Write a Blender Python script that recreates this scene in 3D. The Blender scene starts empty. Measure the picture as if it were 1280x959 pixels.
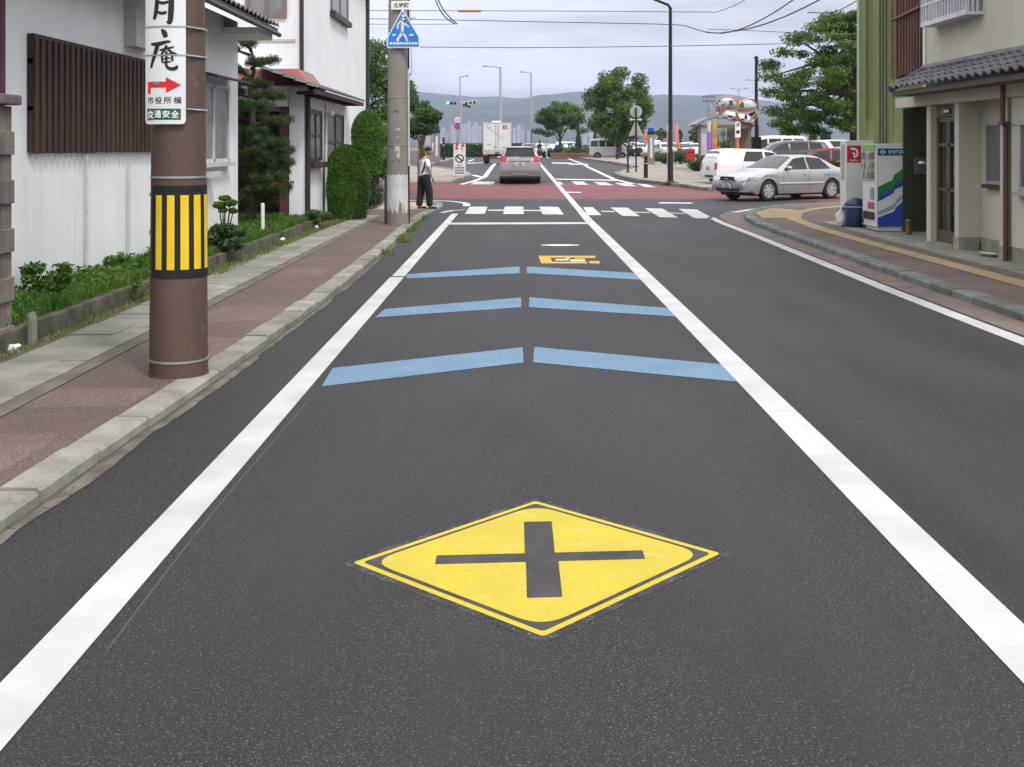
import bpy, bmesh, math, random
import numpy as np
from mathutils import Vector, Matrix, Euler, noise as mnoise
R = math.radians
random.seed(7)
sc = bpy.context.scene
col = sc.collection
# ------------------------------------------------------------ camera
CH = 1.65
FP = 1430.0
cam = bpy.data.cameras.new('camera'); camo = bpy.data.objects.new('camera', cam); col.objects.link(camo)
camo.location = (0, 0, CH); camo.rotation_euler = (R(90), 0, 0)
cam.sensor_width = 36; cam.lens = 36*FP/1280
cam.shift_x = -3.6/1280; cam.shift_y = -(479.5-184)/1280
cam.clip_start = 0.1; cam.clip_end = 12000
sc.camera = camo
# ------------------------------------------------------------ sky and sun
SUN_EL, SUN_AZ = 52, 145
w = bpy.data.worlds.new("World"); sc.world = w; w.use_nodes = True
nt = w.node_tree; N = nt.nodes; L = nt.links; N.clear()
out = N.new('ShaderNodeOutputWorld'); bg = N.new('ShaderNodeBackground'); bg.inputs[1].default_value = 0.1
sky = N.new('ShaderNodeTexSky'); sky.sky_type = 'NISHITA'; sky.sun_disc = False
sky.sun_elevation = R(SUN_EL); sky.sun_rotation = R(SUN_AZ)
tc = N.new('ShaderNodeTexCoord'); sep = N.new('ShaderNodeSeparateXYZ'); L.new(tc.outputs['Generated'], sep.inputs[0])
grad = N.new('ShaderNodeValToRGB'); L.new(sep.outputs[2], grad.inputs[0])
e = grad.color_ramp.elements
e[0].position = 0.0; e[0].color = (5.3, 5.5, 6.15, 1)
e[1].position = 1.0; e[1].color = (12.5, 12.5, 12.8, 1)
x = e.new(0.045); x.color = (4.6, 4.75, 5.35, 1)
x = e.new(0.14); x.color = (5.7, 5.8, 6.3, 1)
x = e.new(0.4); x.color = (10.8, 10.9, 11.5, 1)
mp = N.new('ShaderNodeMapping'); mp.inputs['Scale'].default_value = (2.2, 2.2, 16.0); L.new(tc.outputs['Generated'], mp.inputs[0])
nz = N.new('ShaderNodeTexNoise'); nz.inputs['Scale'].default_value = 1.5; nz.inputs['Detail'].default_value = 7; nz.inputs['Roughness'].default_value = .55
L.new(mp.outputs[0], nz.inputs[0])
nr = N.new('ShaderNodeMapRange'); nr.inputs[1].default_value = .36; nr.inputs[2].default_value = .64; nr.inputs[3].default_value = .74; nr.inputs[4].default_value = 1.22
L.new(nz.outputs[0], nr.inputs[0])
mu = N.new('ShaderNodeVectorMath'); mu.operation = 'SCALE'; L.new(grad.outputs[0], mu.inputs[0]); L.new(nr.outputs[0], mu.inputs['Scale'])
mx = N.new('ShaderNodeMixRGB'); mx.inputs[0].default_value = .93; L.new(sky.outputs[0], mx.inputs[1]); L.new(mu.outputs[0], mx.inputs[2])
L.new(mx.outputs[0], bg.inputs[0]); L.new(bg.outputs[0], out.inputs[0])
sun = bpy.data.lights.new('sun', 'SUN'); sun.energy = 1.5; sun.angle = R(10); sun.color = (1, .97, .92)
suno = bpy.data.objects.new('sun', sun); col.objects.link(suno)
_d = Vector((math.sin(R(SUN_AZ))*math.cos(R(SUN_EL)), math.cos(R(SUN_AZ))*math.cos(R(SUN_EL)), math.sin(R(SUN_EL))))
suno.rotation_euler = _d.to_track_quat('Z', 'Y').to_euler()
sc.view_settings.view_transform = 'Standard'; sc.view_settings.look = 'None'
sc.view_settings.gamma = 1; sc.view_settings.use_curve_mapping = False; sc.view_settings.exposure = 0.62
sc.render.engine = 'CYCLES'
sc.cycles.max_bounces = 6; sc.cycles.volume_bounces = 1; sc.cycles.transparent_max_bounces = 8
sc.cycles.use_denoising = True

# ------------------------------------------------------------ coordinates: the road runs along +Y
def zt(y):
    t = max(0., min(1., (y-32)/43.)); return .6*t*t*(3-2*t)
def at(px, py, D):
    return Vector(((px-643.6)*D/FP, D, CH-(py-184)*D/FP))
def gp(px, py, h=0.0):
    D = FP*(CH-h)/(py-184)
    for _ in range(60):
        D = .5*D+.5*FP*(CH-h-zt(D))/(py-184)
    return ((px-643.6)*D/FP, D)

# ------------------------------------------------------------ materials
MATS = {}
def mat(name, c, rough=.6, c2=None, ns=8., bump=0., bs=None, metal=0., coat=0., stretch=None, det=4, rng=(.35, .65), spk=None, isl=0., trans=0., emit=0., local=False, streak=None):
    if name in MATS: return MATS[name]
    m = bpy.data.materials.new(name); m.use_nodes = True; nt = m.node_tree; n = nt.nodes; l = nt.links
    p = n['Principled BSDF']; p.inputs['Roughness'].default_value = rough; p.inputs['Metallic'].default_value = metal
    if 'asphalt' in name or 'road' in name: p.inputs['Specular IOR Level'].default_value = .3
    p.inputs['Coat Weight'].default_value = coat; p.inputs['Coat Roughness'].default_value = .08
    tcn = n.new('ShaderNodeTexCoord'); src = tcn.outputs['Object']
    if not local:
        g = n.new('ShaderNodeNewGeometry'); src = g.outputs['Position']
    if stretch:
        mpp = n.new('ShaderNodeMapping'); mpp.inputs['Scale'].default_value = stretch; l.new(src, mpp.inputs[0]); src2 = mpp.outputs[0]
    else: src2 = src
    cur = None
    if c2 is None: c2 = tuple(v*.82 for v in c)
    nn = n.new('ShaderNodeTexNoise'); nn.inputs['Scale'].default_value = ns; nn.inputs['Detail'].default_value = det; l.new(src2, nn.inputs[0])
    mr = n.new('ShaderNodeMapRange'); mr.inputs[1].default_value = rng[0]; mr.inputs[2].default_value = rng[1]; l.new(nn.outputs[0], mr.inputs[0])
    mm = n.new('ShaderNodeMixRGB'); mm.inputs[1].default_value = (*c, 1); mm.inputs[2].default_value = (*c2, 1); l.new(mr.outputs[0], mm.inputs[0]); cur = mm.outputs[0]
    if spk:   # (scale, colour, threshold)
        for (s, cc, th) in spk:
            q = n.new('ShaderNodeTexNoise'); q.inputs['Scale'].default_value = s; q.inputs['Detail'].default_value = 2; l.new(src, q.inputs[0])
            r = n.new('ShaderNodeMapRange'); r.inputs[1].default_value = th; r.inputs[2].default_value = th+.06; l.new(q.outputs[0], r.inputs[0]); fac = r.outputs[0]
            if name.startswith('asphalt') and s > 100:
                lf = n.new('ShaderNodeTexNoise'); lf.inputs['Scale'].default_value = .9; lf.inputs['Detail'].default_value = 5; l.new(src2, lf.inputs[0]); lr = n.new('ShaderNodeMapRange'); lr.inputs[1].default_value = .38; lr.inputs[2].default_value = .62; lr.inputs[3].default_value = .4; lr.inputs[4].default_value = .9; l.new(lf.outputs[0], lr.inputs[0])
                mk = n.new('ShaderNodeMath'); mk.operation = 'MULTIPLY'; l.new(fac, mk.inputs[0]); l.new(lr.outputs[0], mk.inputs[1]); fac = mk.outputs[0]
            k = n.new('ShaderNodeMixRGB'); k.inputs[2].default_value = (*cc, 1); l.new(fac, k.inputs[0]); l.new(cur, k.inputs[1]); cur = k.outputs[0]
    if streak:  # vertical dirt streaks (colour, amount)
        mq = n.new('ShaderNodeMapping'); mq.inputs['Scale'].default_value = (5, 5, .35); l.new(src, mq.inputs[0])
        q = n.new('ShaderNodeTexNoise'); q.inputs['Scale'].default_value = 1.6; q.inputs['Detail'].default_value = 6; l.new(mq.outputs[0], q.inputs[0])
        r = n.new('ShaderNodeMapRange'); r.inputs[1].default_value = .5; r.inputs[2].default_value = .8; r.inputs[4].default_value = streak[1]; l.new(q.outputs[0], r.inputs[0])
        k = n.new('ShaderNodeMixRGB'); k.inputs[2].default_value = (*streak[0], 1); l.new(r.outputs[0], k.inputs[0]); l.new(cur, k.inputs[1]); cur = k.outputs[0]
    if isl:
        g2 = n.new('ShaderNodeNewGeometry'); r = n.new('ShaderNodeMapRange'); r.inputs[3].default_value = 1-isl; r.inputs[4].default_value = 1+isl
        l.new(g2.outputs['Random Per Island'], r.inputs[0])
        k = n.new('ShaderNodeVectorMath'); k.operation = 'SCALE'; l.new(cur, k.inputs[0]); l.new(r.outputs[0], k.inputs['Scale']); cur = k.outputs[0]
    l.new(cur, p.inputs['Base Color'])
    if bump:
        q = n.new('ShaderNodeTexNoise'); q.inputs['Scale'].default_value = bs or ns*4; q.inputs['Detail'].default_value = 3; l.new(src, q.inputs[0])
        b = n.new('ShaderNodeBump'); b.inputs['Strength'].default_value = bump; b.inputs['Distance'].default_value = .01; l.new(q.outputs[0], b.inputs['Height']); l.new(b.outputs[0], p.inputs['Normal'])
    if trans: p.inputs['Transmission Weight'].default_value = trans
    if emit:
        l.new(cur, p.inputs['Emission Color']); p.inputs['Emission Strength'].default_value = emit
    m.diffuse_color = (*c, 1)
    MATS[name] = m
    return m

def asphalt_mat(name, c, speck=(.23, .22, .215), dark=None, th=.66):
    m = mat(name, c, .66, c2=dark or tuple(v*.6 for v in c), ns=.8, stretch=(1.6, .35, 1), det=9, bump=.8, bs=260, spk=[(150, tuple(v*.3 for v in c), .54), (38, tuple(v*1.3 for v in c), .60), (230, tuple(v*2.6 for v in c), .58), (120, speck, .61), (330, tuple(v*4.2 for v in c), .665)])
    return m
ASPH = asphalt_mat('asphalt', (.0355, .0328, .0360))
ASPH2 = asphalt_mat('asphalt_shoulder', (.088, .08, .088), dark=(.06, .054, .06))
REDA = mat('red_asphalt', (.20, .075, .078), .85, c2=(.155, .058, .062), ns=1.2, det=7, bump=.4, bs=100, spk=[(.5, (.17, .072, .074), .55)])
PWHITE = mat('white_road_paint', (.54, .54, .53), .6, c2=(.43, .43, .42), ns=2.2, det=8, bump=.25, bs=90, spk=[(40, (.42, .42, .41), .68), (110, (.3, .3, .3), .68)])
PBLUE = mat('blue_road_paint', (.112, .20, .30), .7, c2=(.14, .235, .33), ns=2.5, det=8, bump=.3, bs=90, spk=[(50, (.25, .36, .48), .64), (70, (.07, .11, .16), .63)])
PYEL = mat('yellow_road_paint', (.52, .41, .025), .65, c2=(.46, .365, .04), ns=2.5, det=8, bump=.3, bs=100, spk=[(70, (.38, .31, .07), .62), (9, (.5, .40, .07), .6)])
PDARK = mat('dark_road_paint', (.038, .034, .034), .7, c2=(.06, .053, .053), ns=6, bump=.4, bs=100)
PORG = mat('orange_road_paint', (.62, .36, .05), .7, ns=6)
CONC = mat('kerb_concrete', (.29, .28, .24), .85, c2=(.19, .183, .15), ns=4, det=7, bump=.5, bs=60, isl=.16, spk=[(35, (.13, .13, .1), .64)])
CONCR = mat('dark_kerb_concrete', (.17, .18, .165), .85, c2=(.11, .12, .1), ns=3, det=7, bump=.5, bs=60, isl=.2)
GUTT = mat('gutter_concrete', (.185, .15, .13), .9, c2=(.125, .085, .07), ns=1.5, det=7, bump=.4, bs=60, spk=[(6, (.11, .09, .075), .6)])
SLAB = mat('slab_concrete', (.27, .262, .225), .9, c2=(.19, .185, .15), ns=2.2, det=7, bump=.4, bs=50, isl=.12)
MOSS = mat('moss_dirt', (.10, .095, .055), .95, c2=(.06, .075, .02), ns=6, det=7, bump=.8, bs=50)
SOIL = mat('soil', (.09, .07, .05), .95, c2=(.05, .06, .025), ns=4, bump=.8, bs=40)
PAVL = mat('red_paving_left', (.142, .096, .083), .9, c2=(.098, .069, .06), ns=.9, det=8, bump=.8, bs=70, spk=[(50, (.07, .048, .042), .55), (80, (.27, .19, .17), .6), (18, (.09, .062, .055), .66)])
PAVR = mat('brown_paving_right', (.145, .10, .082), .9, c2=(.10, .072, .06), ns=.9, det=8, bump=.6, bs=60, spk=[(30, (.12, .08, .065), .62)])
BEIGE = mat('beige_paving', (.30, .26, .215), .9, c2=(.24, .205, .17), ns=.4, det=6, bump=.3, bs=40)
TACT = mat('tactile_yellow', (.36, .255, .12), .85, c2=(.27, .20, .10), ns=2, det=6, bump=.4, bs=50)
GROUND = mat('far_ground', (.17, .165, .15), .95, c2=(.09, .12, .05), ns=.01)
LOT = mat('parking_asphalt', (.15, .15, .155), .9, ns=.2)
STUCCO = mat('white_stucco', (.80, .815, .83), .9, c2=(.74, .755, .77), ns=1.2, det=6, bump=.25, bs=60, streak=((.5, .49, .45), .25))
STUCCO2 = mat('white_house_stucco', (.78, .78, .80), .9, c2=(.72, .72, .73), ns=.8, det=6, bump=.2, bs=60, streak=((.55, .53, .46), .3))
CREAM = mat('cream_stucco', (.52, .495, .40), .9, c2=(.45, .425, .34), ns=1.0, det=6, bump=.3, bs=70, streak=((.35, .32, .25), .4))
CREAMB = mat('plinth_render', (.34, .33, .27), .9, c2=(.2, .2, .15), ns=3, det=7, bump=.4, bs=40, streak=((.12, .12, .09), .6))
GREEN = mat('green_siding', (.175, .215, .058), .7, c2=(.145, .18, .05), ns=2, det=6, streak=((.14, .16, .06), .4))
DWOOD = mat('dark_wood', (.030, .016, .011), .8, c2=(.052, .028, .018), ns=3, stretch=(12, 12, .6), det=6, isl=.3, bump=.3)
BROWN = mat('brown_metal', (.04, .018, .018), .55, c2=(.03, .015, .015), ns=4)
RUST = mat('rusty_brown_metal', (.13, .045, .03), .7, c2=(.07, .03, .022), ns=3, det=7, streak=((.22, .11, .06), .6))
REDROOF = mat('red_metal_roof', (.28, .06, .035), .5, c2=(.16, .045, .03), ns=3, det=6)
TILE = mat('dark_roof_tile', (.055, .06, .068), .5, c2=(.09, .095, .10), ns=3, det=5, isl=.25)
GLASS = mat('window_glass', (.10, .115, .115), .08, c2=(.14, .15, .15), ns=2)
GLASSG = mat('grey_window_glass', (.22, .225, .215), .25, c2=(.16, .165, .16), ns=3)
DGLASS = mat('dark_window_glass', (.012, .012, .012), .08, c2=(.02, .02, .02), ns=2)
CARGLASS = mat('car_glass', (.008, .011, .010), .06, c2=(.016, .02, .018), ns=1)
ALU = mat('aluminium', (.42, .42, .42), .4, metal=.6)
ALUL = mat('pale_aluminium', (.62, .62, .64), .5, metal=.2)
WHITE = mat('white_enamel', (.80, .80, .80), .4, c2=(.76, .76, .76), ns=3)
WHITEM = mat('white_machine_enamel', (.66, .66, .66), .4, c2=(.61, .61, .61), ns=3)
BLACK = mat('black_enamel', (.007, .007, .008), .75)
BLACKP = mat('black_plastic', (.02, .02, .02), .6)
RUBBER = mat('tyre_rubber', (.02, .02, .02), .85)
STEEL = mat('galvanised_steel', (.45, .46, .47), .45, metal=.7)
GREYM = mat('grey_painted_steel', (.30, .31, .32), .5)
POLEB = mat('brown_pole_paint', (.105, .064, .047), .62, c2=(.08, .05, .037), ns=2.2, det=7, bump=.35, bs=9, streak=((.06, .036, .028), .6), spk=[(16, (.15, .10, .078), .67)])
POLEC = mat('concrete_pole', (.25, .228, .20), .9, c2=(.22, .2, .175), ns=2, det=7, bump=.3, bs=40, streak=((.16, .14, .12), .6))
YEL = mat('reflective_yellow', (.80, .56, .015), .45, c2=(.75, .5, .01), ns=5)
RED = mat('signal_red', (.70, .015, .03), .45)
GRN = mat('sign_green', (.012, .13, .05), .5)
BLU = mat('sign_blue', (.02, .15, .52), .4, c2=(.03, .19, .6), ns=4)
DBLU = mat('deep_blue', (.01, .05, .36), .4)
MGRN = mat('machine_green', (.01, .20, .04), .4)
NAVY = mat('navy_panel', (.01, .03, .14), .45)
INK = mat('black_ink', (.012, .012, .016), .6)
ORANGE = mat('orange_paint', (.78, .22, .04), .5)
LEAF_SH = mat('topiary_leaves', (.05, .145, .007), .6, c2=(.10, .21, .013), ns=3, isl=.45)
LEAF_T = mat('tree_leaves', (.085, .17, .012), .6, c2=(.045, .10, .02), ns=.8, isl=.5)
LEAF_TD = mat('dark_tree_leaves', (.06, .12, .018), .6, c2=(.03, .07, .012), ns=.8, isl=.5)
LEAF_Y = mat('yellow_green_leaves', (.13, .20, .03), .6, c2=(.09, .15, .03), ns=1, isl=.4)
LEAF_P = mat('pine_needles', (.040, .078, .018), .7, c2=(.07, .105, .02), ns=2, isl=.5)
LEAF_D = mat('dark_shrub_leaves', (.032, .075, .022), .45, c2=(.055, .11, .03), ns=3, isl=.5)
GRASS = mat('grass_blades', (.05, .15, .010), .6, c2=(.11, .20, .03), ns=2, isl=.4)
BARK = mat('bark', (.075, .058, .045), .9, c2=(.045, .036, .03), ns=6, stretch=(1, 1, .2), bump=.6, bs=20)
SKIN = mat('skin', (.42, .22, .14), .55)
SHIRT = mat('white_shirt', (.82, .83, .86), .85, c2=(.74, .75, .79), ns=9, bump=.3, bs=14)
TROUS = mat('dark_navy_trousers', (.012, .013, .022), .9)
HAIR = mat('dark_hair', (.018, .014, .012), .7)

# ------------------------------------------------------------ mesh builder
class MB:
    def __init__(s): s.v = []; s.f = []; s.m = []
    def add(s, vs, fs, m=0):
        b = len(s.v); s.v += [tuple(v) for v in vs]; s.f += [tuple(b+i for i in f) for f in fs]; s.m += [m]*len(fs)
        return s
    def box(s, c0, c1, m=0, M=None):
        x0, y0, z0 = c0; x1, y1, z1 = c1
        vs = [(x0,y0,z0),(x1,y0,z0),(x1,y1,z0),(x0,y1,z0),(x0,y0,z1),(x1,y0,z1),(x1,y1,z1),(x0,y1,z1)]
        if M is not None: vs = [M @ Vector(v) for v in vs]
        return s.add(vs, [(0,3,2,1),(4,5,6,7),(0,1,5,4),(1,2,6,5),(2,3,7,6),(3,0,4,7)], m)
    def bevbox(s, c0, c1, b=.01, m=0, M=None):
        bm = bmesh.new(); bmesh.ops.create_cube(bm, size=1)
        for v in bm.verts: v.co = Vector([(c0[i]+c1[i])/2+v.co[i]*(c1[i]-c0[i]) for i in range(3)])
        bmesh.ops.bevel(bm, geom=bm.edges[:], offset=b, segments=2, affect='EDGES', profile=.6)
        bm.verts.index_update()
        vs = [(M @ v.co if M is not None else v.co.copy()) for v in bm.verts]; fs = [[v.index for v in f.verts] for f in bm.faces]; bm.free()
        return s.add(vs, fs, m)
    def tube(s, pts, r, seg=8, m=0, cap=True):
        pts = [Vector(p) for p in pts]; n = len(pts); rr = r if isinstance(r, (list, tuple)) else [r]*n
        vs = []
        up = Vector((0, 0, 1))
        prev = None
        for i, p in enumerate(pts):
            d = (pts[min(i+1, n-1)]-pts[max(i-1, 0)]).normalized()
            if prev is None:
                a = d.cross(up) if abs(d.z) < .95 else d.cross(Vector((0, 1, 0)))
                a.normalize()
            else:
                a = (prev-d*prev.dot(d)).normalized()
            prev = a; b = d.cross(a)
            for k in range(seg):
                t = 2*math.pi*k/seg; vs.append(p+(a*math.cos(t)+b*math.sin(t))*rr[i])
        fs = []
        for i in range(n-1):
            for k in range(seg):
                k2 = (k+1) % seg; fs.append((i*seg+k, (i+1)*seg+k, (i+1)*seg+k2, i*seg+k2))
        if cap:
            fs.append(tuple(range(seg))); fs.append(tuple((n-1)*seg+k for k in reversed(range(seg))))
        return s.add(vs, fs, m)
    def lathe(s, prof, c=(0, 0, 0), seg=24, m=0, M=None):
        vs = []
        for (r, z) in prof:
            for k in range(seg):
                t = 2*math.pi*k/seg; v = Vector((r*math.cos(t), r*math.sin(t), z))
                v = (M @ v if M is not None else v)+Vector(c); vs.append(v)
        fs = []; n = len(prof)
        for i in range(n-1):
            for k in range(seg):
                k2 = (k+1) % seg; fs.append((i*seg+k, i*seg+k2, (i+1)*seg+k2, (i+1)*seg+k))
        fs.append(tuple(reversed(range(seg)))); fs.append(tuple((n-1)*seg+k for k in range(seg)))
        return s.add(vs, fs, m)
    def prism(s, poly, z0, z1, m=0, M=None):
        n = len(poly); vs = [Vector((x, y, z0)) for x, y in poly]+[Vector((x, y, z1)) for x, y in poly]
        if M is not None: vs = [M @ v for v in vs]
        fs = [tuple(reversed(range(n))), tuple(range(n, 2*n))]+[(i, (i+1) % n, (i+1) % n+n, i+n) for i in range(n)]
        return s.add(vs, fs, m)
    def grid(s, P, m=0, closed=False):
        nr = len(P); nc = len(P[0]); vs = [p for r in P for p in r]; fs = []
        for i in range(nr-1):
            for j in range(nc-1 if not closed else nc):
                j2 = (j+1) % nc; fs.append((i*nc+j, i*nc+j2, (i+1)*nc+j2, (i+1)*nc+j))
        return s.add(vs, fs, m)
    def build(s, name, mats, parent=None, smooth=False, loc=None):
        me = bpy.data.meshes.new(name); me.from_pydata([tuple(v) for v in s.v], [], s.f)
        if not isinstance(mats, (list, tuple)): mats = [mats]
        for mm in mats: me.materials.append(mm)
        if len(mats) > 1: me.polygons.foreach_set('material_index', s.m)
        if smooth:
            me.polygons.foreach_set('use_smooth', [True]*len(s.f))
            try: me.set_sharp_from_angle(angle=R(38))
            except Exception: pass
        me.update()
        o = bpy.data.objects.new(name, me); col.objects.link(o)
        if parent: o.parent = parent
        if loc is not None: o.location = loc
        return o

def tag(o, label=None, cat=None, group=None, kind=None):
    if label: o['label'] = label
    if cat: o['category'] = cat
    if group: o['group'] = group
    if kind: o['kind'] = kind
    return o
def thing(name, label, cat, loc=(0, 0, 0), rz=0, group=None):
    o = bpy.data.objects.new(name, None); col.objects.link(o); o.location = loc; o.rotation_euler = (0, 0, rz)
    o.empty_display_size = .2
    return tag(o, label, cat, group)
def copy_tree(o, parent=None):
    kids = [c for c in ALLKIDS(o)]
    c = o.copy(); col.objects.link(c); c.parent = parent
    for k in kids: copy_tree(k, c)
    return c
def ALLKIDS(o): return [x for x in col.objects if x.parent == o]
def struct(o): o['kind'] = 'structure'; return o

_txt = {}
def text_tris(s, size=1., off=0.0):
    k = (s, size, off)
    if k in _txt: return _txt[k]
    c = bpy.data.curves.new('t', 'FONT'); c.body = s; c.size = size; c.align_x = 'CENTER'; c.align_y = 'CENTER'; c.offset = off; c.resolution_u = 3
    o = bpy.data.objects.new('t', c); col.objects.link(o)
    dg = bpy.context.evaluated_depsgraph_get(); me = o.evaluated_get(dg).to_mesh(); me.calc_loop_triangles()
    vs = [tuple(v.co) for v in me.vertices]; fs = [tuple(t.vertices) for t in me.loop_triangles]
    o.evaluated_get(dg).to_mesh_clear(); bpy.data.objects.remove(o); bpy.data.curves.remove(c)
    if vs:
        xs = [v[0] for v in vs]; ys = [v[1] for v in vs]; cx = (min(xs)+max(xs))/2; cy = (min(ys)+max(ys))/2
        vs = [(v[0]-cx, v[1]-cy) for v in vs]
        wd = (max(xs)-min(xs), max(ys)-min(ys))
    else: wd = (1, 1)
    _txt[k] = (vs, fs, wd); return _txt[k]
def text_fit(mb, s, f, wd, ht, cx, cy, m=0, off=0.0, shear=0.):
    """letters scaled to wd x ht around cx,cy in sign coordinates; f maps (u,v) to 3D"""
    vs, fs, (tw, th) = text_tris(s, 1., off)
    if not vs: return
    mb.add([f(cx+(x+shear*y)*wd/tw, cy+y*ht/th) for x, y in vs], fs, m)
def poly_map(mb, poly, f, m=0, n=1):
    mb.add([f(*p) for p in poly], [tuple(range(len(poly)))], m)
def strip_map(mb, u0, u1, v0, v1, f, m=0, nu=8, nv=1):
    mb.grid([[f(u0+(u1-u0)*i/nu, v0+(v1-v0)*j/nv) for i in range(nu+1)] for j in range(nv+1)], m)
def disc(r, n=32, a0=0, a1=2*math.pi, cx=0, cy=0):
    return [(cx+r*math.cos(a0+(a1-a0)*k/n), cy+r*math.sin(a0+(a1-a0)*k/n)) for k in range(n+(0 if abs(a1-a0-2*math.pi) < 1e-6 else 1))]

# terrain-following sheet from a polygon in XY
def sheet(mb, poly, dz, m=0, thick=None, cut=2.0):
    bm = bmesh.new(); vs = [bm.verts.new((x, y, 0)) for x, y in poly]; bm.faces.new(vs)
    y0 = min(p[1] for p in poly); y1 = max(p[1] for p in poly)
    y = max(30., math.floor(y0))
    while y < min(y1, 78.):
        y += 1.0
        if y <= y0: continue
        g = bm.verts[:]+bm.edges[:]+bm.faces[:]
        bmesh.ops.bisect_plane(bm, geom=g, plane_co=(0, y, 0), plane_no=(0, 1, 0))
    bmesh.ops.triangulate(bm, faces=[f for f in bm.faces if len(f.verts) > 4])
    for f in bm.faces:
        f.normal_update()
        if f.normal.z < 0: f.normal_flip()
    if thick:
        be = [e_ for e_ in bm.edges if len(e_.link_faces) == 1]
        r = bmesh.ops.extrude_edge_only(bm, edges=be)
        nv = {v for v in r['geom'] if isinstance(v, bmesh.types.BMVert)}
        for v in bm.verts: v.co.z = zt(v.co.y)+dz-(thick if v in nv else 0)
    else:
        for v in bm.verts: v.co.z = zt(v.co.y)+dz
    bm.verts.index_update()
    mb.add([v.co.copy() for v in bm.verts], [[v.index for v in f.verts] for f in bm.faces], m); bm.free()

def offset_line(pts, d):
    """offset an open polyline sideways (positive = left of travel)"""
    P = [Vector((p[0], p[1])) for p in pts]; o = []
    for i, p in enumerate(P):
        a = (P[min(i+1, len(P)-1)]-P[max(i-1, 0)]).normalized(); o.append((p.x-a.y*d, p.y+a.x*d))
    return o
def band(mb, pts, w0, dz, m=0, **k):
    a = offset_line(pts, w0/2); b = offset_line(pts, -w0/2)
    for i in range(len(pts)-1):
        sheet(mb, [a[i], a[i+1], b[i+1], b[i]], dz, m, **k)
def resample(pts, step):
    out_ = [Vector(pts[0])]; acc = 0.
    for i in range(len(pts)-1):
        a = Vector(pts[i]); b = Vector(pts[i+1]); L_ = (b-a).length; t = step-acc
        while t < L_:
            out_.append(a+(b-a)*(t/L_)); t += step
        acc = L_-(t-step)
    out_.append(Vector(pts[-1])); return out_
def smooth_line(pts, it=2):
    P = [Vector(p) for p in pts]
    for _ in range(it):
        Q = [P[0]]
        for i in range(len(P)-1):
            Q += [P[i]*.75+P[i+1]*.25, P[i]*.25+P[i+1]*.75]
        Q.append(P[-1]); P = Q
    return P
def kerb(mb, pts, wd, h, side=1, stone=.6, m=0, sink=.05):
    """stones along the line pts (the road-side foot); side=+1 stones lie to the left of travel"""
    S = resample(pts, stone)
    for i in range(len(S)-1):
        a, b = S[i], S[i+1]
        if (b-a).length < .08: continue
        d = (b-a).normalized(); n = Vector((-d.y, d.x))*side
        g = .006+random.uniform(0, .004); a = a+d*g; b = b-d*g; dh = random.uniform(-.006, .006); j = n*random.uniform(-.008, .008)
        za, zb_ = zt(a.y), zt(b.y); c = .018
        A = [a+j, a+j+n*.0, a+j+n*c, a+j+n*wd, a+j+n*wd]; Z = [-sink, h-c, h, h, -sink]
        B = [b+j, b+j, b+j+n*c, b+j+n*wd, b+j+n*wd]
        vs = [(A[k].x, A[k].y, za+Z[k]+(dh if Z[k] > 0 else 0)) for k in range(5)]+[(B[k].x, B[k].y, zb_+Z[k]+(dh if Z[k] > 0 else 0)) for k in range(5)]
        mb.add(vs, [(0,1,6,5),(1,2,7,6),(2,3,8,7),(3,4,9,8),(4,3,2,1,0),(5,6,7,8,9)], m)

def hug(b, poly, f, m=0, n=6):
    """fan a convex polygon into small pieces so it follows a curved plate"""
    bm = bmesh.new(); bm.faces.new([bm.verts.new((p[0], p[1], 0)) for p in poly]); x0 = min(p[0] for p in poly); x1 = max(p[0] for p in poly)
    for k in range(1, n): bmesh.ops.bisect_plane(bm, geom=bm.verts[:]+bm.edges[:]+bm.faces[:], plane_co=(x0+(x1-x0)*k/n, 0, 0), plane_no=(1, 0, 0))
    bm.verts.index_update(); b.add([f(v.co.x, v.co.y) for v in bm.verts], [[v.index for v in g.verts] for g in bm.faces], m); bm.free()

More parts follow.
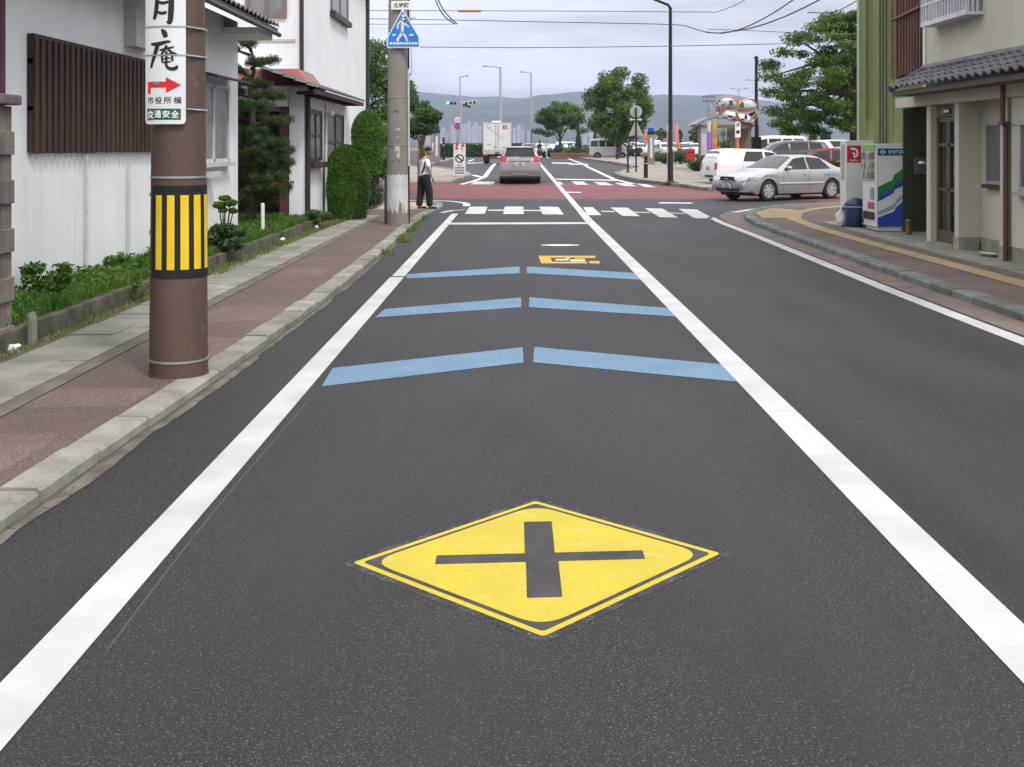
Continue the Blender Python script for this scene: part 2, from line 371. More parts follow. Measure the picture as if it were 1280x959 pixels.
# leaf clouds: numpy arrays of small quads
def leafy(m):
    if m.get('leafy'): return
    m['leafy'] = 1; nt = m.node_tree; p = nt.nodes['Principled BSDF']; o = nt.nodes['Material Output']; t = nt.nodes.new('ShaderNodeBsdfTranslucent'); x = nt.nodes.new('ShaderNodeMixShader'); x.inputs[0].default_value = .35
    src = p.inputs['Base Color'].links[0].from_socket; nt.links.new(src, t.inputs[0]); nt.links.new(p.outputs[0], x.inputs[1]); nt.links.new(t.outputs[0], x.inputs[2]); nt.links.new(x.outputs[0], o.inputs['Surface'])
def leaf_mesh(name, pts, nrm, size, matl, parent=None, seed=0, aspect=1.0, droop=0.):
    rs = np.random.RandomState(seed); n = len(pts)
    pts = np.asarray(pts, float)
    d = rs.normal(size=(n, 3)); d /= np.linalg.norm(d, axis=1)[:, None]
    if nrm is not None: d = d*.7+np.asarray(nrm)*.8; d /= np.linalg.norm(d, axis=1)[:, None]
    a = np.cross(d, rs.normal(size=(n, 3))); a /= np.linalg.norm(a, axis=1)[:, None]+1e-9; b = np.cross(d, a)
    s = size*(.6+.8*rs.rand(n))[:, None]
    a = a*s; b = b*s*aspect
    if droop: a[:, 2] -= droop*size
    V = np.empty((n, 4, 3)); V[:, 0] = pts-a; V[:, 1] = pts-b*.55; V[:, 2] = pts+a; V[:, 3] = pts+b*.55
    me = bpy.data.meshes.new(name); me.vertices.add(n*4); me.vertices.foreach_set('co', V.ravel())
    me.loops.add(n*4); me.loops.foreach_set('vertex_index', np.arange(n*4, dtype=np.int32))
    me.polygons.add(n); me.polygons.foreach_set('loop_start', np.arange(n, dtype=np.int32)*4); me.polygons.foreach_set('loop_total', np.full(n, 4, np.int32))
    leafy(matl); me.materials.append(matl); me.update(calc_edges=True)
    o = bpy.data.objects.new(name, me); col.objects.link(o)
    if parent: o.parent = parent
    return o
def clump_pts(rs, cs, n, shell=.55):
    """cs: list of (x,y,z,rx,ry,rz)"""
    cs = np.asarray(cs, float); wts = (cs[:, 3]*cs[:, 4]*cs[:, 5])**.67; wts /= wts.sum()
    idx = rs.choice(len(cs), n, p=wts)
    d = rs.normal(size=(n, 3)); d /= np.linalg.norm(d, axis=1)[:, None]
    r = (shell+(1-shell)*rs.rand(n)**.7)[:, None]
    return cs[idx, :3]+d*r*cs[idx, 3:6], d
# ============================================================ SETTING
mb = MB()
# one ground sheet out to the horizon, following the gentle rise beyond the junction
ys = [-40, -10, 0, 10, 20, 30]+[32+i*1.5 for i in range(30)]+[80, 100, 160, 300, 600, 1200, 2500, 5200]
xs = [-3500, -800, -200, -60, -20, 0, 20, 60, 200, 800, 3500]
mb.grid([[(x_, y_, zt(y_)-.05) for x_ in xs] for y_ in ys])
struct(mb.build('ground', GROUND, smooth=True))
mb = MB(); sheet(mb, [(-70, -12), (70, -12), (70, 330), (-70, 330)], 0, cut=1.5); struct(mb.build('road', ASPH, smooth=True))

KL = [(-2.30, -12), (-2.26, 3), (-2.19, 5.2), (-2.16, 6.5), (-2.11, 7.8), (-2.07, 9.5), (-2.03, 11.3), (-2.02, 15.4), (-2.06, 19), (-2.10, 23), (-2.12, 27), (-2.02, 30), (-1.98, 31.6)]
KLc = KL+[(-2.1, 32.9), (-2.7, 33.8), (-3.8, 34.3), (-6, 34.6), (-70, 35.2)]
KR = [(4.82, -12), (4.80, 10.8), (4.80, 13.3), (4.84, 16), (4.90, 18.5), (4.95, 21.5), (5.02, 24), (5.16, 25.6), (5.45, 27.2), (6.0, 29), (7.1, 31), (9.5, 33.2), (14, 34.6), (70, 35.4)]
H = .07; HR = .09
# sidewalks (slabs with sides)
mb = MB(); pl = offset_line(KLc, .17); sheet(mb, [tuple(p) for p in pl]+[(-70, -12)], H-.006, thick=.1); struct(mb.build('sidewalk_left', PAVL))
mb = MB(); pl = offset_line(KR, -.19); sheet(mb, [tuple(p) for p in pl]+[(70, -12)], HR-.006, thick=.12); struct(mb.build('sidewalk_right', PAVR))
mb = MB(); kerb(mb, KLc, .19, H, 1, .72); struct(mb.build('kerb_left', CONC))
mb = MB(); kerb(mb, KR, .21, HR, -1, .6); struct(mb.build('kerb_right', CONCR))
# grit and moss strip along the kerb foot, with a ragged road side edge
rs = random.Random(3); mb = MB(); A_, B_ = [], []
for i in range(420):
    y_ = 1.5+i*.062; xk = np.interp(y_, [p[1] for p in KL], [p[0] for p in KL])
    wv = .03+.045*(mnoise.noise((0, y_*1.3, 0))+.6)+.014*mnoise.noise((3, y_*6, 0))+(.03 if y_ < 9 else 0); A_.append(Vector((xk-.02, y_, .004))); B_.append(Vector((xk+max(wv, .012), y_, .004)))
mb.grid([A_, B_]); struct(mb.build('grit_strip', mat('grit', (.175, .155, .13), .95, c2=(.085, .078, .065), ns=5, det=8, bump=.9, bs=60, spk=[(24, (.06, .062, .04), .6)])))
mb = MB(); A_, B_ = [], []
for i in range(420):
    y_ = 1.5+i*.062; xk = np.interp(y_, [p[1] for p in KL], [p[0] for p in KL]); g = max(0, mnoise.noise((9, y_*.9, 0))+.12)
    A_.append(Vector((xk-.02, y_, .0062))); B_.append(Vector((xk+.008+g*.07+.012*abs(mnoise.noise((1, y_*9, 0))), y_, .0062)))
mb.grid([A_, B_]); struct(mb.build('moss_seam', MOSS))
# slightly paler worn band between kerb and edge line
# gutter band right of the white edge line
ELr = [(4.33, -12), (4.33, 10.5), (4.34, 13.3), (4.42, 17.6), (4.50, 21.5), (4.53, 25), (4.62, 26.9)]
mb = MB()
g_in = [(4.45, -12), (4.45, 10.5), (4.46, 13.3), (4.53, 17.6), (4.61, 21.5), (4.64, 25), (4.9, 27.6), (5.5, 29.4)]
g_out = [(4.82, -12), (4.81, 10.5), (4.81, 13.3), (4.88, 17.6), (4.96, 21.5), (5.1, 25), (5.45, 27.2), (6.0, 29)]
for i in range(len(g_in)-1): sheet(mb, [g_in[i], g_in[i+1], g_out[i+1], g_out[i]], .002)
struct(mb.build('gutter_right', GUTT))
# concrete strips in the sidewalks
mb = MB(); 
y_ = -12
while y_ < 26:
    mb.box((-3.35, y_, H-.03), (-3.14, y_+.592, H+.012+random.uniform(-.002, .002))); y_ += .6
struct(mb.build('edging_stones', CONC))
mb = MB(); y_ = -12
while y_ < 26:
    xx = np.interp(y_, [0, 17, 26], [-3.74, -3.74, -3.56]); mb.box((xx, y_, H-.03), (-3.36, y_+.588, H+.008+random.uniform(-.006, .006))); y_ += .6
struct(mb.build('gutter_slabs_left', SLAB))
mb = MB(); sheet(mb, [(-3.135, -12), (-2.98, -12), (-3.02, 12), (-3.03, 26), (-3.135, 26)], H+.001); struct(mb.build('paving_seam', mat('old_asphalt_strip', (.11, .10, .08), .95, c2=(.17, .16, .12), ns=3, det=7, bump=.5, bs=60)))
mb = MB(); sheet(mb, [(-3.95, -12), (-3.74, -12), (-3.74, 17), (-3.56, 26), (-3.5, 28), (-3.95, 28)], H+.006); struct(mb.build('moss_verge', MOSS))
# drain grille on slab row
mb = MB()
for k in range(9): mb.box((-3.70+.036*k, 6.62, H+.012), (-3.68+.036*k, 7.0, H+.022))
mb.box((-3.72, 6.6, H-.02), (-3.38, 7.02, H+.013)); struct(mb.build('drain_grille', GREYM))
# right sidewalk strips
TR = [(5.81, -12), (5.81, 13), (5.80, 18.9), (5.86, 22), (6.06, 24.9), (6.7, 27.2), (7.6, 29), (8.6, 30.2), (11, 31.4), (16, 32.4)]
mb = MB(); band(mb, TR, .30, HR+.001)
sheet(mb, [(5.42, 25.0), (6.0, 25.2), (7.1, 28.3), (6.6, 29.3), (5.75, 27.4)], HR+.002)
struct(mb.build('tactile_paving_right', TACT))
mb = MB(); sheet(mb, [(-3.6, 29.0), (-2.3, 29.0), (-2.2, 31.2), (-2.4, 32.4), (-3.6, 33.2)], H+.001); struct(mb.build('tactile_paving_left', mat('pale_tactile', (.42, .36, .22), .85, c2=(.35, .3, .2), ns=4, bump=.4, bs=50)))
mb = MB(); band(mb, [(6.08, -12), (6.08, 18.9), (6.13, 22), (6.3, 24.3)], .22, HR+.001); struct(mb.build('dark_paver_row', mat('dark_pavers', (.13, .105, .085), .9, c2=(.09, .075, .06), ns=4, bump=.5, bs=50)))
mb = MB(); y_ = -12
while y_ < 23.6:
    x0 = np.interp(y_, [0, 19, 24], [6.22, 6.22, 6.42]); mb.box((x0, y_, HR-.03), (x0+.34, y_+.592, HR+.01+random.uniform(-.003, .003))); y_ += .6
struct(mb.build('gutter_slabs_right', SLAB))
mb = MB(); sheet(mb, [(6.56, -12), (30, -12), (30, 25), (7.2, 24.6), (6.56, 20)], HR+.003); struct(mb.build('frontage_paving', mat('frontage_concrete', (.24, .235, .2), .9, c2=(.15, .15, .12), ns=1.8, det=7, bump=.4, bs=40)))

# red junction surface
mb = MB()
sheet(mb, [(-60, 37.6), (-2.8, 36.2), (1.8, 35.9), (6.5, 35.9), (9.5, 34.9), (12, 35.2), (60, 35.6), (60, 45), (7.4, 45.5), (3.0, 46.9), (-2.4, 47.0), (-60, 48.3)], .0015)
struct(mb.build('red_junction', REDA))
# far corner pavements
FL = [gp(-400, 231, .1), gp(300, 229.5, .1), gp(562, 227, .1), gp(590, 218, .1), gp(585, 214.6, .1), gp(545, 208.5, .1), gp(300, 202, .1)]
mb = MB(); sheet(mb, FL, .10, thick=.14); struct(mb.build('pavement_far_left', BEIGE))
mb = MB(); kerb(mb, smooth_line([(p[0], p[1]-.12) for p in FL[:3]]+FL[3:6], 1), .2, .125, 1, .8); struct(mb.build('kerb_far_left', CONC))
FR = [gp(686, 189.6, .1), gp(730, 198, .1), gp(765, 202.5, .1), gp(800, 208.5, .1), gp(771, 215, .1), gp(777, 219.5, .1), gp(800, 224.5, .1), gp(832, 228, .1), gp(862, 231.5, .1), gp(891, 236.5, .1), (13.0, 41.4), (60, 42.0)]
mb = MB(); sheet(mb, FR+[(60, 230), (9, 230)], .10, thick=.14, cut=3); struct(mb.build('pavement_far_right', BEIGE))
mb = MB(); kerb(mb, smooth_line(FR, 1), .2, .125, -1, .8); struct(mb.build('kerb_far_right', CONCR))
# kerbed island line behind the left corner
mb = MB(); kerb(mb, [gp(541, 206.5), gp(548, 205), gp(566, 200.2), gp(588, 194.5)], .45, .12, 1, 2); struct(mb.build('kerb_island', CONC))

# ---- painted lines
ml = MB()
mid = [( -1.49-.0, y_) for y_ in (-12, 0, 8, 14.55)]
sheet(ml, [(-1.585, -12), (-1.40, -12), (-1.405, 14.5), (-1.58, 14.5)], .0035)
sheet(ml, [(-1.57, 14.62), (-1.405, 14.62), (-1.40, 28.3), (-1.56, 28.3)], .0035)
CL = [(1.66, -12), (1.66, 12), (1.66, 25.8)]+[gp(735-.859*q, 275-q) for q in (10, 16.5, 24, 33, 44, 55, 62, 68, 73)]
band(ml, CL[:4], .195, .0035); band(ml, CL[3:], .18, .0055)
band(ml, [(a-.02, b) for a, b in ELr], .17, .0035)
struct(ml.build('edge_line_paint', PWHITE))
ml = MB()
sheet(ml, [(-1.40, 24.35), (1.57, 24.5), (1.57, 25.1), (-1.40, 24.95)], .0035)   # stop line
struct(ml.build('stop_line_paint', PWHITE))
ml = MB()
def quad(px, dz=.0035, m=0):
    sheet(ml, [gp(*p) for p in px], dz, m)
for q in ([(587,258.6),(609.5,258.6),(606,267.6),(581,267.6)], [(631,258.4),(654,258.4),(655,267.8),(629,267.8)], [(674,258.4),(698,258.8),(704.5,268.4),(678,268.2)],
          [(729,259.2),(741,259.2),(752,269.2),(735,269.2)], [(763,259.6),(785,260),(800,270.6),(778,270)], [(806,260.4),(828,261),(848,272.4),(824,271.6)], [(848,261.2),(871,262.2),(892,273.4),(868,273)]):
    quad(q)
struct(ml.build('zebra_paint', PWHITE))
ml = MB()
for q in ([(593,227.2),(619,227.2),(617,230.6),(588,230.6)], [(696,227.4),(701,227.4),(704.5,230.8),(699,230.8)], [(714,227.2),(729,227.2),(736,231.2),(720,231.2)], [(742,227.8),(757,228),(767,232),(750,231.6)], [(768,228.8),(784,229.2),(797,233.2),(779,232.6)], [(795,229.8),(808,230.4),(820,234.4),(806,234)]):
    quad(q, .0055)
struct(ml.build('far_zebra_paint', PWHITE))
ml = MB()
quad([(694,223.4),(770,225),(773,226.3),(696,224.7)]); quad([(712,204.6),(735,205),(735,206.2),(710,205.8)]); quad([(690,203.2),(716,203.6),(714,204.9),(690,204.5)]); quad([(684,196.6),(700,196.8),(700,197.8),(683,197.6)])
quad([(708,240),(726,240.2),(727,241.2),(709,241)], .0045); quad([(826,253),(868,253.6),(862,254.8),(822,254.4)])
band(ml, [gp(702, 194.5), gp(716, 200.6), gp(735, 209), gp(752, 217), gp(768, 224.5), gp(792, 230)], .22, .0035)
band(ml, [gp(619, 204.6), gp(612, 213), gp(606, 221.3), gp(594, 226), gp(577, 230.6)], .22, .0035)
band(ml, [gp(590, 218.8), gp(603, 221.8)], .3, .0045)
quad([(584,203.5),(640,202.6),(640,203.8),(584,204.8)]); quad([(545,190.6),(604,190.2),(604,191),(545,191.4)]); quad([(545,187.6),(604,187.2),(604,187.9),(545,188.3)]); quad([(584,201.8),(591,199.2),(593,199.8),(586,202.4)])
# rounded corner line by the near left kerb
band(ml, smooth_line([(-6, 35.5), (-3.1, 35.3), (-2.2, 35.0), (-1.65, 34.2), (-1.38, 33.3), (-1.36, 32.0)], 2), .2, .0045)
band(ml, [gp(552, 266), gp(566, 263.2), gp(581, 262.4)], .14, .0028)
band(ml, [gp(918, 265.3), gp(950, 260.6), gp(990, 258), gp(1046, 255.4)], .18, .0035)
# thin joint lines between the zebra bars
for q in ([(610,262.4),(630,262.4),(630,263.6),(610,263.6)], [(655,262.6),(676,262.8),(676,264),(655,263.8)], [(751,263.8),(768,264.2),(769,265.2),(752,264.8)], [(792,265),(812,265.4),(813,266.2),(793,265.8)], [(836,266),(856,266.6),(857,267.4),(837,266.8)]):
    sheet(ml, [gp(*p) for p in q], .0028)
struct(ml.build('junction_line_paint', mat('worn_white_paint', (.66, .66, .66), .7, c2=(.5, .5, .5), ns=3, bump=.2, bs=80)))
ml = MB()
for q in ([(509,348.3),(507,342.6+.6),(649.5,333.4),(649.5,341.8)], [(658.5,333.4),(658.5,341.6),(804,350.2),(797,341.6)],
          [(469,397),(481,386.6),(651.5,372.2),(651.5,384.4)], [(662,372),(661,384.2),(845,396),(835,385.4)],
          [(402,483.4),(416,460.4),(653.5,434.4),(654.5,453.6)], [(668,434),(666.5,453.2),(921,477.6),(902,455.8)]):
    quad([q[0], q[1], q[2], q[3]] if q[0][0] < 640 else [q[0], q[1], q[2], q[3]], .0025)
struct(ml.build('chevron_paint', PBLUE))
# faded yellow frame mark, small white disc
ml = MB()
a_, b_, c_, d_ = gp(673, 320), gp(744, 320), gp(749, 329.6), gp(676.5, 329.6)
def lerp2(u, v):
    A = Vector(a_).lerp(Vector(b_), u); B = Vector(d_).lerp(Vector(c_), u); return tuple(A.lerp(B, v))
for (u0, u1, v0, v1) in ((0, .2, 0, 1), (.2, .8, 0, .25), (.2, .8, .78, 1), (.8, .99, 0, .3), (.84, 1.02, .7, 1), (.47, .53, .25, .45), (.62, .8, .3, .42)):
    sheet(ml, [lerp2(u0, v0), lerp2(u1, v0), lerp2(u1, v1), lerp2(u0, v1)], .0025)
struct(ml.build('faded_frame_paint', PORG))
ml = MB(); ml.add([], [])
for (u0, u1, v0, v1) in ((.27, .5, .42, .62), (.52, .78, .5, .74)): sheet(ml, [lerp2(u0, v0), lerp2(u1, v0), lerp2(u1, v1), lerp2(u0, v1)], .0025)
xc, yc = gp(700, 306.6)
sheet(ml, [(xc+.33*math.cos(t), yc+.16*math.sin(t)) for t in [k*math.pi/12 for k in range(24)]], .0025)
struct(ml.build('small_white_paint', mat('worn_white_paint', (.66, .66, .66))))
ml = MB(); P = [gp(440, 350.5), gp(462, 347.5), gp(488, 346.4), gp(515, 345.8)]
for i in range(3): band(ml, [P[i], P[i+1]], .05, .0018)
struct(ml.build('road_joint', mat('road_joint_filler', (.07, .066, .064), .85, c2=(.03, .028, .028), ns=14, det=6)))
# the yellow diamond with its dark cross
DT, DB, DLp, DRp = gp(669, 627), gp(679, 797), gp(441, 703.5), gp(901, 692)
DC = (Vector(DT)+Vector(DB)+Vector(DLp)+Vector(DRp))/4
ex = (Vector(DRp)-Vector(DLp))/2; ey = (Vector(DT)-Vector(DB))/2
def dm(u, v): p = DC+ex*u+ey*v; return (p.x, p.y)
def diamond(s, r, n=6):
    o_ = []
    for (cx_, cy_) in ((1, 0), (0, 1), (-1, 0), (0, -1)):
        # rounded corner between neighbours: corner at s, cut back by r along each edge
        c = Vector((cx_*s, cy_*s)); pprev = Vector((cy_*s, -cx_*s)); pnext = Vector((-cy_*s, cx_*s))
        A = c+(pprev-c).normalized()*r; B = c+(pnext-c).normalized()*r
        for k in range(n+1):
            t = k/n; o_.append(tuple(A*(1-t)**2+c*2*t*(1-t)+B*t*t))
    return o_
ml = MB()
lay = .005
def dl(poly, dz, m): ml.add([(*dm(*p), dz) for p in poly], [tuple(range(len(poly)))], m)
def ring(o_, i_, dz, m):
    n = len(o_); ml.add([(*dm(*p), dz) for p in o_]+[(*dm(*p), dz) for p in i_], [(k, (k+1) % n, (k+1) % n+n, k+n) for k in range(n)], m)
dl(diamond(1.0, .03), .002, 0)
dl(diamond(.945, .03), .003, 1)
dl(diamond(.905, .17), .004, 0)
dl([(-.555, -.065), (-.07, -.065), (-.07, -.555), (.105, -.555), (.105, -.065), (.575, -.065), (.575, .065), (.09, .065), (.09, .59), (-.075, .59), (-.075, .065), (-.555, .065)], .005, 1)
struct(ml.build('diamond_warning_paint', [PYEL, PDARK]))
# pale halo rubbed round the diamond
mb = MB(); ring_o = diamond(1.07, .05); ring_i = diamond(.99, .03); n = len(ring_o)
for k in range(n):
    mb.add([(*dm(*p), .001) for p in (ring_o[k], ring_o[(k+1) % n], ring_i[(k+1) % n], ring_i[k])], [(0, 1, 2, 3)])
struct(mb.build('rubbed_asphalt', mat('rubbed_asphalt', (.032, .03, .032), .85, c2=(.085, .08, .08), ns=9, det=8, rng=(.45, .75), bump=.4, bs=120, spk=[(95, (.3, .3, .3), .64), (60, (.03, .028, .03), .6)])))
mb = MB()
for (y0, y1, x0, x1) in ((5.35, 6.3, -3.1, -2.5), (6.95, 7.5, -3.1, -2.36), (8.6, 9.5, -2.75, -2.28), (10.4, 11.4, -3.0, -2.24), (14.2, 15.0, -3.0, -2.4)):
    sheet(mb, [(x0, y0), (x1, y0+.04), (x1, y1+.03), (x0+.1, y1)], H-.0048)
struct(mb.build('paving_patches', mat('red_paving_new', (.17, .112, .097), .9, c2=(.135, .09, .077), ns=3, det=7, bump=.7, bs=70, spk=[(50, (.10, .065, .058), .56), (80, (.32, .22, .2), .6)])))
mb = MB(); P = [gp(388, 498), gp(352, 540), gp(300, 600), gp(262, 646), gp(215, 706), gp(170, 765), gp(135, 812)]
for i in range(len(P)-1): band(mb, [P[i], P[i+1]], .006, .001)
struct(mb.build('pale_scratch', mat('pale_scratch', (.08, .08, .08), .8)))
# ---- stuff left side: garden bed
mb = MB(); sheet(mb, [(-4.66, 2), (-4.05, 2), (-4.05, 20), (-4.66, 20)], .20); sheet(mb, [(-7, 19.3), (-4.05, 19.3), (-4.05, 26), (-7, 26)], .196)
struct(mb.build('garden_soil', SOIL))
def blades(name, regions, n, h, wd, m, seed=1, label=None):
    rs = np.random.RandomState(seed); V = []; 
    A = np.array([(r[1]-r[0])*(r[3]-r[2]) for r in regions]); A = A/A.sum(); idx = rs.choice(len(regions), n, p=A)
    rg = np.array(regions)[idx]
    x_ = rg[:, 0]+(rg[:, 1]-rg[:, 0])*rs.rand(n); y_ = rg[:, 2]+(rg[:, 3]-rg[:, 2])*rs.rand(n); z_ = rg[:, 4]
    a = rs.rand(n)*6.283; hh = h*(.4+.9*rs.rand(n)); ln = rs.rand(n)*.7*hh
    P = np.empty((n, 3, 3)); c, s = np.cos(a), np.sin(a)
    P[:, 0] = np.stack([x_-c*wd, y_-s*wd, z_], 1); P[:, 1] = np.stack([x_+c*wd, y_+s*wd, z_], 1); P[:, 2] = np.stack([x_-s*ln, y_+c*ln, z_+hh], 1)
    me = bpy.data.meshes.new(name); me.vertices.add(n*3); me.vertices.foreach_set('co', P.ravel()); me.loops.add(n*3); me.loops.foreach_set('vertex_index', np.arange(n*3, dtype=np.int32))
    me.polygons.add(n); me.polygons.foreach_set('loop_start', np.arange(n, dtype=np.int32)*3); me.polygons.foreach_set('loop_total', np.full(n, 3, np.int32)); me.materials.append(m); me.update(calc_edges=True)
    o = bpy.data.objects.new(name, me); col.objects.link(o); tag(o, label, 'grass', kind='stuff'); return o
blades('grass', [(-4.64, -3.97, 7, 19.2, .2), (-5.6, -3.97, 19.2, 23, .2)], 60000, .13, .007, GRASS, 1, 'bright green grass growing in the bed below the white house wall')
blades('grass', [(-3.93, -3.76, 8, 14, .08), (-3.9, -3.62, 14, 25, .08)], 3500, .05, .005, mat('weed_blades', (.12, .17, .03), .7, isl=.4), 2, 'thin weeds in the mossy seam beside the gutter slabs')
wr = []
for (px_, py_, s_) in ((521, 279, .3), (527, 273, .25), (510, 289, .22), (516, 284, .2), (505, 300, .28), (531, 268, .2), (483, 318, .08)):
    xx, yy = gp(px_, py_); wr.append((xx-.12, xx+.12, yy-s_*2.2, yy+s_*2.2, .0))
blades('kerbside_weeds', wr, 2600, .09, .008, mat('weed_leaves', (.11, .20, .03), .7, isl=.4), 3, 'tufts of weeds growing from the kerb by the concrete pole')

rn = np.random.RandomState(77); n = 15000
y_ = rn.uniform(7.5, 22, n); x_ = -4.62+rn.beta(1.3, 1.9, n)*.66; hh = .10+.16*(np.array([mnoise.noise((0, v*1.7, 2)) for v in y_])+.45)*np.clip((-x_-3.95)/.6+.2, .15, 1)
keep = hh > .04; y_, x_, hh = y_[keep], x_[keep], hh[keep]
o = leaf_mesh('ground_cover', np.stack([x_, y_, .2+hh*rn.uniform(.2, 1, len(y_))], 1), None, .022, mat('cover_leaves', (.05, .15, .010), .55, c2=(.11, .20, .025), ns=2, isl=.45), None, 5)
tag(o, 'lush low leafy weeds along the foot of the white house wall', 'weeds', kind='stuff')
# ---- distance: hills
def hill(name, D0, pts, depth, seed, m, foot=1.5):
    nx, ny = 150, 14; P = []
    x0, x1 = pts[0][0], pts[-1][0]
    for j in range(ny):
        row = []; t = j/(ny-1)
        for i in range(nx):
            px_ = x0+(x1-x0)*i/(nx-1); ry = np.interp(px_, [p[0] for p in pts], [p[1] for p in pts])
            hmax = (184-ry)*D0/FP+CH
            X = (px_-643.6)*D0/FP; Y = D0-depth*(1-t)
            n1 = mnoise.fractal((X*.004, Y*.006, seed), 1.0, 2.0, 5); n2 = mnoise.fractal((X*.012, 0, seed+3), 1.0, 2.1, 5)
            prof = (t**.75); z = foot+(hmax-foot)*prof*(1+.22*n1*(1-t)*1.6)+n2*8*prof
            row.append((X, Y, max(z, -.3) if j else -.3))
        P.append(row)
    b = MB(); b.grid(P); 
    return struct(b.build(name, m, smooth=True))
FOR = mat('forest_hill', (.028, .040, .036), .95, c2=(.06, .075, .05), ns=.012, det=8)
hill('hills', 2300, [(-600, 128), (200, 118), (440, 119), (520, 121), (560, 124), (600, 129), (625, 131), (650, 126), (670, 120), (690, 117.5), (715, 116), (745, 118), (780, 122), (805, 119), (830, 120.5), (860, 121), (890, 126), (925, 129), (950, 132), (975, 139), (1000, 151), (1040, 163), (1100, 168), (1300, 172), (1900, 160)], 700, 2, FOR)
hill('hills', 2900, [(-600, 118), (100, 112), (400, 108), (480, 110), (540, 117), (600, 121), (640, 123), (700, 119), (800, 120), (900, 118), (980, 128), (1040, 142), (1120, 150), (1300, 150), (1900, 140)], 500, 9, FOR)
hill('hills', 1650, [(-600, 150), (300, 152), (520, 158), (560, 163), (620, 167), (700, 163), (760, 158), (850, 156), (940, 160), (1020, 170), (1080, 176), (1400, 172), (1900, 168)], 300, 5, FOR)
# haze
hz = MB(); hz.box((-2900, -30, -2), (2900, 3400, 190)); hzo = hz.build('haze', []) if False else None
me = bpy.data.meshes.new('haze'); me.from_pydata([tuple(v) for v in hz.v], [], hz.f); ho = bpy.data.objects.new('haze', me); col.objects.link(ho)
hm = bpy.data.materials.new('haze_air'); hm.use_nodes = True; n_ = hm.node_tree.nodes; n_.remove(n_['Principled BSDF'])
pv = n_.new('ShaderNodeVolumePrincipled'); pv.inputs['Color'].default_value = (.60, .70, 1.0, 1); pv.inputs['Density'].default_value = .00017; pv.inputs['Anisotropy'].default_value = .2
hm.node_tree.links.new(pv.outputs[0], n_['Material Output'].inputs['Volume']); me.materials.append(hm)
tag(ho, 'thin pale haze hanging in the air before the far hills', 'haze', kind='stuff')
# far town at the foot of the hills
CITY = mat('far_building_wall', (.40, .37, .42), .8, c2=(.30, .29, .34), ns=.35, stretch=(1, 1, 2.5), rng=(.45, .55))
CITYG = mat('far_building_glass', (.12, .14, .17), .4)
rs = random.Random(5)
cn = 0
for (pl_, pr_, top) in ((548, 552, 163), (553, 556, 160), (557, 561, 165), (563, 565.5, 156), (566, 570, 160), (578, 583, 155), (584, 588, 152), (589, 591.5, 158), (592, 597, 154), (598, 601, 158), (641, 645, 160), (646, 651, 157), (652, 655, 162), (659, 664, 164), (729, 734, 160), (736, 741, 164), (532, 537, 164), (820, 826, 171), (966, 974, 172), (1008, 1018, 171)):
    D = 1150+rs.uniform(-60, 60); x0, x1 = (pl_-643.6)*D/FP, (pr_-643.6)*D/FP; h_ = CH+(184-top)*D/FP
    t_ = thing('apartment_block', 'x', 'building', ((x0+x1)/2, D, 0))
    w_ = (x1-x0)/2; b = MB(); b.box((-w_, 0, 0), (w_, 9, h_)); b.box((-w_*.5, 3, h_), (w_*.2, 6, h_+.8)); b.build('wall', CITY, t_)
    b = MB(); b.box((-w_*.9, -.4, 0), (w_*.9, -.01, 3.2)); b.build('podium', CITYG, t_)
    side = 'left of the white truck' if pl_ < 600 else ('between truck and the spreading tree' if pl_ < 700 else 'behind the trees on the right')
    t_['label'] = 'hazy pale apartment block in the far town, %s' % side; t_['group'] = 'apartment blocks in the far town, '+side
# ============================================================ BUILDINGS LEFT
def tiles_roof(mb, O, U, V, nu, nv, pitch=.27, row=.24, amp=.035):
    """wavy tile surface: O origin at eave, U unit along eave, V vector up the slope (unit)"""
    U = Vector(U).normalized(); V = Vector(V).normalized(); Nn = U.cross(V); 
    if Nn.z < 0: Nn = -Nn
    O = Vector(O)
    for i in range(nu):
        for j in range(nv):
            base = O+U*(i*pitch)+V*(j*row); P = []
            for b in range(2):
                r_ = []
                for k in range(7):
                    s_ = k/6; hh = amp*(math.sin(s_*2*math.pi*1.0-math.pi/2)*.5+.5)*1.3
                    r_.append(base+U*(s_*pitch*.995)+V*(b*(row+.02))+Nn*(hh+(.03 if b == 0 else .004)))
                P.append(r_)
            lip = [p-Nn*.028 for p in P[0]]
            mb.grid([lip, P[0], P[1]])
# ---- near left house
hs = thing('white_house', 'low white stucco house with brown lattice window and tiled eave on the left', 'house', (-4.65, 12, 0))
ox, oy = -4.65, 12
def L_(b, name, m, parent=hs, o=(ox, oy, 0), **k):
    b.v = [(v[0]-o[0], v[1]-o[1], v[2]-o[2]) for v in b.v]; return b.build(name, m, parent, **k)
b = MB(); b.box((-11, 3, 0), (-4.65, 19.2, 3.75)); L_(b, 'wall', STUCCO)
b = MB(); b.box((-11, 2.9, .1), (-4.62, 19.23, .24)); L_(b, 'plinth', CREAMB)
b = MB(); sl = Vector((-1, 0, .38)).normalized(); tiles_roof(b, (-4.0, 2.6, 3.66), (0, 1, 0), sl, 62, 16); rf = L_(b, 'roof', TILE)
b = MB(); b.box((-4.06, 2.6, 3.55), (-4.02, 19.4, 3.66)); b.add([(-4.06,2.6,3.60),(-4.06,19.4,3.60),(-4.66,19.4,3.83),(-4.66,2.6,3.83)], [(0,1,2,3)]); L_(b, 'fascia', mat('dark_fascia', (.06, .05, .05), .6))
b = MB(); b.tube([(-3.99, 2.6, 3.58), (-3.99, 19.4, 3.55)], .038, 10); L_(b, 'gutter', mat('dark_gutter', (.05, .05, .055), .5))
b = MB(); b.box((-4.64, 18.2, 3.45), (-4.1, 19.35, 3.56)); L_(b, 'soffit', STUCCO)
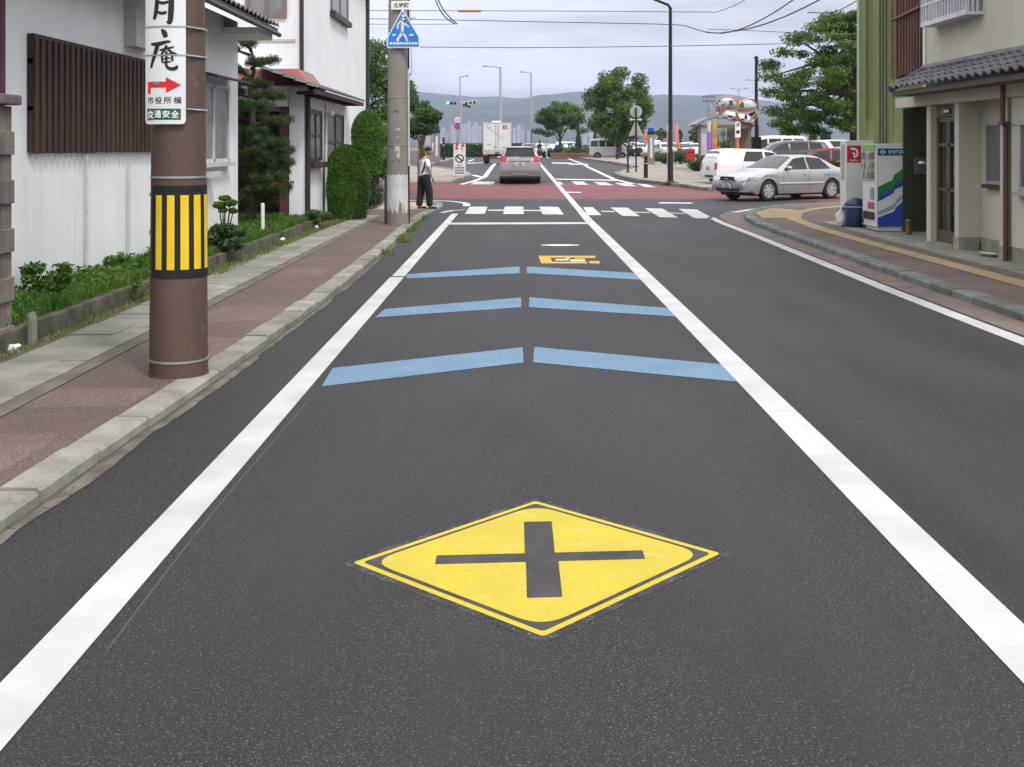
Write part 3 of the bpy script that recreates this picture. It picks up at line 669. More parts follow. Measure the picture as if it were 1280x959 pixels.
b = MB(); z0, z1, d0, d1 = 1.60, 2.70, 10.9, 15.2
b.box((-4.645, d0, z0), (-4.60, d0+.05, z1)); b.box((-4.645, d0, z1), (-4.58, d1, z1+.035)); b.box((-4.645, d0+.05, z0+.02), (-4.6, d1, z0+.06)); b.box((-4.645, d0, z1-.25), (-4.6, d1, z1-.2)); b.box((-4.645, d0, z0+.4), (-4.6, d1, z0+.44))
y_ = d0+.02
while y_ < d1: b.box((-4.615, y_, z0-.01+random.uniform(-.004, .004)), (-4.575, y_+.085, z1+.0)); y_ += .148
lt = L_(b, 'lattice_window', DWOOD)
b = MB(); b.box((-4.66, d0, z0), (-4.648+.003, d1, z1)); L_(b, 'pane', DGLASS)
# sliding window behind the pole
b = MB(); a0, a1, s0, s1 = 16.6, 18.45, 1.42, 2.62
for c in (((a0, s0), (a1, s0+.05)), ((a0, s1-.05), (a1, s1)), ((a0, s0), (a0+.05, s1)), ((a1-.05, s0), (a1, s1)), ((17.5, s0), (17.56, s1))):
    b.box((-4.65, c[0][0], c[0][1]), (-4.60, c[1][0], c[1][1]))
wf = L_(b, 'window', ALUL); b = MB(); b.box((-4.646, a0+.05, s0+.05), (-4.625, a1-.05, s1-.05)); g = b; L_(b, 'pane', GLASSG)
b = MB(); b.box((-4.65, a0-.1, s0-.07), (-4.52, a1+.06, s0)); L_(b, 'window_sill', ALUL)
b = MB(); b.add([(-4.65,a0-.15,2.78),(-4.65,a1+.15,2.78),(-4.28,a1+.15,2.70),(-4.28,a0-.15,2.70),(-4.65,a0-.15,2.74),(-4.65,a1+.15,2.74),(-4.28,a1+.15,2.67),(-4.28,a0-.15,2.67)], [(0,1,2,3),(7,6,5,4),(3,2,6,7),(0,3,7,4),(1,5,6,2)]); L_(b, 'window_hood', BROWN)
b = MB(); b.box((-4.65, 16.4, 1.2), (-4.45, 17.4, 1.28)); L_(b, 'ledge', ALUL)
b = MB(); b.box((-4.65, 13.6, 2.85), (-4.5, 14.3, 3.35)); L_(b, 'shutter_box', mat('grey_box', (.45, .45, .45), .6))
b = MB(); b.tube([(-4.6, 10.25, .2), (-4.6, 10.25, 3.6)], .035, 10); L_(b, 'downpipe', mat('plum_downpipe', (.10, .03, .06), .5))
for (px_, top, bot) in ((108.5, 186, 345), (161, 216, 328)):
    D = 4.6*FP/(643.6-px_); b = MB(); b.tube([(-4.6, D, .22), (-4.6, D, CH-(top-184)*D/FP)], .017, 8)
    if px_ > 150: b.tube([(-4.6, D, CH-(top-184)*D/FP), (-4.6, D, CH-(top-202)*D/FP)], .012, 6)
    L_(b, 'conduit', ALUL)

# ---- second left house (two storeys) with entrance bay
o2 = (-5, 30, 0)
h2 = thing('white_two_storey_house', 'tall white two storey house with brown trim and a low tiled entrance bay', 'house', o2)
def L2(b, name, m, parent=h2, **k): return L_(b, name, m, parent, o2, **k)
b = MB(); b.box((-12, 26.6, 0), (-5, 38.5, 7.4)); L2(b, 'wall', STUCCO2)
b = MB(); b.box((-12.4, 26.1, 7.4), (-4.5, 39, 7.6)); b.add([(-12.4,26.1,7.6),(-4.5,26.1,7.6),(-4.5,39,7.6),(-12.4,39,7.6),(-8.4,28.5,9.2),(-8.4,36.5,9.2)], [(0,1,4),(1,2,5,4),(2,3,5),(3,0,4,5)]); L2(b, 'roof', TILE)
b = MB(); b.tube([(-4.95, 26.56, .3), (-4.95, 26.56, 7.4)], .05, 10); L2(b, 'downpipe', BROWN)
b = MB(); b.tube([(-4.95, 38.4, .3), (-4.95, 38.4, 7.4)], .06, 10); b.box((-5.02, 38.45, 0), (-4.9, 38.6, 7.4)); L2(b, 'corner_trim', BLACKP)
b = MB(); b.box((-12, 26.57, 4.10), (-5.1, 26.6, 4.16)); L2(b, 'wall_band', CREAM)
# windows
def win_front(x0, x1, z0, z1, y, fr, parent, L, pane=GLASSG, mull=1, t=.07):
    b = MB(); b.box((x0, y-.07, z0), (x1, y, z0+t)); b.box((x0, y-.07, z1-t), (x1, y, z1)); b.box((x0, y-.07, z0+t), (x0+t, y, z1-t)); b.box((x1-t, y-.07, z0+t), (x1, y, z1-t))
    for k in range(mull): xm = x0+(x1-x0)*(k+1)/(mull+1); b.box((xm-.025, y-.06, z0+t), (xm+.025, y, z1-t))
    f = L(b, 'window', fr); b = MB(); b.box((x0+t, y-.03, z0+t), (x1-t, y-.012, z1-t)); b2 = b
    return f, b2
def win_side(xf, y0, y1, z0, z1, fr, L, t=.06, mull=1, cross=False, out_=1, pane=GLASSG, dp=.06):
    b = MB(); xa, xb = (xf, xf+dp*out_) if out_ > 0 else (xf-dp, xf)
    b.box((xa, y0, z0), (xb, y1, z0+t)); b.box((xa, y0, z1-t), (xb, y1, z1)); b.box((xa, y0, z0+t), (xb, y0+t, z1-t)); b.box((xa, y1-t, z0+t), (xb, y1, z1-t))
    for k in range(mull): ym = y0+(y1-y0)*(k+1)/(mull+1); b.box((xa, ym-.025, z0+t), (xb, ym+.025, z1-t))
    if cross: zm = (z0+z1)/2; b.box((xa, y0+t, zm-.025), (xb-.005*out_ if out_ > 0 else xb, y1-t, zm+.025))
    f = L(b, 'window', fr); g_ = MB(); xm = xf+.02*out_; g_.box((min(xm, xm+.012*out_), y0+t, z0+t), (max(xm, xm+.012*out_), y1-t, z1-t)); L(g_, 'pane', pane)
    return f
f, g_ = win_front(-6.25, -5.3, 4.66, 6.2, 26.6, mat('brown_window_frame', (.20, .15, .13), .5), h2, L2); L2(g_, 'pane', GLASSG)
win_side(-5, 31.0, 34.0, 4.66+.7, 7.0, mat('brown_window_frame', (.2, .15, .13)), L2, cross=True)
b = MB(); b.box((-5.0, 30.9, 5.2), (-4.85, 34.1, 5.34)); L2(b, 'window_sill', BROWN)
# entrance bay
b = MB(); b.box((-4.45, 22.55, .2), (-4.18, 29.0, 2.86)); b.box((-9, 24.3, .2), (-4.45, 29.0, 2.86)); b.box((-9, 22.4, 2.45), (-4.46, 24.4, 2.84)); b.box((-9, 22.55, .2), (-6.3, 24.4, 2.5)); L2(b, 'bay_wall', STUCCO2)
b = MB(); b.box((-4.63, 22.5, .2), (-4.47, 22.66, 2.8)); L2(b, 'entrance_post', mat('red_brown_post', (.10, .025, .02), .6))
b = MB(); b.box((-6.3, 24.24, .2), (-4.64, 24.295, 2.4)); L2(b, 'door', DWOOD)
b = MB(); b.box((-4.17, 22.8, .2), (-4.13, 22.92, 2.8)); L2(b, 'corner_post', BROWN)
b = MB(); b.add([(-9,21.9,2.82),(-3.95,21.9,2.82),(-3.95,23.9,2.82),(-9,23.9,2.82),(-9,22.9,3.22),(-4.35,22.9,3.22),(-9,24.6,3.22),(-4.35,24.6,3.22)], [(0,1,5,4),(1,2,7,5),(4,5,7,6),(0,4,6,3),(3,2,1,0)]); L2(b, 'red_roof', REDROOF)
b = MB(); b.tube([(-9, 21.86, 2.80), (-3.95, 21.86, 2.78)], .045, 8); L2(b, 'gutter', GREYM)
b = MB(); sl = Vector((-1, 0, .35)).normalized(); tiles_roof(b, (-3.72, 21.6, 2.75), (0, 1, 0), sl, 25, 6, amp=.03); L2(b, 'lean_to_roof', TILE)
b = MB(); b.box((-3.80, 21.6, 2.66), (-3.74, 28.3, 2.75)); b.add([(-3.8,21.6,2.70),(-3.8,28.3,2.70),(-5,28.3,3.1),(-5,21.6,3.1)], [(0,1,2,3)])
for k in range(10): y_ = 22+k*.68; b.box((-4.2, y_, 2.66), (-3.8, y_+.06, 2.73))
L2(b, 'eave_timber', DWOOD)
win_side(-4.18, 23.0, 24.5, 1.36, 2.42, BROWN, L2, cross=True, pane=GLASSG, t=.08)
b = MB(); b.box((-4.16, 22.95, 1.22), (-4.02, 24.6, 1.34)); L2(b, 'window_sill', BROWN)
win_side(-4.18, 25.1, 27.6, 1.1, 2.42, BROWN, L2, cross=True, pane=GLASSG, t=.08)
b = MB(); b.tube([(-4.1, 22.72, .2), (-4.1, 22.72, 2.7)], .04, 8); L2(b, 'downpipe', BROWN)
b = MB(); b.tube([(-4.1, 24.85, .2), (-4.1, 24.85, 2.6)], .03, 8); L2(b, 'downpipe', ALUL)
b = MB(); b.lathe([(.0, -.07), (.05, -.05), (.07, 0), (.05, .05), (0, .07)], (-3.98, 24.8, 2.38), 12); L2(b, 'globe_lamp', WHITE, smooth=True)
b = MB(); b.box((-6.0, 24.2, 1.15), (-5.85, 24.235, 1.35)); L2(b, 'notice', WHITE)

# ---- garden wall (low)
gw = MB(); y_ = 3.0
while y_ < 22.8:
    if not (18.8 < y_ < 19.2):
        hh = .23+random.uniform(-.006, .006); gw.bevbox((-4.04, y_, .0), (-3.90, y_+.385, hh), .01)
    y_ += .39
o = gw.build('garden_wall', mat('mossy_block', (.13, .115, .09), .95, c2=(.05, .06, .025), ns=5, det=7, bump=.9, bs=30, isl=.25)); tag(o, 'low mossy block wall edging the garden bed on the left', 'wall')
# tall block pillar wall at the far left edge
t_ = thing('block_wall', 'tall weathered concrete block wall ending at the left edge of the photo', 'wall', (-3.9, 9, 0))
b = MB(); blk = mat('grey_block', (.20, .175, .15), .95, c2=(.12, .10, .085), ns=2.5, det=7, bump=.8, bs=30, isl=.2, streak=((.05, .045, .04), .6))
for k in range(10):
    z0 = .07+k*.19; inset = .0 if k % 2 == 0 else .03
    for q in range(4): b.bevbox((-4.12-inset, 7.4+.4*q, z0), (-3.93-inset, 7.79+.4*q, z0+.183), .006)
for q in range(4): b.box((-4.10, 7.4+.4*q, .07), (-3.955, 7.79+.4*q, 1.97))
L_(b, 'blocks', blk, t_, (-3.9, 9, 0))
b = MB(); b.bevbox((-4.16, 7.35, 1.98), (-3.90, 9.06, 2.06), .015); L_(b, 'coping', blk, t_, (-3.9, 9, 0))
b = MB(); b.tube([(-3.84, 9.1, .05), (-3.84, 9.1, .28), (-3.86, 9.1, .33)], .04, 10); o = b.build('drain_pipe_stub', mat('old_grey_pipe', (.2, .19, .17), .8)); tag(o, 'short grey pipe stub at the foot of the block wall', 'pipe')

# ============================================================ BUILDINGS RIGHT
o3 = (6.9, 16, 0)
h3 = thing('cream_house', 'cream plastered house with dark tiled canopy over a brown door on the right', 'house', o3)
def L3(b, name, m, parent=h3, **k): return L_(b, name, m, parent, o3, **k)
FX = 6.75
b = MB(); b.box((6.95, 8, 2.88), (14, 19.35, 7.5)); L3(b, 'upper_wall', CREAM)
b = MB()
b.box((FX+.36, 8, .28), (FX+.5, 18.7, 2.5))             # recessed back wall
b.box((FX, 17.4, .28), (FX+.36, 17.56, 2.34))           # jamb by the door (pillar)
b.box((FX+.002, 15.68, .28), (FX+.36, 15.92, 2.34)); 
b.box((FX, 8, .30), (FX+.36, 15.55, 2.34))              # near wall
b.box((FX, 18.58, .1), (FX+.7, 18.76, 2.34))            # door far post
L3(b, 'wall', CREAM)
b = MB(); b.box((FX-.012, 8, .08), (FX+.36, 15.5, .30)); b.box((FX-.01, 15.66, .08), (FX+.36, 15.94, .28)); b.box((FX-.012, 17.38, .08), (FX+.3, 17.58, .28)); b.box((FX+.34, 15.9, .08), (FX+.5, 17.4, .28)); L3(b, 'plinth', CREAMB)
b = MB(); b.box((FX-.06, 8, 2.33), (FX+.12, 20.1, 2.50)); L3(b, 'lintel_beam', CREAM)
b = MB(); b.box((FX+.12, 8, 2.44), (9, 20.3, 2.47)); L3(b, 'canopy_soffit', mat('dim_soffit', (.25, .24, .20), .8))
b = MB(); b.box((6.34, 8, 2.50), (6.72, 19.2, 2.54)); b.box((6.32, 8, 2.50), (6.36, 19.2, 2.58)); L3(b, 'fascia', mat('brown_fascia', (.12, .085, .075), .7))
b = MB(); sl = Vector((1, 0, .48)).normalized(); tiles_roof(b, (6.24, 8, 2.59), (0, 1, 0), sl, 41, 4, pitch=.27, row=.22, amp=.045)
b.tube([(6.26, 19.1, 2.62), (6.9, 19.3, 2.95)], .06, 10); b.tube([(6.92, 8, 2.98), (6.92, 19.35, 2.98)], .06, 10)
L3(b, 'canopy_roof', TILE)
b = MB(); b.tube([(6.66, 15.62, 2.5), (6.66, 15.62, 2.0), (6.70, 15.62, 1.93), (6.70, 15.62, .1)], .036, 10); b.box((6.62, 15.55, 1.95), (6.72, 15.69, 2.0)); L3(b, 'downpipe', mat('plum_brown_pipe', (.10, .045, .05), .5))
# door
b = MB(); b.box((FX+.10, 17.58, .12), (FX+.14, 17.66, 2.1)); b.box((FX+.10, 18.5, .12), (FX+.14, 18.58, 2.1)); b.box((FX+.10, 17.58, 2.05), (FX+.14, 18.58, 2.13)); b.box((FX+.10, 17.66, 1.66), (FX+.14, 18.5, 1.71)); b.box((FX+.10, 17.66, .12), (FX+.14, 18.5, .32)); b.box((FX+.10, 18.02, .32), (FX+.14, 18.1, 2.05)); b.box((FX+.10, 17.66, .95), (FX+.135, 18.5, 1.0))
dr = L3(b, 'door', mat('dark_door_frame', (.085, .06, .05), .5)); 
b = MB(); b.box((FX+.13, 17.64, .3), (FX+.15, 18.52, 2.06)); L3(b, 'door_glass', DGLASS)
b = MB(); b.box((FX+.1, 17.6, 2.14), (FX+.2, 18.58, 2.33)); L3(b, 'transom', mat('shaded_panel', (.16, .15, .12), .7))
b = MB(); b.box((FX+.075, 17.95, 2.18), (FX+.1, 18.25, 2.26)); L3(b, 'nameplate', BROWN); 
b = MB(); b.box((FX+.068, 18.0, 2.20), (FX+.074, 18.09, 2.24)); b.box((FX+.068, 18.11, 2.2), (FX+.074, 18.2, 2.24)); L3(b, 'nameplate_marks', WHITE)
b = MB(); b.box((FX-.05, 17.6, .09), (FX+.5, 18.58, .125)); L3(b, 'doorstep', CONC)
win_side(FX+.36, 15.95, 17.15, 1.10, 2.02, ALU, L3, out_=-1, pane=GLASS, mull=1, t=.05)
b = MB(); b.box((FX+.26, 15.94, 1.04), (FX+.36, 17.2, 1.095)); L3(b, 'window_sill', BROWN)
win_side(FX, 12.6, 15.2, 1.06, 2.0, ALU, L3, out_=-1, pane=GLASS, mull=2, t=.06)
b = MB(); b.box((FX-.10, 12.5, 1.0), (FX-.0, 15.3, 1.055)); L3(b, 'window_sill', ALU)
# cable on wall, hooks
b = MB(); b.tube([(FX-.02, 15.5, 1.97), (FX-.03, 15.0, 1.90), (FX-.03, 14.2, 1.96), (FX-.03, 13, 2.05)], .008, 6); L3(b, 'wall_cable', ALU)
b = MB(); b.tube([(6.93, 19.35, 2.9), (6.93, 19.35, 7.4)], .025, 6); L3(b, 'corner_bead', WHITE)
# upper window with aluminium grille
b = MB(); b.box((6.93, 17.0, 3.7), (6.96, 18.75, 5.0)); g_ = L3(b, 'upper_window', GLASSG)
b = MB()
for zz in (3.66, 3.95, 4.9): b.box((6.68, 16.95, zz), (6.71, 18.85, zz+.035))
b.box((6.68, 16.95, 3.62), (6.95, 18.85, 3.66))
for k in range(17): yk = 16.97+k*.115; b.box((6.682, yk, 3.66), (6.704, yk+.028, 4.9))
for k in range(3): b.box((6.71+.07*k, 18.82, 3.66), (6.73+.07*k, 18.85, 4.9)); b.box((6.71+.07*k, 16.95, 3.66), (6.73+.07*k, 16.98, 4.9))
L3(b, 'window_grille', ALUL)
b = MB(); b.box((6.95, 19.36, 2.5), (9.6, 19.5, 7.5)); L3(b, 'side_wall', CREAM)
# ---- green building
o4 = (7.2, 22, 0)
h4 = thing('green_building', 'moss green sided building with vertical pipes at the street corner on the right', 'building', o4)
def L4(b, name, m, parent=h4, **k): return L_(b, name, m, parent, o4, **k)
b = MB(); b.box((7.15, 21.1, .05), (14, 23.8, 9)); b.box((7.15, 19.5, 2.5), (14, 21.1, 9)); 
for k in range(3): b.box((7.138, 21.6+k*.8, .3), (7.15, 21.615+k*.8, 9))
L4(b, 'wall', GREEN)
b = MB(); b.box((7.16, 21.06, .06), (9.7, 21.098, 2.5)); b.box((9.6, 18.7, .05), (9.7, 21.06, 2.5)); L4(b, 'passage_wall', mat('passage_shade_tone', (.022, .028, .014), .85, c2=(.035, .045, .02), ns=2))  # deep shade of the passage is put into this dark wall colour
b = MB(); b.box((7.12, 23.68, .05), (7.16, 23.82, 9)); L4(b, 'corner_trim', mat('pale_green_trim', (.42, .45, .33), .6))
pcols = [mat('pipe_green', (.16, .2, .07), .6), mat('pipe_dark', (.06, .06, .05), .6)]
for (px_, z0, r_, mi, x_) in ((1083, 2.2, .035, 0, 7.08), (1100, .2, .016, 1, 7.1), (1103.5, .2, .016, 1, 7.1), (1108, 1.7, .013, 1, 7.11)):
    D = x_*FP/(px_-643.6); b = MB(); b.tube([(x_, D, z0), (x_, D, 8.8)], r_, 8); L4(b, 'wall_pipe', pcols[mi])
b = MB(); b.tube([(7.10, 22.6, 1.72), (7.10, 22.0, 1.72), (7.10, 21.6, 1.68), (7.10, 21.16, 1.66)], .018, 8); L4(b, 'wall_cable', pcols[1])
b = MB(); b.box((7.35, 20.95, 1.15), (7.6, 21.055, 1.45)); L4(b, 'meter_box', mat('dark_grey_box', (.10, .10, .09), .6))
b = MB(); b.lathe([(.0, -.02), (.07, -.02), (.075, 0), (.05, .03), (0, .04)], (7.42, 20.85, 1.36), 14); L4(b, 'dish_lamp', ALUL)
# rusty balcony box between
b = MB(); b.box((6.98, 19.6, 2.95), (7.14, 20.75, 4.95)); 
for k in range(8): b.box((6.95, 19.62+.145*k, 2.95), (6.985, 19.69+.145*k, 4.95))
o = L4(b, 'balcony_screen', RUST)
b = MB(); b.tube([(6.93, 21.0, 2.9), (6.93, 21.0, 5.0), (6.93, 19.6, 5.05)], .03, 8); b.tube([(6.93, 21.0, 3.98), (6.93, 19.55, 4.05)], .03, 8); b.box((6.93, 20.8, 2.9), (7.15, 21.0, 5.0)); L4(b, 'balcony_rail', mat('rust_rail', (.16, .09, .05), .7))

# ============================================================ VENDING MACHINES
def vending(name, label, x0, y0, dx, dy, h, zb):
    return thing(name, label, 'vending machine', (x0, y0, zb))
zb = HR+.012
v1 = vending('vending_machine', 'white drinks vending machine with green and blue stripes on its side panel', 6.66, 21.1, .55, .82, 1.6, zb)
W1, D1, H1 = .56, .82, 1.61
b = MB(); b.bevbox((0, 0, .07), (W1, D1, H1), .012); b.box((.05, .04, .0), (W1-.04, D1-.04, .08)); b.build('cabinet', WHITEM, v1)
def side(u, v): return Vector((u*W1, -.004, v*H1))   # camera facing side, u 0..1, v 0..1
def side2(u, v): return Vector((u*W1, -.007, v*H1))
def side3(u, v): return Vector((u*W1, -.010, v*H1))
b = MB()
poly_map(b, [(.10,.0+.06),(.985,.06),(.985,.375),(.64,.26),(.62,.20),(.10,.16)][:0] or [(.06,.05),(.97,.05),(.97,.36),(.66,.275),(.60,.225),(.06,.155)], side, 0)
poly_map(b, [(.06,.32),(.97,.535+.0),(.97,.60),(.06,.405)][:0] or [(.06,.335),(.56,.43),(.62,.475),(.97,.53),(.97,.62),(.62,.53),(.56,.48),(.06,.40)], side, 0)
poly_map(b, [(.06,.40),(.56,.48),(.62,.53),(.97,.62),(.97,.73),(.60,.645),(.54,.585),(.06,.505)], side, 1)
poly_map(b, [(.06,.183),(.60,.262),(.66,.318),(.97,.402),(.97,.412),(.66,.328),(.60,.272),(.06,.193)], side, 2)
poly_map(b, [(.06,.208),(.60,.287),(.66,.343),(.97,.427),(.97,.437),(.66,.353),(.60,.297),(.06,.218)], side, 2)
poly_map(b, [(.06,.865),(.97,.865),(.97,.945),(.06,.945)], side, 2)
b.build('side_stripes', [DBLU, MGRN, NAVY], v1)
b = MB(); text_fit(b, '伊藤園', side2, .50, .052, .64, .905, 0, .012)
poly_map(b, [(.10,.905),(.22,.935),(.34,.905),(.22,.875)], side2, 0); poly_map(b, [(.17,.905),(.22,.92),(.27,.905),(.22,.89)], side3, 1)
b.build('side_lettering', [mat('pale_cyan_lettering', (.5, .75, .8), .5), NAVY], v1)
# front (faces the road, -X)
b = MB(); b.box((-.012, .06, .92), (-.001, D1-.06, 1.52)); b.build('display_window', mat('pale_display', (.4, .42, .4), .2), v1)
cols = [mat('can_%s' % n, c, .4) for n, c in (('green', (.16, .26, .12)), ('amber', (.36, .28, .15)), ('red', (.34, .13, .12)), ('white', (.5, .5, .48)), ('blue', (.16, .2, .3)))]
for k in range(3):
    b = MB()
    for q in range(8): b.lathe([(.001, 0), (.032, 0), (.032, .11), (.02, .14), (.001, .14)], (-.035, .13+.08*q, .96+.18*k), 8, m=random.randrange(5))
    b.build('drink_row', cols, v1)
b = MB(); 
for k in range(3): b.box((-.03, .07, .93+.18*k), (-.012, D1-.07, .955+.18*k))
b.build('shelf_strip', WHITEM, v1)
b = MB(); b.box((-.02, .08, .2), (-.001, D1-.1, .34)); b.build('pickup_flap', BLACKP, v1)
b = MB(); b.box((-.018, .1, .58), (-.001, .3, .8)); b.build('coin_panel', mat('coin_grey', (.25, .26, .28), .4), v1)
b = MB(); b.box((-.016, .1, .40), (-.001, .45, .52)); b.build('red_notice', mat('dull_red', (.35, .08, .10), .5), v1)
b = MB(); b.box((-.02, .02, 1.5), (.0-.001, D1-.02, 1.6)); b.build('green_header', mat('leafy_green', (.2, .42, .08), .5), v1)
v2 = vending('vending_machine', 'white drinks vending machine with a red square logo on its side, behind the blue bin', 6.6, 22.8, .6, .8, 1.7, zb)
W2, D2, H2 = .6, .42, 1.68
b = MB(); b.bevbox((0, 0, .07), (W2, D2, H2), .012); b.box((.04, .04, 0), (W2-.04, D2-.04, .08)); b.build('cabinet', WHITEM, v2)
def s2(u, v): return Vector((.022+u*.275, -.004, 1.24+v*.34))
def s2b(u, v): return Vector((.022+u*.275, -.007, 1.24+v*.34))
b = MB(); poly_map(b, [(0,0),(1,0),(1,1),(0,1)], s2, 0); b.build('red_panel', mat('logo_red', (.52, .01, .03), .45), v2)
b = MB()
arc_o = disc(.30, 18, -math.pi/2, math.pi/2, .50, .56); arc_i = disc(.19, 18, -math.pi/2, math.pi/2, .50, .56)
b.add([s2b(x, y) for x, y in arc_o]+[s2b(x, y) for x, y in arc_i], [(i, i+1, i+20, i+19) for i in range(18)])
poly_map(b, [(.22,.86),(.22,.80),(.30,.75),(.50,.75),(.50,.86)], s2b); poly_map(b, [(.34,.64),(.34,.58),(.56,.58),(.56,.34),(.46,.30),(.46,.48),(.40,.52)][::1], s2b)
text_fit(b, 'DyDo', s2b, .62, .12, .5, .12, 0, .02); b.build('panel_logo', WHITE, v2)
b = MB(); b.box((-.012, .1, .9), (-.001, D2-.1, 1.6)); b.build('display_window', mat('pale_display', (.4, .42, .4), .2), v2)
b = MB(); b.box((-.02, .08, .2), (-.001, D2-.1, .34)); b.build('pickup_flap', BLACKP, v2)
# bin
x_, y_ = 6.60, 22.2
t_ = thing('waste_bin', 'dark blue round waste bin with domed lid in front of the vending machines', 'bin', (x_, y_, zb))
b = MB(); b.lathe([(.165, 0), (.17, .02), (.19, .40), (.185, .42)], (0, 0, 0), 28); b.build('bin_body', mat('navy_plastic', (.01, .025, .10), .35), t_, smooth=True)
b = MB(); b.lathe([(.20, .40), (.205, .43), (.19, .47), (.15, .53), (.08, .565), (.001, .57)], (0, 0, 0), 28); b.build('lid', mat('navy_lid', (.015, .03, .09), .3), t_, smooth=True)
b = MB(); b.tube([(.0, 0, 0), (0, 0, .001)], .001, 3) if False else None
b = MB(); b.lathe([(.207, .385), (.207, .405)], (0, 0, 0), 28); b.build('rim_band', mat('pale_blue_rim', (.35, .45, .65), .3), t_)
# bag + plant + small amber item
def blob(seed, rx, ry, rz, amp=.15, n=3):
    bm = bmesh.new(); bmesh.ops.create_icosphere(bm, subdivisions=n, radius=1)
    for v in bm.verts:
        k = 1+amp*mnoise.fractal(v.co*1.6+Vector((seed, 0, 0)), 1, 2, 4); v.co = Vector((v.co.x*rx*k, v.co.y*ry*k, v.co.z*rz*k))
    bm.verts.index_update(); r = ([v.co.copy() for v in bm.verts], [[v.index for v in f.verts] for f in bm.faces]); bm.free(); return r
vs, fs = blob(3, .11, .12, .17, .3); b = MB(); b.add([v+Vector((0, 0, .15)) for v in vs], fs); b.tube([(0, 0, .28), (.01, 0, .36), (.04, 0, .40)], [.03, .02, .035], 8)
o = b.build('rubbish_bag', mat('white_plastic_bag', (.62, .62, .60), .35), smooth=True, loc=(6.37, 22.35, zb)); tag(o, 'knotted white rubbish bag leaning against the blue bin', 'bag')
rsn = np.random.RandomState(4)
t_ = thing('potted_weed', 'small bright green weed sprouting between the blue bin and the vending machine', 'plant', (6.70, 21.85, zb))
p_, d_ = clump_pts(rsn, [(0, 0, .16, .08, .08, .14)], 90, .2); leaf_mesh('leaves', p_, d_, .03, LEAF_Y, t_, 1)
b = MB(); b.tube([(0, 0, 0), (.01, 0, .2)], .006, 5); b.build('stem', BARK, t_)
t_ = thing('small_lantern', 'small dull amber lantern standing in the dark alcove beside the vending machine', 'lantern', (7.02, 20.4, zb))
b = MB(); b.lathe([(.06, 0), (.065, .02), (.05, .03), (.05, .20), (.065, .22), (.03, .26), (.001, .27)], (0, 0, 0), 14); b.build('lantern_body', mat('amber_paint', (.16, .085, .02), .6), t_)
b = MB(); b.lathe([(.067, .205), (.067, .225)], (0, 0, 0), 14); b.build('lantern_rim', BROWN, t_)
t_ = thing('stone_tray', 'pale flat tray lying on the ground at the foot of the cream house', 'tray', (6.78, 16.4, HR+.012)); b = MB(); b.lathe([(.12, 0), (.17, .03), (.155, .03), (.11, .012), (.001, .012)], (0, 0, 0), 24, M=Matrix.Diagonal((.6, 1.4, 1, 1))); b.build('tray', mat('pale_tray', (.5, .49, .44), .6), t_)
# ============================================================ POLES AND SIGNS
# ---- near brown pole
PX, PY = -2.356, 8.02
def pr(z): return .200-.0090*max(z, 0)
bp = thing('utility_pole', 'thick brown painted utility pole standing on the kerb at the left, with shop sign', 'utility pole', (PX, PY, H-.01))
b = MB(); b.lathe([(pr(z), z) for z in (0, .12, .5, 1, 2, 3, 4, 6, 8)], (0, 0, 0), 40); b.lathe([(.206, 0), (.206, .012)], (0, 0, 0), 40); b.build('shaft', POLEB, bp, smooth=True)
z_off = H-.01
def cylf(R_, a_c, zc, dz=0.):   # sign coords: u metres to the right, v metres up
    def f(u, v):
        z = zc+v; r = pr(z)+R_
        a = a_c+u/r; return Vector((math.sin(a)*r, -math.cos(a)*r, z))
    return f
def bandz(z, r_=.006, name='steel_band'):
    b = MB(); 
    P = [[Vector((math.sin(t)*(pr(zz)+o_), -math.cos(t)*(pr(zz)+o_), zz)) for t in [2*math.pi*k/40 for k in range(40)]] for zz, o_ in ((z-.008, 0), (z-.007, r_), (z+.007, r_), (z+.008, 0))]
    b.grid(P, closed=True); return b.build(name, STEEL, bp)
for py_ in (222, 453.5):
    bandz(CH-(py_-184)*7.85/FP-z_off)
# reflector sheet
rf_ = cylf(.004, 0, 0)
zT, zB = CH-(232-184)*7.86/FP-z_off, CH-(348-184)*7.86/FP-z_off
b = MB(); rr = .19
a0, a1 = R(-50), R(100)
b.grid([[Vector((math.sin(a0+(a1-a0)*i/30)*(pr(z)+.004), -math.cos(a0+(a1-a0)*i/30)*(pr(z)+.004), z)) for i in range(31)] for z in [zB+(zT-zB)*j/6 for j in range(7)]])
sh_ = b.build('reflector_sheet', BLACK, bp, smooth=True)
b = MB(); yT, yB = CH-(244-184)*7.86/FP-z_off, CH-(337-184)*7.86/FP-z_off
for (s0, s1) in ((-34, -18.5), (-7, 8), (19.5, 36), (47, 64), (76, 92)):
    b.grid([[Vector((math.sin(R(s0+(s1-s0)*i/4))*(pr(z)+.0065), -math.cos(R(s0+(s1-s0)*i/4))*(pr(z)+.0065), z)) for i in range(5)] for z in (yB, yT)])
b.build('yellow_stripes', YEL, bp)
for py_ in (243, 291, 338):
    z = CH-(py_-184)*7.86/FP-z_off
    b = MB(); P = [[Vector((math.sin(R(-90+42*i/8))*(pr(zz)+.009), -math.cos(R(-90+42*i/8))*(pr(zz)+.009), zz-.004*i*.5)) for i in range(9)] for zz in (z-.006, z+.006)]; b.grid(P)
    b.build('strap_end', STEEL, bp)
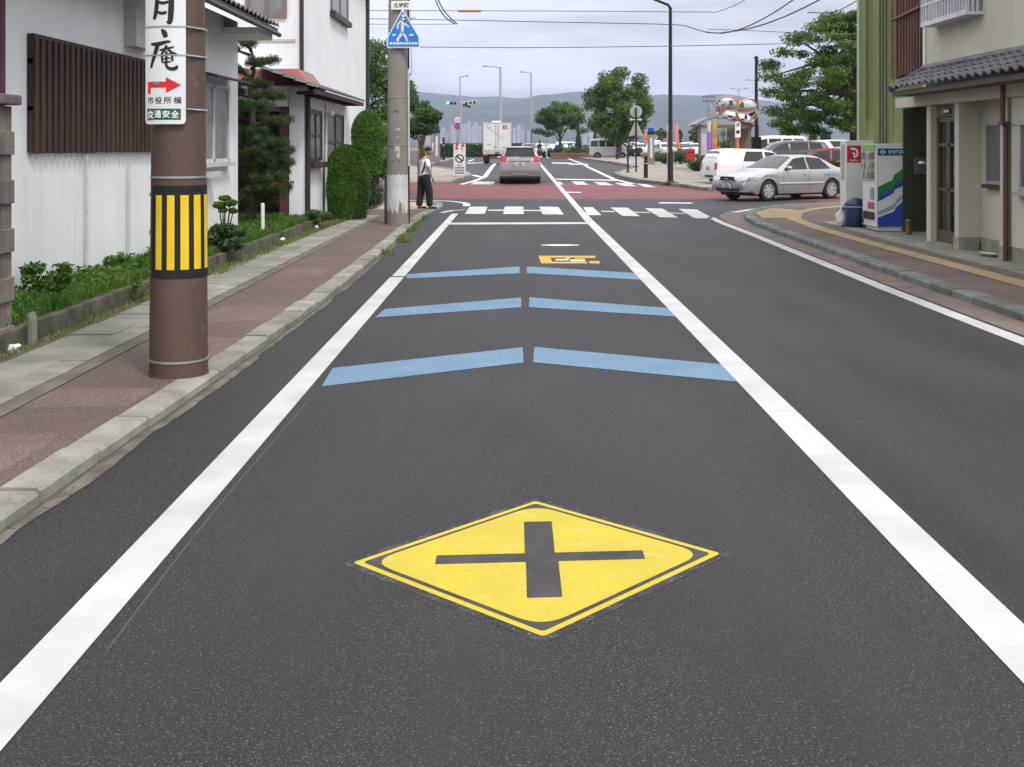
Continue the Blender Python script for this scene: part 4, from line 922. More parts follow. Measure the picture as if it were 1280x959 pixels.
# shop sign: gently curved enamel plate strapped to the pole
sg = thing('shop_sign', 'curved white enamel shop sign with brush characters and red arrow on the brown pole', 'sign', (PX, PY, z_off))
SR = .30; ztop = 2.95; zbot = CH-(155-184)*7.75/FP-z_off
SW = .308; sgc = -.045; rot = R(-9)
def sf(off):
    def f(u, v):   # u -0.5..0.5 across, v metres up from bottom
        a = u*SW/SR
        x = math.sin(a)*(SR+off); y = -math.cos(a)*(SR+off)+SR-.215
        v3 = Vector((x, y, 0)); c, s = math.cos(rot), math.sin(rot)
        return Vector((v3.x*c-v3.y*s-.012, v3.x*s+v3.y*c, zbot+v))
    return f
def rounded(u0, u1, v0, v1, ru, rv, f, n=6, nu=32, top=True):
    """filled rounded rectangle strip by strip"""
    rows = []
    vs_ = []
    for k in range(n+1):
        t = k/n*math.pi/2; vs_.append((v0+rv*(1-math.cos(t)), ru*(1-math.sin(t))))
    vs_ += [(v0+rv+(v1-v0-(2*rv if top else rv))*j/6, 0) for j in range(1, 7)]
    if top:
        for k in range(1, n+1):
            t = k/n*math.pi/2; vs_.append((v1-rv+rv*math.sin(t), ru*(1-math.cos(t))))
    return [[f(u0+ins+(u1-u0-2*ins)*i/nu, v) for i in range(nu+1)] for v, ins in vs_]
b = MB(); hS = ztop-zbot
P = rounded(-.5, .5, 0, hS, .09, .028, sf(0), top=False); Q = rounded(-.5, .5, 0, hS, .09, .028, sf(-.012), top=False)
b.grid(P); b.grid([list(reversed(r)) for r in Q])
edge = [r[0] for r in reversed(P)]+P[0]+[r[-1] for r in P]; edq = [Q[i][0] for i in reversed(range(len(Q)))]+Q[0]+[r[-1] for r in Q]
b.grid([edge, edq]); b.build('plate', mat('sign_enamel', (.74, .75, .76), .35, c2=(.68, .69, .70), ns=2, det=5), sg, smooth=True)
def vpx(py_): return CH-(py_-184)*7.75/FP-z_off-zbot
def upx(px_): return (px_-212)/57.
f1, f2, f3 = sf(.0015), sf(.003), sf(.0045)
def stroke(b, pts, wd, f=f1, m=0, per=8):
    """brush stroke: pts in photo pixels, wd list of widths in px"""
    P = [Vector(p) for p in pts]; 
    # chaikin with widths
    Wd = list(wd)
    for _ in range(2):
        Qp = [P[0]]; Qw = [Wd[0]]
        for i in range(len(P)-1):
            Qp += [P[i]*.75+P[i+1]*.25, P[i]*.25+P[i+1]*.75]; Qw += [Wd[i]*.75+Wd[i+1]*.25, Wd[i]*.25+Wd[i+1]*.75]
        Qp.append(P[-1]); Qw.append(Wd[-1]); P, Wd = Qp, Qw
    A, B = [], []; Wd = [w_*1.22 for w_ in Wd]
    for i, p in enumerate(P):
        d = (P[min(i+1, len(P)-1)]-P[max(i-1, 0)]); d.normalize(); n = Vector((-d.y, d.x))*Wd[i]/2
        a_ = p+n; c_ = p-n; A.append(f(upx(a_.x), vpx(a_.y))); B.append(f(upx(c_.x), vpx(c_.y)))
    b.grid([A, B], m)
b = MB()
# lower half of the moon character
stroke(b, [(205, -30), (204, 0), (202, 16), (199, 23)], [4, 5, 5, 3.5])
stroke(b, [(222, -30), (223, 0), (222, 20), (221, 28), (217, 26)], [5, 6, 6, 5, 2])
stroke(b, [(205, 1), (212, 3), (219, 1)], [2.5, 3.5, 3]); stroke(b, [(204, 13), (210, 16), (217, 14)], [2.5, 3.6, 3])
stroke(b, [(205, -28), (214, -31), (223, -29)], [3, 4, 5])
# upper characters, out of the photograph's frame, kept as plain brush strokes of the same character height
# hermitage character
stroke(b, [(210, 36), (214, 40), (216, 46)], [2.5, 6.5, 4.5])
stroke(b, [(194.5, 54), (206, 54.5), (218, 51), (222, 51.5)], [2.5, 5, 3, 2])
stroke(b, [(205, 54), (201, 66), (197, 76), (194.5, 84)], [5, 5, 3.8, 3])
stroke(b, [(207, 62), (215, 60.5), (226, 58)], [2, 2.6, 2])
stroke(b, [(217, 56), (214, 62), (209, 68)], [3, 3.4, 1.8]); stroke(b, [(218, 60), (223, 65), (229, 68)], [2, 3, 3.6])
stroke(b, [(210.5, 69), (211, 74), (211.5, 78)], [2.3, 2.5, 2.3]); stroke(b, [(210.5, 69), (218, 67), (224, 67.5), (224, 76)], [2, 2.4, 2.6, 2.4]); stroke(b, [(212, 73), (222, 72)], [1.6, 1.6]); stroke(b, [(212, 77.5), (222, 76.5)], [1.8, 1.8])
stroke(b, [(216.5, 63), (216.5, 74), (216, 82), (221, 86), (229, 85), (230, 81)], [2.4, 2.8, 3, 3.6, 4.4, 2])
b.build('brush_characters', INK, sg)
b = MB()
def pxf(f): return lambda x, y: f(upx(x), vpx(y))
g1 = pxf(f1)
hug(b, [(189, 101.5), (194, 101.5), (194, 116.5), (189, 116.5)], g1, 0, 3); hug(b, [(194, 101.5), (216, 101.5), (216, 109), (194, 109)], g1, 0, 12); hug(b, [(216, 96), (235, 105.8), (216, 116)], g1, 0, 10); b.build('red_arrow', RED, sg)
b = MB()
for k, ch in enumerate('市役所横'): text_fit(b, ch, g1, 10, -9, 193.5+12.3*k, 125, 0, .012)
b.build('small_lettering', INK, sg)
b = MB(); b.grid([[g1(188+46.5*i/32, y) for i in range(33)] for y in (135.5, 149.5)]); b.build('green_panel', GRN, sg)
b = MB(); g2 = pxf(sf(.007))
for P_, W_ in (([(194.5, 137.6), (194.6, 139.6)], [1.3, 1.3]), ([(190, 140.2), (199, 140.2)], [1.3, 1.3]), ([(193, 141.2), (192, 142.6), (190.6, 143.6)], [1.3, 1.2, 1]), ([(196, 141.2), (197.2, 142.4), (198.6, 143.4)], [1, 1.2, 1.3]), ([(197, 143.0), (194.6, 145.6), (190.2, 147.3)], [1.2, 1.4, 1.2]), ([(192, 143.2), (195, 145.8), (199.2, 147.4)], [1.2, 1.4, 1.3])):
    stroke(b, P_, W_, sf(.007))
for k, ch in enumerate('交通安全'):
    if k: text_fit(b, ch, g2, 9.6, -9.6, 194.5+11*k, 142.5, 0, .028)
b.build('panel_lettering', WHITE, sg)
b = MB(); b.grid([[pxf(f2)(198+9*i/8, y+(i % 2)*.8+i*.15) for i in range(9)] for y in (100.5, 104.5)]); b.build('peeled_patch', mat('peeled_grey', (.25, .27, .25), .7, c2=(.12, .13, .12), ns=60), sg)
for py_ in (32, 68, 136):
    v = vpx(py_); b = MB()
    P = [[sf(.004)(-.5+1.0*i/12, v+dz) for i in range(13)] for dz in (-.005, .005)] if py_ != 136 else []
    if P: b.grid(P)
    zz = zbot+v
    b.tube([sf(.004)(.5, v), Vector((.165, -.10, zz-.004)), Vector((.187, -.02, zz-.006)), Vector((.187, .04, zz-.008))], .006, 6)
    b.tube([Vector((math.sin(t)*.19, -math.cos(t)*.19, zz)) for t in [R(30+10*k) for k in range(30)]], .004, 5); b.build('strap', STEEL, sg)
# ---- second (concrete) pole
QX, QY = -2.42, 23.6
cp = thing('utility_pole', 'grey concrete utility pole with torn white sheet and blue crossing sign beside the crosswalk', 'utility pole', (QX, QY, H-.01))
def qr(z): return .225-.0085*z
b = MB(); b.lathe([(qr(z), z) for z in (0, .5, 1, 2, 3, 4, 6, 9)], (0, 0, 0), 32); b.build('shaft', POLEC, cp, smooth=True)
# torn sheet
rs = random.Random(11); b = MB(); P0, P1 = [], []
for i in range(29):
    a = R(-75+150*i/28); zt_ = 1.03+.02*math.sin(i*1.3); zb_ = .22+.16*abs(math.sin(i*.9+.6))*rs.random()+(.12 if i % 5 in (2,) else 0)+(.14 if 16 < i < 20 else 0)
    for (P, z) in ((P0, zb_), (P1, zt_)): P.append(Vector((math.sin(a)*(qr(z)+.006), -math.cos(a)*(qr(z)+.006), z)))
b.grid([P0, P1]); b.build('torn_white_sheet', mat('torn_sheet', (.62, .62, .62), .7, c2=(.48, .48, .48), ns=5, stretch=(2, 2, .5), bump=.3), cp)
b = MB()
for (a_, z, w_, h_, m) in ((5, 1.55, .10, .14, 0), (10, 1.42, .07, .12, 0), (-2, 1.30, .14, .05, 1), (8, 1.95, .09, .04, 0), (4, 1.80, .05, .03, 0), (-2, 2.32, .10, .05, 1)):
    r = qr(z)+.005; a0 = R(a_); ww = w_/2/r
    b.add([Vector((math.sin(a0+s*ww)*r, -math.cos(a0+s*ww)*r, z+t*h_/2+.01*s*t)) for s, t in ((-1, -1), (1, -1), (1, 1), (-1, 1))], [(0,1,2,3)], m)
b.build('sticker', [mat('old_paper', (.5, .47, .45), .8), mat('tar_patch', (.1, .085, .075), .8)], cp)
for z in (1.04, 1.62, 2.6, 3.6):
    b = MB(); b.lathe([(qr(z)+.002, z), (qr(z)+.009, z+.002), (qr(z)+.009, z+.018), (qr(z)+.002, z+.02)], (0, 0, 0), 32); b.build('steel_band', STEEL, cp)
b = MB(); b.tube([(.235, -.03, 1.2), (.225, -.03, 3.2)], .022, 8); b.build('cable_guard', mat('pale_guard', (.6, .6, .56), .6), cp)
b = MB(); b.tube([(.23, .05, .0), (.20, .05, 8)], .022, 6); b.tube([(.05, .25, 0), (.05, .22, 8)], .02, 6); b.build('riser_cable', BLACKP, cp)
b = MB(); b.box((-.27, -.04, 0), (-.22, .02, 1.0)); b.build('side_board', mat('dark_board', (.06, .045, .035), .8), cp)
for k, z in enumerate((2.9, 3.35, 3.8, 4.25)):
    b = MB(); s = 1 if k % 2 else -1; b.tube([(0, 0, z), (s*.38, -.05, z)] if z > 3.9 else [(0, 0, z), (s*.0, .35, z)], .01, 6); b.build('step_bolt', STEEL, cp)
# crossing sign
cs = thing('crossing_sign', 'blue pentagonal pedestrian crossing sign on the concrete pole', 'road sign', (QX, QY-.26, H-.01))
sx = .66/41; 
def cf(off):
    return lambda x, y: Vector(((x-497.5)*23.35/FP, -off, CH-(y-184)*23.35/FP-H+.01))
def pent(x0, x1, yt, yb, ys, xc): return [(x0, yb), (x1, yb), (x1, ys), (xc+1.0, yt), (xc-1.0, yt), (x0, ys)]
b = MB(); A = pent(486.2, 526.6, 12.5, 59.8, 46.5, 505.5); f0, fb = cf(.0), cf(-.012); vsA = [f0(*p) for p in A]+[fb(*p) for p in A]
b.add(vsA, [tuple(range(6)), tuple(reversed(range(6, 12)))]+[(i, (i+1) % 6, (i+1) % 6+6, i+6) for i in range(6)]); b.build('plate', WHITE, cs)
b = MB(); poly_map(b, pent(487.4, 525.4, 15, 58.6, 46.6, 505.5), cf(.003)); b.build('blue_field', mat('crossing_blue', (.02, .20, .66), .4), cs)
b = MB(); g = cf(.006)
poly_map(b, disc(2.1, 14, cx=506.3, cy=19.8), g)
for P in ([(503.4, 23), (508.2, 23), (508.6, 28), (507.4, 33.5), (506.6, 42), (503.8, 42), (503.2, 34), (503.6, 28)],
          [(504, 23.5), (505.4, 25), (500.5, 31), (500, 36.5), (498.2, 36), (498.6, 30)], [(507.4, 24), (509.6, 29.5), (513.6, 33), (512.8, 34.8), (508.6, 31.5), (506, 26)],
          [(503.6, 40), (506, 42.5), (501.5, 48.5), (500.6, 51.6), (502, 52.6), (497.2, 51), (498.2, 48)], [(504, 41), (506.8, 40.5), (510.6, 46), (512, 50.4), (514, 51), (510.2, 52), (508.6, 47.5)]):
    poly_map(b, P, g)
for i in range(9): poly_map(b, [(489.5+3.9*i, 52.9), (492.6+3.9*i, 52.9), (492.6+3.9*i, 55.8), (489.5+3.9*i, 55.8)], g)
poly_map(b, [(492.5, 43), (497, 42.4), (496.6, 44.8), (493, 45)], g); poly_map(b, [(513.6, 43), (519, 42.4), (519, 45), (514, 45)], g)
b.build('walking_figure', mat('figure_white', (.74, .74, .66), .5), cs)
cs2 = thing('name_plate', 'small white place name plate with dark characters above the crossing sign', 'sign', (QX, QY-.24, H-.01))
b = MB(); b.box(tuple(cf(0)(491, 12)), tuple(cf(.008)(516.5, 1.4))); b.build('plate', WHITE, cs2)
b = MB(); g = cf(.011)
for k, ch in enumerate('北堀町'): text_fit(b, ch, lambda x, y: g(x, y), 6, -6, 497+6.6*k, 6.8, 0, .02)
b.build('lettering', INK, cs2)

# ---- black lamp pole right
X_, Y_ = gp(838, 229, .1)
lp = thing('street_lamp', 'tall slim black street lamp on the pavement at the far right corner', 'street lamp', (X_, Y_, zt(Y_)+.1))
b = MB(); hh = CH+184*Y_/FP-zt(Y_)-.1
b.lathe([(.11, 0), (.11, 1.0), (.09, 1.05), (.08, 3), (.062, hh-.3)], (0, 0, 0), 16); b.build('column', BLACK, lp, smooth=True)
b = MB(); b.tube([(0, 0, hh-.35), (-.08, 0, hh-.2), (-1.2, 0, hh+.25)], [.062, .055, .045], 10); b.build('arm', BLACK, lp, smooth=True)
b = MB(); b.bevbox((-1.9, -.12, hh+.24), (-1.1, .12, hh+.38), .04); b.build('lamp_head', BLACK, lp)
b = MB(); b.box((-.28, -.28, 0), (.28, .28, .04)); b.box((-.14, -.14, .04), (.14, .14, .1)); b.build('base_plate', mat('red_brown_base', (.14, .05, .04), .7), lp)
# ---- far street lamps
def far_lamp(px_, ytop, arm_px, label, D=None, wpx=2.2, m=GREYM):
    hh = 10.; D = D or (CH+0-.6-hh)/(-(184-ytop)/FP) if False else (hh+.6-CH)*FP/(184-ytop)
    X = (px_-643.6)*D/FP; t = thing('street_lamp', label, 'street lamp', (X, D, zt(D)), group='grey street lamps in the distance')
    r = wpx*D/FP/2
    b = MB(); b.lathe([(r*1.5, 0), (r*1.5, 1), (r*1.1, 1.1), (r*.8, hh)], (0, 0, 0), 10); b.build('column', m, t)
    for a in arm_px:
        dx = (a-px_)*D/FP; b = MB(); b.tube([(0, 0, hh-.15), (dx*.15, 0, hh), (dx*.75, 0, hh+.12)], [.08, .07, .05], 6); b.build('arm', m, t)
        b = MB(); x0, x1 = sorted((dx*.7, dx)); b.bevbox((x0, -.15, hh+.02), (x1, .15, hh+.2), .05); b.build('lamp_head', m, t)
far_lamp(625.5, 84, [603], 'tallest grey street lamp directly above the white truck, arm to the left', wpx=3.4, m=mat('pale_lamp_grey', (.40, .40, .40), .5))
far_lamp(664, 91, [650], 'grey street lamp just right of the white truck, arm to the left', wpx=2.6, m=mat('pale_lamp_grey', (.4, .4, .4)))
far_lamp(575, 96, [585.5], 'thin grey street lamp left of the truck with its arm to the right', wpx=1.7)
far_lamp(945.5, 101, [932, 958.5], 'double armed grey street lamp behind the black pole by the mirrors', wpx=1.6)
far_lamp(923.5, 111.5, [912.5, 935], 'farthest double armed street lamp above the round mirrors', wpx=1.4)
# ---- far utility pole
D = 190.; t_ = thing('utility_pole', 'distant dark utility pole with crossarms above the kiosk roof', 'utility pole', ((885.5-643.6)*D/FP, D, .6))
b = MB(); b.lathe([(.2, 0), (.14, 9.6)], (0, 0, 0), 8); b.build('shaft', POLEC, t_)
for z in (8.6, 9.3): 
    b = MB(); b.box((-.9, -.06, z), (1.1, .06, z+.12)); 
    for q in (-.8, -.3, .4, 1.0): b.lathe([(.05, 0), (.08, .12), (.03, .2)], (q, 0, z+.12), 6)
    b.build('crossarm', BLACKP, t_)
b = MB(); b.lathe([(.25, 7.2), (.3, 7.3), (.3, 8.0), (.2, 8.1)], (.3, 0, 0), 10); b.build('transformer', GREYM, t_)
# ---- traffic signals (left)
D = 88.; X = (576-643.6)*D/FP; t_ = thing('traffic_signal', 'horizontal traffic signals on a pale arm over the left corner, one glowing green', 'traffic signal', (X, D, zt(D)))
zs = CH+(184-129)*D/FP-zt(D)
b = MB(); b.lathe([(.1, 0), (.07, zs+.5)], (0, 0, 0), 10); b.build('column', mat('pale_lamp_grey', (.4, .4, .4)), t_)
b = MB(); b.tube([(-.75, 0, zs), (1.3, 0, zs)], .045, 8); b.build('arm', mat('pale_lamp_grey', (.4, .4, .4)), t_)
for (x0, z0, sc_, rz) in ((-.72, .0, 1.0, 0), (.75, .03, 1.15, 8), (.48, -.2, .8, -14)):
    M_ = Matrix.Translation((x0, -.1, zs+z0)) @ Matrix.Rotation(R(-rz), 4, 'Y')
    b = MB(); b.bevbox((-.42*sc_, -.1, -.13), (.42*sc_, .08, .13), .04, M=M_); hd = b.build('signal_head', mat('signal_body', (.3, .31, .31), .5) if rz == 0 else mat('signal_pale', (.55, .56, .56), .5), t_)
    for k in range(3):
        lit = (rz == 0 and k == 0)
        b = MB(); b.lathe([(.001, 0), (.11, 0), (.10, .03), (.001, .05)], (0, 0, 0), 14, M=M_ @ Matrix.Translation((-.27*sc_+.27*sc_*k, -.1, 0)) @ Matrix.Rotation(R(90), 4, 'X'))
        b.build('signal_lens', mat('lit_green_lens', (.1, .75, .65), .3, emit=1.2, ns=1, c2=(.1, .75, .65)) if lit else BLACKP, hd)
# ---- round signs on a thin post
D = 92.; X = (573-643.6)*D/FP; t_ = thing('road_sign', 'thin post carrying a red ringed round sign above a blue no parking sign', 'road sign', (X, D, zt(D)))
b = MB(); b.lathe([(.04, 0), (.04, 3.4)], (.06, 0, 0), 8); b.build('post', STEEL, t_)
for (py_, out_c, in_c) in ((150, RED, WHITE), (158.3, RED, mat('noparking_blue', (.03, .12, .5), .4))):
    z = CH-(py_-184)*D/FP-zt(D); Mx = Matrix.Translation((-.06, -.05, z)) @ Matrix.Rotation(R(90), 4, 'X')
    b = MB(); b.lathe([(.001, 0), (.30, 0), (.30, .015), (.001, .015)], (0, 0, 0), 28, M=Mx); 
    b.lathe([(.001, .015), (.285, .015), (.285, .019), (.001, .019)], (0, 0, 0), 28, m=1, M=Mx)
    b.lathe([(.001, .019), (.215, .019), (.215, .023), (.001, .023)], (0, 0, 0), 28, m=2, M=Mx)
    if py_ == 150:
        text_fit(b, '30', lambda u, v: Mx @ Vector((u, v, .026)), .24, .2, 0, 0, 3, .03)
    else: b.box((-.22, -.025, .023), (.22, .025, .027), 1, M=Mx @ Matrix.Rotation(R(-45), 4, 'Z'))
    b.build('sign_disc', [WHITE, out_c, in_c, DBLU], t_)
# ---- prohibition board
X, Y = gp(574.5, 220.5, .1); D = Y
t_ = thing('notice_board', 'tall narrow white notice board with a black slashed circle on the left corner', 'sign board', (X, Y, zt(Y)+.1))
sc_ = D/FP; bh = 40.5*sc_; bw = 15*sc_
b = MB(); b.box((-bw/2, -.03, .04), (bw/2, .03, bh)); b.build('board', mat('pinkish_white_board', (.74, .68, .68), .5), t_)
def nf(u, v): return Vector((u*bw, -.034, v*bh))
def nf2(u, v): return Vector((u*bw, -.038, v*bh))
def nf3(u, v): return Vector((u*bw, -.042, v*bh))
b = MB(); a_ = bw/bh
poly_map(b, [(x, .55+y*a_) for x, y in disc(.36, 24)], nf, 0); poly_map(b, [(x, .55+y*a_) for x, y in disc(.25, 24)], nf2, 1)
c_ = math.cos(R(45)); s_ = .27
poly_map(b, [(-s_*c_-.05, .55+(s_*c_-.05)*a_), (-s_*c_+.05, .55+(s_*c_+.05)*a_), (s_*c_+.05, .55+(-s_*c_+.05)*a_), (s_*c_-.05, .55+(-s_*c_-.05)*a_)], nf3, 0)
for k, (v0, m) in enumerate(((.33, 2), (.24, 0), (.16, 0), (.08, 0))):
    for q in range(7 if k else 4): poly_map(b, [(-.38+.11*q+(.14 if not k else 0), v0), (-.30+.11*q+(.14 if not k else 0), v0), (-.30+.11*q+(.14 if not k else 0), v0+(.045 if k else .03)), (-.38+.11*q+(.14 if not k else 0), v0+(.045 if k else .03))], nf, m)
for (u, v) in ((-.25, .86), (-.22, .96), (.25, .95)): poly_map(b, [(u+x, v+y*a_) for x, y in disc(.13, 12)], nf, 2)
poly_map(b, [(.2+x, .85+y*a_) for x, y in disc(.11, 12)], nf, 3)
b.build('board_marks', [mat('dark_grey_ink', (.04, .035, .04), .6), WHITE, mat('crimson_mark', (.5, .02, .08), .5), mat('ochre_mark', (.45, .35, .12), .5)], t_)
for s in (-1, 1):
    b = MB(); b.box((s*bw*.4-.02, -.02, 0), (s*bw*.4+.02, .02, .05)); b.build('foot', STEEL, t_)
# ---- blue capped pillars
for (px_, py_, lab) in ((813.5, 205.5, 'blue topped grey stone pillar with pale strip on the far right pavement'), (546, 203.5, 'blue topped grey pillar behind the standing man on the left')):
    X, Y = gp(px_, py_, .1); k_ = Y/FP; t_ = thing('gate_pillar', lab, 'pillar', (X, Y, zt(Y)+.1), group='blue topped pillars')
    hw = 4.6*k_; ht = 37*k_
    b = MB(); b.bevbox((-hw, -hw, 0), (hw, hw, ht*.16), .02); b.bevbox((-hw*.85, -hw*.85, ht*.16), (hw*.85, hw*.85, ht), .02); b.build('stone_shaft', mat('pillar_stone', (.22, .20, .18), .8, ns=2), t_)
    b = MB(); b.box((-hw*.3, -hw*.9, ht*.22), (hw*.35, -hw*.84, ht*.9)); b.build('pale_strip', mat('pale_strip', (.6, .62, .66), .5), t_)
    b = MB(); b.bevbox((-hw*.9, -hw*.9, ht), (hw*.9, hw*.9, ht+4*k_), .03); b.build('black_collar', BLACK, t_)
    b = MB(); b.bevbox((-hw*.8, -hw*.8, ht+4*k_), (hw*.8, hw*.8, ht+9*k_), .05); b.build('blue_cap', mat('bright_blue_cap', (.01, .06, .55), .35), t_)
# ---- bollards and hoop rail
for (px_, yb, yt, lab) in ((807.3, 222.5, 194.5, 'thick black bollard beside the tall black lamp on the far corner'), (733.5, 196.2, 186, 'short black bollard just left of the white van'), (771.5, 199.2, 187, 'short black bollard in front of the white van'), (554.5, 200.5, 171.5, 'tall black post between the standing man and the notice board')):
    X, Y = gp(px_, yb, .1); k_ = Y/FP; t_ = thing('bollard', lab, 'bollard', (X, Y, zt(Y)+.1), group='black posts on the far pavements'); hh = (yb-yt)*k_
    b = MB(); b.lathe([(.09, 0), (.09, hh*.75), (.075, hh*.77), (.075, hh*.97), (.04, hh)], (0, 0, 0), 12); b.build('post', BLACK, t_)
    b = MB(); b.lathe([(.094, hh*.62), (.094, hh*.68)], (0, 0, 0), 12); b.build('reflective_ring', mat('dull_ring', (.3, .3, .25), .4), t_)
X, Y = gp(784.8, 215.5, .1); k_ = Y/FP
t_ = thing('curved_lamp', 'thin black curved post bending right below the round sign back', 'post', (X, Y, zt(Y)+.1))
b = MB(); b.tube([(0, 0, 0), (0, 0, 32*k_), (2*k_, 0, 39*k_), (6*k_, 0, 43*k_), (8*k_, 0, 46*k_)], .045, 8); b.build('post', BLACK, t_); b = MB(); b.lathe([(.12, 0), (.12, .03)], (0, 0, 0), 12); b.build('base', BLACK, t_)
# sign seen from behind
D = Y+.4; t_ = thing('road_sign', 'round and triangular road signs seen from behind on one dark post', 'road sign', ((795-643.6)*D/FP, D, zt(D)+.1)); k_ = D/FP
zc = CH-(139.5-184)*k_-zt(D)-.1; zt2 = CH-(161-184)*k_-zt(D)-.1
b = MB(); b.lathe([(.04, 0), (.04, zc+.2)], (0, -.06, 0), 8); b.build('post', BLACK, t_)
gb = mat('sign_back', (.36, .36, .34), .5, ns=3)
b = MB(); b.lathe([(.001, 0), (.30, 0), (.30, .02), (.001, .02)], (0, 0, 0), 28, M=Matrix.Translation((0, 0, zc)) @ Matrix.Rotation(R(-90), 4, 'X')); b.build('round_sign', gb, t_)
b = MB(); b.prism([(-.36, -.36), (.36, -.36), (.05, .36), (-.05, .36)], 0, .02, M=Matrix.Translation((0, 0, zt2)) @ Matrix.Rotation(R(90), 4, 'X')); b.build('triangular_sign', gb, t_)
b = MB(); b.box((-.3, -.02, zc-.42), (.3, -.0, zc-.36)); b.box((-.30, -.05, zc-.44), (-.22, .0, zc-.32)); b.box((.14, -.05, zc-.44), (.24, .0, zc-.32)); b.build('bracket', ALUL, t_)

# ---- convex mirrors
D = 47.; k_ = D/FP; mxx = (922-643.6)*k_
t_ = thing('traffic_mirror', 'pair of round orange rimmed convex mirrors on one orange post at the far right corner', 'convex mirror', (mxx, D, zt(D)+.1))
z0 = zt(D)+.1; def_z = lambda py_: CH-(py_-184)*k_-z0
b = MB(); b.lathe([(.045, 0), (.045, def_z(125))], (0, 0, 0), 12); b.tube([(-.3, 0, def_z(137)), (.3, 0, def_z(137))], .03, 8); b.build('post', ORANGE, t_)
MIR = mat('mirror_face', (.75, .75, .75), .03, metal=1., c2=(.75, .75, .75))
for (px_, py_, yaw) in ((908, 135.5, -12), (934.3, 138.5, 12)):
    M_ = Matrix.Translation(((px_-922)*k_, -.12, def_z(py_))) @ Matrix.Rotation(R(yaw), 4, 'Z') @ Matrix.Rotation(R(90+12), 4, 'X')
    rr = .475
    b = MB(); b.lathe([(rr*.93, .0), (rr, -.02), (rr+.012, .015), (rr+.004, .05), (rr*.975, .035)], (0, 0, 0), 40, M=M_); b.lathe([(rr*.9, -.01), (.2, -.12), (.001, -.13)], (0, 0, 0), 24, M=M_)
    rim = b.build('mirror_rim', mat('orange_rim', (.62, .30, .16), .5), t_, smooth=True)
    prof = [(rr*.97*t, .035+.10*(1-t*t)) for t in [1-j/10 for j in range(11)]]; prof[-1] = (.001, prof[-1][1])
    b = MB(); b.lathe(prof, (0, 0, 0), 40, M=M_); b.build('mirror_glass', MIR, rim, smooth=True)
    b = MB(); P = [M_ @ Vector((math.cos(a)*(rr+.05), math.sin(a)*(rr+.05), .02)) for a in [R(20+14*i) for i in range(11)]]; P2 = [M_ @ Vector((math.cos(a)*(rr+.05), math.sin(a)*(rr+.05), .14)) for a in [R(20+14*i) for i in range(11)]]; b.grid([P, P2]); hood = b.build('hood', mat('orange_rim', (.62, .3, .16)), rim)
b = MB(); b.box((-.11, -.06, def_z(172)), (.11, -.05, def_z(152))); pl_ = b.build('caution_plate', WHITE, t_)
b = MB()
for k, ch in enumerate('注意'): text_fit(b, ch, lambda u, v: Vector((u, -.064, v)), .17, .19, 0, def_z(156.5+9*k), 0, .03)
b.build('plate_lettering', BLACK, t_)
# ---- black pole by the mirrors
D = 50.; k_ = D/FP; t_ = thing('utility_pole', 'slim black pole with a black box, right of the round mirrors', 'pole', ((945.3-643.6)*k_, D, zt(D)+.1)); z0 = zt(D)+.1
b = MB(); b.lathe([(.08, 0), (.065, CH-(73.5-184)*k_-z0)], (0, 0, 0), 14); b.build('shaft', BLACK, t_, smooth=True)
b = MB(); b.bevbox((-.2, -.16, CH-(193-184)*k_-z0), (.19, .16, CH-(171-184)*k_-z0), .02); b.build('control_box', BLACK, t_)
b = MB(); b.lathe([(.09, 0), (.12, .03), (.05, .12), (.001, .13)], (0, 0, CH-(73.5-184)*k_-z0), 14); b.build('cap', BLACK, t_)
# ---- banners
def banner(px_, ytop, ybot, wpx, D, cols_, label, sp=.0):
    k_ = D/FP; X = (px_-643.6)*k_; t = thing('banner', label, 'banner', (X, D, zt(D)), group='upright advertising banners by the kiosk')
    z1 = CH-(ytop-184)*k_-zt(D); z0 = CH-(ybot-184)*k_-zt(D)
    b = MB(); b.tube([(-wpx*k_/2-.02, 0, 0), (-wpx*k_/2-.02, 0, z1+.1)], .02, 6); b.tube([(-wpx*k_/2-.02, 0, z1+.03), (wpx*k_/2, 0, z1+.03)], .012, 5); b.build('pole', ALU, t)
    b = MB(); nrow = 14; P = []
    for j in range(nrow+1):
        z = z1+(z0-z1)*j/nrow; P.append([Vector((-wpx*k_/2+wpx*k_*i/5+sp*j*.02, .03*math.sin(i*1.4+j*.5), z)) for i in range(6)])
    for j in range(nrow): b.grid([P[j], P[j+1]], m=int(j/nrow*len(cols_)))
    b.build('cloth', cols_, t)
cO = mat('banner_orange', (.75, .20, .06), .7); cP = mat('banner_purple', (.42, .22, .70), .7); cW = mat('banner_white', (.72, .68, .74), .7); cY = mat('banner_amber', (.72, .40, .05), .7); cPk = mat('banner_pink', (.75, .30, .28), .7); cG = mat('banner_olive', (.35, .36, .06), .7)
banner(836.5, 156, 186, 4.2, 62, [cW, cPk, cO, cO], 'orange banner immediately left of the tall black lamp post')
banner(845, 155.5, 186, 4.6, 63, [cPk, cPk, cPk, cO], 'salmon banner just right of the tall black lamp post', .4)
banner(808.5, 163, 182, 4, 70.5, [cY, cO, cPk], 'small amber banner leaning on the blue topped pillar', -.3)
banner(886.5, 152, 188, 4.6, 54.5, [cW, cP, cP], 'white and purple banner at the left side of the kiosk')
banner(893.5, 151, 190, 5.5, 54, [cY, cY, cG, cO, cY, cO, cO], 'amber and orange striped banner beside the purple banner')
banner(948, 148, 171, 2.6, 51, [cW, cPk, cO], 'thin orange banner right behind the black pole')
banner(922.5, 176, 191, 4, 53, [cO, cO], 'orange banner below the caution plate of the mirrors')
banner(941, 180, 193, 4, 53, [cY, cO], 'low orange banner at the foot of the black pole')
